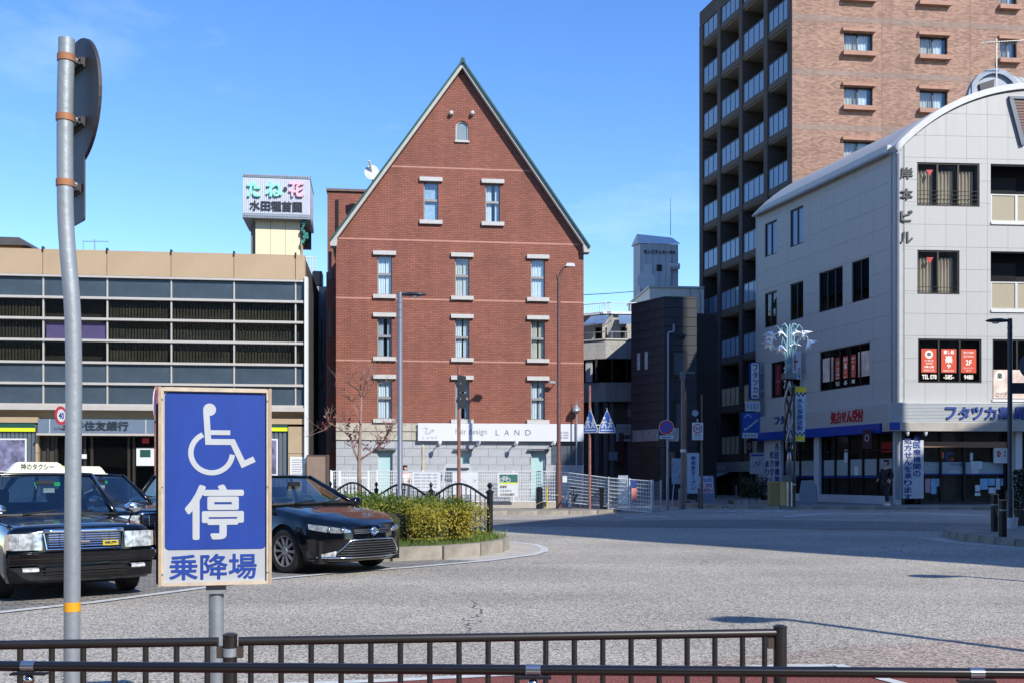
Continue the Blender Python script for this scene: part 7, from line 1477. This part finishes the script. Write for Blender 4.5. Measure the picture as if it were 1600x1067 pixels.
# planter with shrub, kerb blocks and cream cabinet
pl = thing('planter_bed', 'low block edged flower bed with dark shrubs before the pharmacy corner', 'planter', (WX(1190, 42.5), 42.5, .2)); x0, x1 = -1.15, 1.0
for k in range(7): piece('edge_block', M('planter_block', '#8b8279', .85, var=.15), pl, x0+(x1-x0)*k/7+.01, x0+(x1-x0)*(k+1)/7-.01, -.1, .1, 0, .3)
MB().box(x0, x1, .1, 1.2, 0, .25).build('soil', M('soil', '#5b4d3a'), pl)
sb = MB(); rng = random.Random(9)
for i in range(1500): a = rng.random()*6.28; rr = rng.random()**.4; leaf(sb, (-.2+.75*rr*math.cos(a)*rng.uniform(.5, 1), .6+.45*math.sin(a)*rr, .3+.9*rng.random()*rr+.1), .06, rng)
sb.build('shrub', leafmat('dark_shrub', '#1e2a1a', '#34402a', '#4c4a30'), pl, recalc=False)['kind'] = 'stuff'
sb = MB()
for i in range(400): leaf(sb, (rng.uniform(.1, .9), rng.uniform(.15, .7), .28+.2*rng.random()), .05, rng)
sb.build('red_flowers', leafmat('dark_red_flower', '#3a1418', '#6a2026', '#3a4a26'), pl, recalc=False)['kind'] = 'stuff'
cbx = thing('cream_cabinet', 'small cream metal cabinet standing against the lily lamp foot', 'cabinet', (WX(1216, 40.2), 40.2, .33)); hh = WZ(753, 40.2)-.33; MB().box(-.36, .02, -.2, .25, .03, hh).build('side', M('cabinet_shaded', '#8c7d4c', .5, var=.08), cbx); MB().box(.022, .33, -.22, .25, .03, hh).build('body', M('cabinet_cream', '#c9ac6c', .5, var=.06), cbx); MB().box(-.38, .35, -.24, .27, hh, hh+.03).build('lid', M('cabinet_cream', '#c9ac6c'), cbx); MB().box(.25, .29, -.235, -.221, hh*.4, hh*.6).build('handle', STEEL, cbx)  # side is the cream darkened, painting a shaded face
cv = thing('covered_bench', 'grey cloth covered seat against the pharmacy side window', 'bench', (WX(1262, 44.6), 44.6, .33), R(-20)); MB().prism([(-.35, 0), (.4, 0), (.36, .75), (.2, 1.0), (-.25, .98), (-.33, .5)], -.2, .2).build('cover', M('cloth_grey', '#8a8f93', .9, var=.1), cv)
# ------------------------------------------------------------------ white mesh fence before the brick building, boards on it
MW = M('white_wire', '#cfd3d2', .5, var=.06)
fen = thing('mesh_fence', 'white welded mesh fence along the pavement before the brick building', 'fence', (-7.6, 43.2, KZ))
def mesh_run(p0, p1, zb0, zt0, zb1, zt1, n, parent, dx=.075, dz=.14):
    o = parent.location; a, b = Vector((p0[0]-o[0], p0[1]-o[1])), Vector((p1[0]-o[0], p1[1]-o[1]))
    for k in range(n+1): t = k/n; p = a+(b-a)*t; MB().lathe([(.035, 0), (.035, zt0+(zt1-zt0)*t+.05-o[2])], 8, (p.x, p.y, 0)).build('post', MW, parent)
    for k in range(n):
        mb = MB(); q0, q1 = a+(b-a)*k/n, a+(b-a)*(k+1)/n; L = (q1-q0).length; m = int(L/dx)
        zb = lambda t: zb0+(zb1-zb0)*(k+t)/n-o[2]; zt_ = lambda t: zt0+(zt1-zt0)*(k+t)/n-o[2]
        for i in range(m+1): t = i/m; p = q0+(q1-q0)*t; mb.tube([(p.x, p.y, zb(t)), (p.x, p.y, zt_(t))], .010, 4, False)
        H_ = zt_(0)-zb(0); m2 = int(H_/dz)
        for i in range(m2+1): f = i/m2; mb.tube([(q0.x, q0.y-.01, zb(0)+(zt_(0)-zb(0))*f), (q1.x, q1.y-.01, zb(1)+(zt_(1)-zb(1))*f)], .012 if 0 < i < m2 else .02, 4, False)
        mb.build('mesh_panel', MW, parent, recalc=False)['kind'] = 'stuff'
FY = 43.6
mesh_run((WX(517, FY-.6), FY-.6), (WX(872, FY), FY), .42, 1.70, .42, 1.70, 5, fen)
mesh_run((WX(872, FY), FY), (WX(951, 41.5), 41.5), .42, 1.70, .26, 1.42, 1, fen); mesh_run((WX(951, 41.5), 41.5), (WX(1018, 40.0), 40.0), .2, 1.42, .08, 1.30, 2, fen)
MB().slab([(WX(517, FY-.6)+7.6, FY-.6-43.2-.1), (WX(872, FY)+7.6, FY-43.2-.1), (WX(872, FY)+7.6, FY-43.2+.1), (WX(517, FY-.6)+7.6, FY-.6-43.2+.1)], 0, .25).build('footing', CONC, fen)
gt_ = thing('mesh_gate', 'white framed gate left ajar at the left end of the mesh fence', 'gate', (WX(517, 42.6), 42.6, KZ)); 
for px in (519, 531, 576): MB().box((px-517)*.0266-.04, (px-517)*.0266+.04, -.04, .04, 0, 1.55).build('gate_post', MW, gt_)
MB().box((531-517)*.0266, (576-517)*.0266, -.02, .02, 1.25, 1.31).build('gate_bar', MW, gt_); mb = MB(); [mb.tube([((533+3*k-517)*.0266, 0, .1), ((533+3*k-517)*.0266, 0, 1.25)], .01, 4) for k in range(15)]; mb.build('gate_wires', MW, gt_)['kind'] = 'stuff'
g2 = thing('grey_mesh_gate', 'grey mesh gate leaf standing open at the right end of the white fence', 'gate', (WX(1021, 40.0), 40.0, .05), R(25)); mb = MB(); [mb.tube([(.06*k, 0, .08), (.06*k, 0, 1.2)], .008, 4) for k in range(6)]; [mb.tube([(0, 0, .1+.11*k), (.3, 0, .1+.11*k)], .008, 4) for k in range(11)]; mb.build('wires', STEEL, g2)['kind'] = 'stuff'; MB().box(.3, .36, -.03, .03, 0, 1.28).build('frame', STEEL, g2); MB().box(-.05, .0, -.03, .03, 0, 1.28).build('frame', STEEL, g2)
def board(name, label, px0, px1, py0, py1, Y, mat, cat='notice'):
    o = thing(name, label, cat, (WX((px0+px1)/2, Y), Y, WZ(py1, Y)), R(3)); w_ = (px1-px0)*Y/1600; h = (py1-py0)*Y/1600; MB().box(-w_/2, w_/2, -.012, .012, 0, h).build('panel', mat, o); return o, w_, h
o, w_, h = board('bicycle_sign', 'white bicycle parking notice with dark green top tied to the mesh fence', 777.5, 809.5, 738, 775.5, 43.0, SWH); MB().box(-w_/2+.08, w_/2-.02, -.018, -.0125, h*.60, h*.93).build('field', M('sign_green', '#2f5f56', .5), o); MB().box(-w_/2+.08, w_/2-.02, -.018, -.0125, h*.54, h*.59).build('stripe', LIME, o)
mb = MB(); cx = -.12
for q in (-.14, .14): mb.stroke(circ(cx+q, h*.70, .085, 20), .024, -.024, -.0185, True)
mb.stroke([(cx-.14, h*.70), (cx-.05, h*.80), (cx+.08, h*.80), (cx+.14, h*.70)], .024, -.024, -.0185); mb.stroke([(cx-.05, h*.80), (cx, h*.69), (cx+.08, h*.80), (cx+.06, h*.86), (cx+.12, h*.87)], .02, -.024, -.0185); mb.stroke([(cx-.10, h*.84), (cx-.0, h*.84)], .03, -.024, -.0185); mb.build('pictogram', SWH, o)
text(o, '駐輪場', -w_/2+.1, -.05, h*.36, h*.48, -.013, M('brown_ink', '#6b6253', .6), .02, .004); text(o, '三井住友銀行', -w_/2+.1, w_/2-.15, h*.04, h*.15, -.013, M('brown_ink', '#6b6253'), .03, .004); text(o, 'お客様専用', -w_/2+.1, .15, h*.2, h*.3, -.013, M('grey_ink', '#7d828a'), .0, .004)
o, w_, h = board('rules_notice', 'large white notice with five rows of grey writing on the mesh fence', 644, 688, 737, 766, 42.9, SWH)
for k in range(5): text(o, '駐車場ご利用の皆様へお願い', -w_/2+.1, w_/2-.1, h*(.82-.17*k), h*(.91-.17*k), -.013, M('grey_ink', '#7d828a'), .0, .004)
o, w_, h = board('map_notice', 'white notice with faint sketch map on the mesh fence', 707, 747, 737, 772, 42.95, SWH); mb = MB(); rng = random.Random(4)
for k in range(12): x, z = rng.uniform(-.4, .4), rng.uniform(.15, h-.15); mb.stroke([(x, z), (x+rng.uniform(-.2, .2), z+rng.uniform(-.15, .15)), (x+rng.uniform(-.2, .2), z+rng.uniform(-.15, .15))], .012, -.017, -.0125)
mb.build('map_print', M('grey_ink', '#7d828a'), o)
o, w_, h = board('white_sheet', 'blank white sheet fastened to the fence just before its right end', 965, 982, 742, 787, 41.05, M('sheet_white', '#d5dadd', .6, var=.08)); o.rotation_euler = (0, 0, R(-38))
o, w_, h = board('blue_plate', 'small dark blue plate with red notice below on the fence end', 985.5, 996, 750, 760, 40.5, NAVY); MB().box(-.1, .13, -.012, .01, -.55, -.05).build('red_notice', M('pale_red_print', '#c97d76', .6, var=.2), o)
o, w_, h = board('paper_notice', 'small white paper on the fence beside the brown lamp', 879, 886, 743, 753, 42.4, SWH)
# white van and a walker behind the fence
vn = thing('white_van', 'white minivan parked behind the mesh fence before the salon', 'van', (WX(716, 46.0), 45.4, KZ)); VW = M('van_white', '#b9bbbd', .3, 0, .02, coat=.5)
S2 = [(-.74, .25), (-.75, .95), (-.70, 1.15), (-.60, 1.80), (-.48, 1.9), (.48, 1.9), (.60, 1.80), (.70, 1.15), (.75, .95), (.74, .25)]
MB().prism(S2, .0, 1.7).build('body', VW, vn); MB().prism([(-.58, 1.12), (.58, 1.12), (.50, 1.72), (-.50, 1.72)], -.012, -.002).build('windscreen', M('van_glass', '#3e4a58', .08, 0, .1, spec=.7), vn); MB().box(-.72, .72, -.06, .0, .28, .5).build('bumper', VW, vn)
for s_ in (-1, 1): MB().box(s_*.48, s_*.70, -.03, -.001, .72, .9).build('headlight', LAMPW, vn); MB().lathe([(.27, -.08), (.27, .08)], 20, (s_*.66, .35, .27), 'x').build('wheel', RUBBER, vn); MB().box(s_*.76, s_*.9, .1, .18, 1.1, 1.3).build('mirror', TRIM, vn)
MB().box(-.2, .2, -.07, -.061, .33, .45).build('plate', M('kei_yellow', '#c8b04a', .5), vn)
pr = thing('person', 'person in a white top walking behind the mesh fence half hidden by the lamp', 'person', (WX(633, 44.6), 44.6, KZ), R(20))
def skin(name, nodes, edges, mat, parent, sub=2):
    me = bpy.data.meshes.new(name); me.from_pydata([n_[0] for n_ in nodes], edges, []); o = bpy.data.objects.new(name, me); COL.objects.link(o); md = o.modifiers.new('skin', 'SKIN'); me.skin_vertices[0].data[0].use_root = True
    for i, n_ in enumerate(nodes): r_ = n_[1]; me.skin_vertices[0].data[i].radius = (r_, r_) if not isinstance(r_, tuple) else r_
    o.modifiers.new('sub', 'SUBSURF').levels = sub; dg = bpy.context.evaluated_depsgraph_get(); m2 = bpy.data.meshes.new_from_object(o.evaluated_get(dg)); bpy.data.objects.remove(o); m2.materials.clear(); m2.materials.append(mat); m2.polygons.foreach_set('use_smooth', [True]*len(m2.polygons)); o = bpy.data.objects.new(name, m2); COL.objects.link(o); o.parent = parent; return o
nd = [((0, 0, .95), .14), ((0, 0, 1.2), .13), ((0, .0, 1.42), .15), ((0, -.01, 1.52), .055), ((0, -.02, 1.58), .06), ((0, -.03, 1.67), .095), ((0, -.02, 1.75), .07), ((.19, 0, 1.42), .06), ((.25, .06, 1.15), .045), ((.23, -.08, .95), .035), ((.22, -.14, .88), .035), ((-.19, 0, 1.42), .06), ((-.25, -.08, 1.16), .045), ((-.22, -.24, 1.0), .035), ((-.21, -.30, .95), .035), ((.09, .02, .88), .095), ((.1, -.12, .5), .065), ((.1, -.08, .1), .045), ((.1, -.2, .04), .035), ((-.09, 0, .88), .095), ((-.1, .08, .5), .065), ((-.1, .26, .14), .045), ((-.1, .18, .05), .035)]
ed = [(0, 1), (1, 2), (2, 3), (3, 4), (4, 5), (5, 6), (2, 7), (7, 8), (8, 9), (9, 10), (2, 11), (11, 12), (12, 13), (13, 14), (0, 15), (15, 16), (16, 17), (17, 18), (0, 19), (19, 20), (20, 21), (21, 22)]
body = skin('body', nd, ed, M('skin_tone', '#b98d78', .6, var=.05), pr)
nd2 = [((0, 0, .88), .17), ((0, 0, 1.15), .155), ((0, 0, 1.41), .17), ((.2, 0, 1.42), .085), ((.255, .06, 1.15), .065), ((.235, -.06, .98), .05), ((-.2, 0, 1.42), .085), ((-.255, -.08, 1.16), .065), ((-.225, -.22, 1.02), .05)]
skin('shirt', nd2, [(0, 1), (1, 2), (2, 3), (3, 4), (4, 5), (2, 6), (6, 7), (7, 8)], M('shirt_white', '#cdbfb8', .8, var=.05), pr)
skin('trousers', [((0, 0, .92), .16), ((.09, .02, .86), .115), ((.1, -.12, .5), .085), ((.1, -.085, .13), .065), ((-.09, 0, .86), .115), ((-.1, .08, .5), .085), ((-.1, .25, .17), .065)], [(0, 1), (1, 2), (2, 3), (0, 4), (4, 5), (5, 6)], M('trousers_grey', '#6f7078', .8), pr); skin('hair', [((0, .0, 1.72), .095), ((0, .03, 1.66), .085), ((0, .0, 1.77), .07)], [(0, 1), (0, 2)], M('hair_dark', '#2a2220', .6), pr)
p2 = thing('person', 'person in dark clothes standing by the pharmacy corner pier', 'person', (WX(1385, 40.9), 40.9, .33), R(-60))
for nm, src, m_ in (('body', 'body', M('skin_tone', '#b98d78')), ('shirt', 'shirt', M('jacket_black', '#1d1e22', .8)), ('trousers', 'trousers', M('trousers_black', '#202126', .8)), ('hair', 'hair', M('hair_dark', '#2a2220'))):
    s0 = [c_ for c_ in pr.children if c_.name.split('.')[0] == src][0]; me_ = s0.data.copy(); me_.materials.clear(); me_.materials.append(m_); o = bpy.data.objects.new(nm, me_); COL.objects.link(o); o.parent = p2
for q in (-.1, .1): MB().box(q-.05, q+.05, -.22 if q > 0 else .1, .02 if q > 0 else .32, -.0, .07).build('shoe', SWH, p2)
wp = thing('wooden_stake', 'weathered pale stake standing behind the mesh fence beside the notice', 'post', (WX(661, 44.4), 44.4, KZ)); MB().lathe([(.07, 0), (.06, WZ(694, 44.4)-KZ-.1), (.03, WZ(694, 44.4)-KZ)], 8).build('pole', M('weathered_wood', '#b3a78e', .9, var=.2), wp)
sb2 = thing('potted_shrub', 'dark shrub in a pot at the right edge beyond the dark street lamp', 'shrub', (WX(1600, 27.6), 27.6, .15)); MB().lathe([(.2, 0), (.26, .4), (.28, .42)], 16).build('pot', M('pot_dark', '#3a302b', .7), sb2); sbm = MB(); rng = random.Random(21)
for i in range(1400): a = rng.random()*6.28; rr = rng.random()**.4; leaf(sbm, (.32*rr*math.cos(a), .32*rr*math.sin(a), .45+1.05*rng.random()), .05, rng)
sbm.build('crown', leafmat('dark_shrub_b', '#141c12', '#243020', '#30301e'), sb2, recalc=False)['kind'] = 'stuff'
# bicycle
bk = thing('bicycle', 'black bicycle with front basket leaning by the mesh fence', 'bicycle', (WX(899, 42.6), 42.6, KZ), R(62)); BKM = M('bicycle_black', '#1c1d20', .35, .3, .05)
for x in (-.53, .53):
    wv = MB(); wv.tube([(x+.31*math.cos(R(a)), 0, .33+.31*math.sin(R(a))) for a in range(0, 361, 12)], .018, 6); w_ = wv.build('wheel', RUBBER, bk, smooth=True); wv = MB(); [wv.tube([(x, 0, .33), (x+.3*math.cos(R(a)), 0, .33+.3*math.sin(R(a)))], .003, 4, False) for a in range(0, 360, 20)]; wv.lathe([(.03, -.05), (.03, .05)], 10, (x, 0, .33), 'y'); wv.build('spokes', CHROME, w_)
    fv = MB(); fv.tube([(x+.345*math.cos(R(a)), 0, .33+.345*math.sin(R(a))) for a in range(20, 171, 15)], .022, 6); fv.build('mudguard', CHROME, w_)
fm = MB(); fm.tube([(.53, 0, .33), (.42, 0, .78), (.38, 0, .98)], .018, 8); fm.tube([(.43, 0, .72), (.0, 0, .36), (-.06, 0, .30)], .022, 8); fm.tube([(.41, 0, .80), (.0, 0, .48)], .018, 8); fm.tube([(-.06, 0, .30), (-.16, 0, .80)], .02, 8); fm.tube([(-.53, .05, .33), (-.06, .03, .30)], .012, 6); fm.tube([(-.53, .05, .33), (-.14, .02, .66)], .012, 6); fm.tube([(-.53, -.05, .33), (-.14, -.02, .66)], .012, 6); fm.build('frame', BKM, bk, smooth=True)
mb = MB(); mb.tube([(.25, -.27, 1.04), (.33, -.2, 1.05), (.39, 0, .99), (.33, .2, 1.05), (.25, .27, 1.04)], .014, 6); mb.build('handlebar', CHROME, bk, smooth=True); mb = MB(); mb.prism([(-.30, .84), (-.02, .82), (-.02, .86), (-.16, .90), (-.32, .90)], -.09, .09); mb.build('saddle', BKM, bk)
mb = MB()
for k in range(7): mb.box(.48+.05*k, .488+.05*k, -.18, -.172, .78, 1.0); mb.box(.48+.05*k, .488+.05*k, .172, .18, .78, 1.0)
for z in (.78, .88, 1.0): mb.box(.47, .79, -.185, -.175, z, z+.01); mb.box(.47, .79, .175, .185, z, z+.01); mb.box(.47, .48, -.18, .18, z, z+.01); mb.box(.78, .79, -.18, .18, z, z+.01)
mb.box(.47, .79, -.18, .18, .775, .78); mb.build('basket', BKM, bk); mb = MB(); mb.box(-.62, -.25, -.07, .07, .70, .715); mb.tube([(-.53, .07, .33), (-.55, .07, .70)], .007, 4); mb.build('rear_rack', CHROME, bk); MB().lathe([(.09, -.01), (.09, .01)], 18, (-.06, .04, .30), 'y').build('chainring', CHROME, bk); MB().tube([(-.06, .06, .30), (.02, .08, .16)], .01, 5).build('pedal', BKM, bk); MB().tube([(-.15, .06, .30), (-.22, .2, .02)], .01, 5).build('stand', CHROME, bk)
# power cable in the sky gap
cbm = MB(); cbm.tube([(WX(912, 55), 55, WZ(461, 55)), (WX(950, 56), 56, WZ(459, 56)), (WX(990, 57), 57, WZ(456, 57))], .02, 5); tag(cbm.build('power_cable', INK), 'thin power cable crossing the sky gap beside the brick gable', 'cable')
# ------------------------------------------------------------------ bent sign pole at the left
Yp = 4.9; s_ = Yp/1600
bp = thing('bent_sign_pole', 'bent grey steel pole at the left with a dark round sign seen from behind', 'road sign', (WX(113, Yp), Yp, 0)); px0 = 113
ctr = [(1215, 112), (1067, 112), (900, 113), (750, 114), (640, 115.5), (560, 115.5), (500, 114), (460, 112), (425, 108.5), (390, 105.5), (355, 103), (320, 102), (260, 101.5), (190, 101.5), (140, 102), (100, 103.5), (62, 104.5)]
sm = []
for (ya, xa), (yb, xb) in zip(ctr, ctr[1:]):
    for q in range(4): sm.append((ya+(yb-ya)*q/4, xa+(xb-xa)*q/4))
sm.append(ctr[-1]); sm = [(y, sum(sm[max(0, min(len(sm)-1, i+k))][1] for k in range(-3, 4))/7) for i, (y, x) in enumerate(sm)]
POLE = M('weathered_pole', '#8d959b', .5, .3, .14, 9, bump=.15, bscale=25, streak=.15)
mb = MB(); mb.tube([((x-px0)*s_, 0, max(0, WZ(y, Yp))) for y, x in sm], .0375, 24, True); mb.build('pole', POLE, bp, smooth=True, angle=40)
RB = M('rusted_band', '#9a6b4c', .7, .2, .25, 14); DB = M('sign_back', '#38383c', .55, .2, .12)
def pxat(y): return min(sm, key=lambda q: abs(q[0]-y))[1]
for y in (92, 185, 287): MB().lathe([(.042, -.016), (.042, .016)], 24, ((pxat(y)-px0)*s_, 0, WZ(y, Yp))).build('clamp_band', RB, bp, smooth=True, angle=40)
MB().lathe([(.0382, -.022), (.0382, .022)], 24, ((pxat(947)-px0)*s_, 0, WZ(947, Yp))).build('yellow_tape', M('yellow_tape', '#d99a1e', .5, var=.08), bp, smooth=True, angle=40)
ud = R(131-180)   # direction of the plates in plan
def plate(cx, cy, cz, poly, name):
    o = MB().prism(poly, -.004, .004).build(name, DB, bp); o.location = (cx, cy, cz); o.rotation_euler = (0, 0, ud); return o
dx, dy = .755*.075-.069, .656*.075+.078
dp_ = plate((104-px0)*s_+dx+.012, dy, WZ(147, Yp), circ(0, 0, .305, 40), 'round_sign_back')
rm = MB().stroke(circ(0, 0, .30, 40), .012, .004, .012, True).build('sign_rim', DB, dp_)
rp_ = plate((103-px0)*s_+dx+.012, dy, WZ(287, Yp), rrect(-.10, .11, -.165, .165, .015), 'plate_back')
for par, zz_ in ((dp_, WZ(92, Yp)-WZ(147, Yp)), (dp_, WZ(185, Yp)-WZ(147, Yp)), (rp_, 0)):
    m_ = MB(); w_ = .12 if par is dp_ else .075; m_.box(-w_, w_, -.012, -.0045, zz_-.026, zz_-.018); m_.box(-w_, w_, -.026, -.0045, zz_-.0175, zz_+.018); m_.box(-w_*.95, w_*.95, -.034, -.0265, zz_+.006, zz_+.018); m_.box(-w_*.95, w_*.95, -.034, -.0265, zz_-.018, zz_-.006); br_ = m_.build('bracket', M('bracket_dark', '#2e2e31', .5, .3), par)
    mm_ = MB(); mm_.tube([(.06, -.03, zz_), (.06, -.06, zz_)], .008, 6); mm_.lathe([(.012, 0), (.012, -.012)], 6, (.1, -.034, zz_), 'y'); mm_.build('bolt', STEEL, par)
for o in (dp_, rp_): o.rotation_euler = (0, 0, ud+math.pi) if False else (0, 0, ud)
# ------------------------------------------------------------------ disabled boarding sign
Yd = 5.3; s_ = Yd/1600
ds = thing('boarding_sign', 'blue and white wheelchair boarding place sign box on a grey pole', 'sign', (WX(337.5, Yd), Yd, 0), R(14))
MB().lathe([(.0385, 0), (.0385, WZ(910, Yd))], 24, (0, .05, 0)).build('pole', STEEL, ds, smooth=True, angle=40)
z0, z1 = WZ(912, Yd), WZ(607, Yd); hw_ = .272
FRM = M('cream_frame', '#bcae99', .6, var=.16, scale=18); 
MB().prism(rrect(-hw_-.022, hw_-.004, z0+.005, z1-.08, .012), -.006, .085).build('case', M('case_dark', '#2d2a28', .6, .1, .15), ds)
mb = MB(); t = .018
mb.box(-hw_-.004, -hw_+t, -.034, -.0125, z0, z1); mb.box(hw_-t, hw_+.004, -.034, -.0125, z0, z1); mb.box(-hw_+t, hw_-t, -.034, -.0125, z1-t, z1+.002); mb.box(-hw_+t, hw_-t, -.034, -.0125, z0-.002, z0+t*.8); fr_ = mb.build('frame', FRM, ds)
mb = MB(); mb.box(-hw_-.008, -hw_+.006, -.038, .02, z0-.004, z1+.003); mb.box(hw_-.006, hw_+.008, -.038, .02, z0-.004, z1+.003); mb.build('frame_edge', M('cream_edge', '#a89680', .6, var=.2, scale=14), ds)
for x in (-hw_+.012, hw_-.012):
    for z in (z0+.06, (z0+z1)/2, z1-.06): MB().lathe([(.005, -.004), (.005, 0)], 8, (x, -.034, z), 'y').build('screw', STEEL, fr_)
pw_ = hw_-t; MB().box(-pw_, pw_, -.0165, -.0126, z0+t*.8, z1-t).build('white_panel', M('panel_white', '#a6abb0', .5, var=.05, scale=6), ds)
bz0 = WZ(857, Yd); BLP = M('panel_blue', '#213f90', .42, var=.12, scale=5, streak=.25)
fld = MB().prism(rrect(-pw_+.004, pw_-.004, bz0, z1-t-.004, .022), -.0195, -.0167).build('blue_field', BLP, ds)
SW = M('symbol_white', '#b0b5b9', .5, var=.04, scale=9)
def sp_(px, py): return ((px-342)*s_*1.03, WZ(py, Yd))     # photo pixel on the panel
m_ = MB(); yy0, yy1 = -.0215, -.0196
m_.prism(circ(*sp_(333, 640), 9.6*s_, 24), yy0, yy1)
m_.stroke([sp_(328, 641), sp_(331, 690), sp_(366.5, 690), sp_(382, 724.5), sp_(398.5, 716.5)], 9.2*s_, yy0-.0004, yy1); m_.stroke([sp_(332, 675.5), sp_(363, 675.5)], 7.4*s_, yy0-.0008, yy1)
cx, cz = sp_(336, 707); rr = 31*s_
pts = [(cx+rr*math.cos(R(a)), cz+rr*math.sin(R(a))) for a in range(115, 380-18, 8)]; m_.stroke(pts, 8*s_, yy0-.0002, yy1); m_.build('wheelchair_symbol', SW, fld)
a, b = sp_(297, 842), sp_(383, 756); text(fld, '停', a[0], b[0], a[1], b[1], -.0196, SW, .022, .002)
a, b = sp_(275, 904), sp_(402, 864); o = text(ds, '乗降場', a[0], b[0], a[1], b[1], -.0167, M('panel_blue', '#27409c'), .018, .002)
MB().box(-.05, .05, .0, .05, z0-.05, z0).build('bracket', STEEL, ds)
# ------------------------------------------------------------------ foreground railings
rl1 = thing('picket_railing', 'dark brown pipe railing with upright bars crossing the foreground', 'railing', (0, 4.5, 0))
fy = lambda x: .1*x; zt_ = .748
xe = [(-3.6, WX(343, 4.39)), (WX(374, 4.39), WX(1212, 4.62))]
for a, b in xe: mb = MB(); mb.tube([(a, fy(a), zt_), (b, fy(b), zt_)], .0195, 16); mb.build('top_rail', BROWN_PIPE, rl1, smooth=True, angle=40); mb = MB(); mb.tube([(a, fy(a), .1), (b, fy(b), .1)], .017, 12); mb.build('bottom_rail', BROWN_PIPE, rl1, smooth=True, angle=40)
for px, Y in ((360.5, 4.39), (1219, 4.62)):
    x = WX(px, Y); MB().lathe([(.03, 0), (.03, zt_+.022), (.032, zt_+.024), (.032, zt_+.03), (.018, zt_+.036)], 20, (x, fy(x), 0)).build('post', BROWN_PIPE, rl1, smooth=True, angle=30)
    if px < 800: MB().lathe([(.0325, -.018), (.0325, .018)], 20, (x, fy(x), zt_-.045)).build('clamp_band', STEEL, rl1, smooth=True, angle=30)
    for s2 in ((-1, 1) if px < 800 else (-1,)): MB().box(x+s2*.03, x+s2*.055, fy(x)-.012, fy(x)+.012, zt_-.07, zt_-.02).build('bracket', M('bracket_brown', '#4b423c', .5, .3), rl1)
x = WX(349, 4.38); k = 0
pk_ = MB().tube([(0, 0, .1), (0, 0, zt_)], .0125, 12).build('picket', BROWN_PIPE, rl1, smooth=True, angle=40); pm = pk_.data
xs_p = [WX(325, 4.38)-.127*k for k in range(22)]+[WX(393, 4.40)+.1268*k for k in range(18)]+[WX(1195, 4.61)]
for i, x in enumerate(xs_p):
    if i == 0: o = pk_
    else: o = bpy.data.objects.new('picket', pm); COL.objects.link(o); o.parent = rl1
    o.location = (x, fy(x), 0)
rl2 = thing('handrail', 'single dark pipe handrail with bright steel joints nearest the viewer', 'railing', (0, 3.99, 0)); f2 = lambda x: -.04*x; z2 = .70
CH2 = M('bright_joint', '#aab0b6', .2, .9, .05)
sx = [WX(46, 4.07), WX(833, 3.99), WX(1525, 3.92)]; bounds = [-3.2]+sx+[3.2]
for a, b in zip(bounds, bounds[1:]): mb = MB(); mb.tube([(a+.028, f2(a+.028), z2), (b-.028, f2(b-.028), z2)], .0205, 18); mb.build('rail', M('brown_glossy_pipe', '#181615', .25, 0, .12, coat=.4), rl2, smooth=True, angle=40)
for x in sx:
    y = f2(x); mb = MB(); mb.tube([(x-.027, f2(x-.027), z2), (x+.027, f2(x+.027), z2)], .0222, 18); mb.build('joint', CH2, rl2, smooth=True, angle=40)
    MB().box(x-.07, x+.07, y-.018, y+.018, z2-.034, z2-.026).build('saddle', IRON, rl2); MB().lathe([(.012, -.075), (.02, -.06), (.022, -.05), (.012, -.035)], 14, (x, y, z2)).build('swivel', CHROME, rl2, smooth=True); MB().lathe([(.03, -z2), (.03, -.09), (.02, -.075)], 18, (x, y, z2)).build('post', BROWN_PIPE, rl2, smooth=True, angle=40)
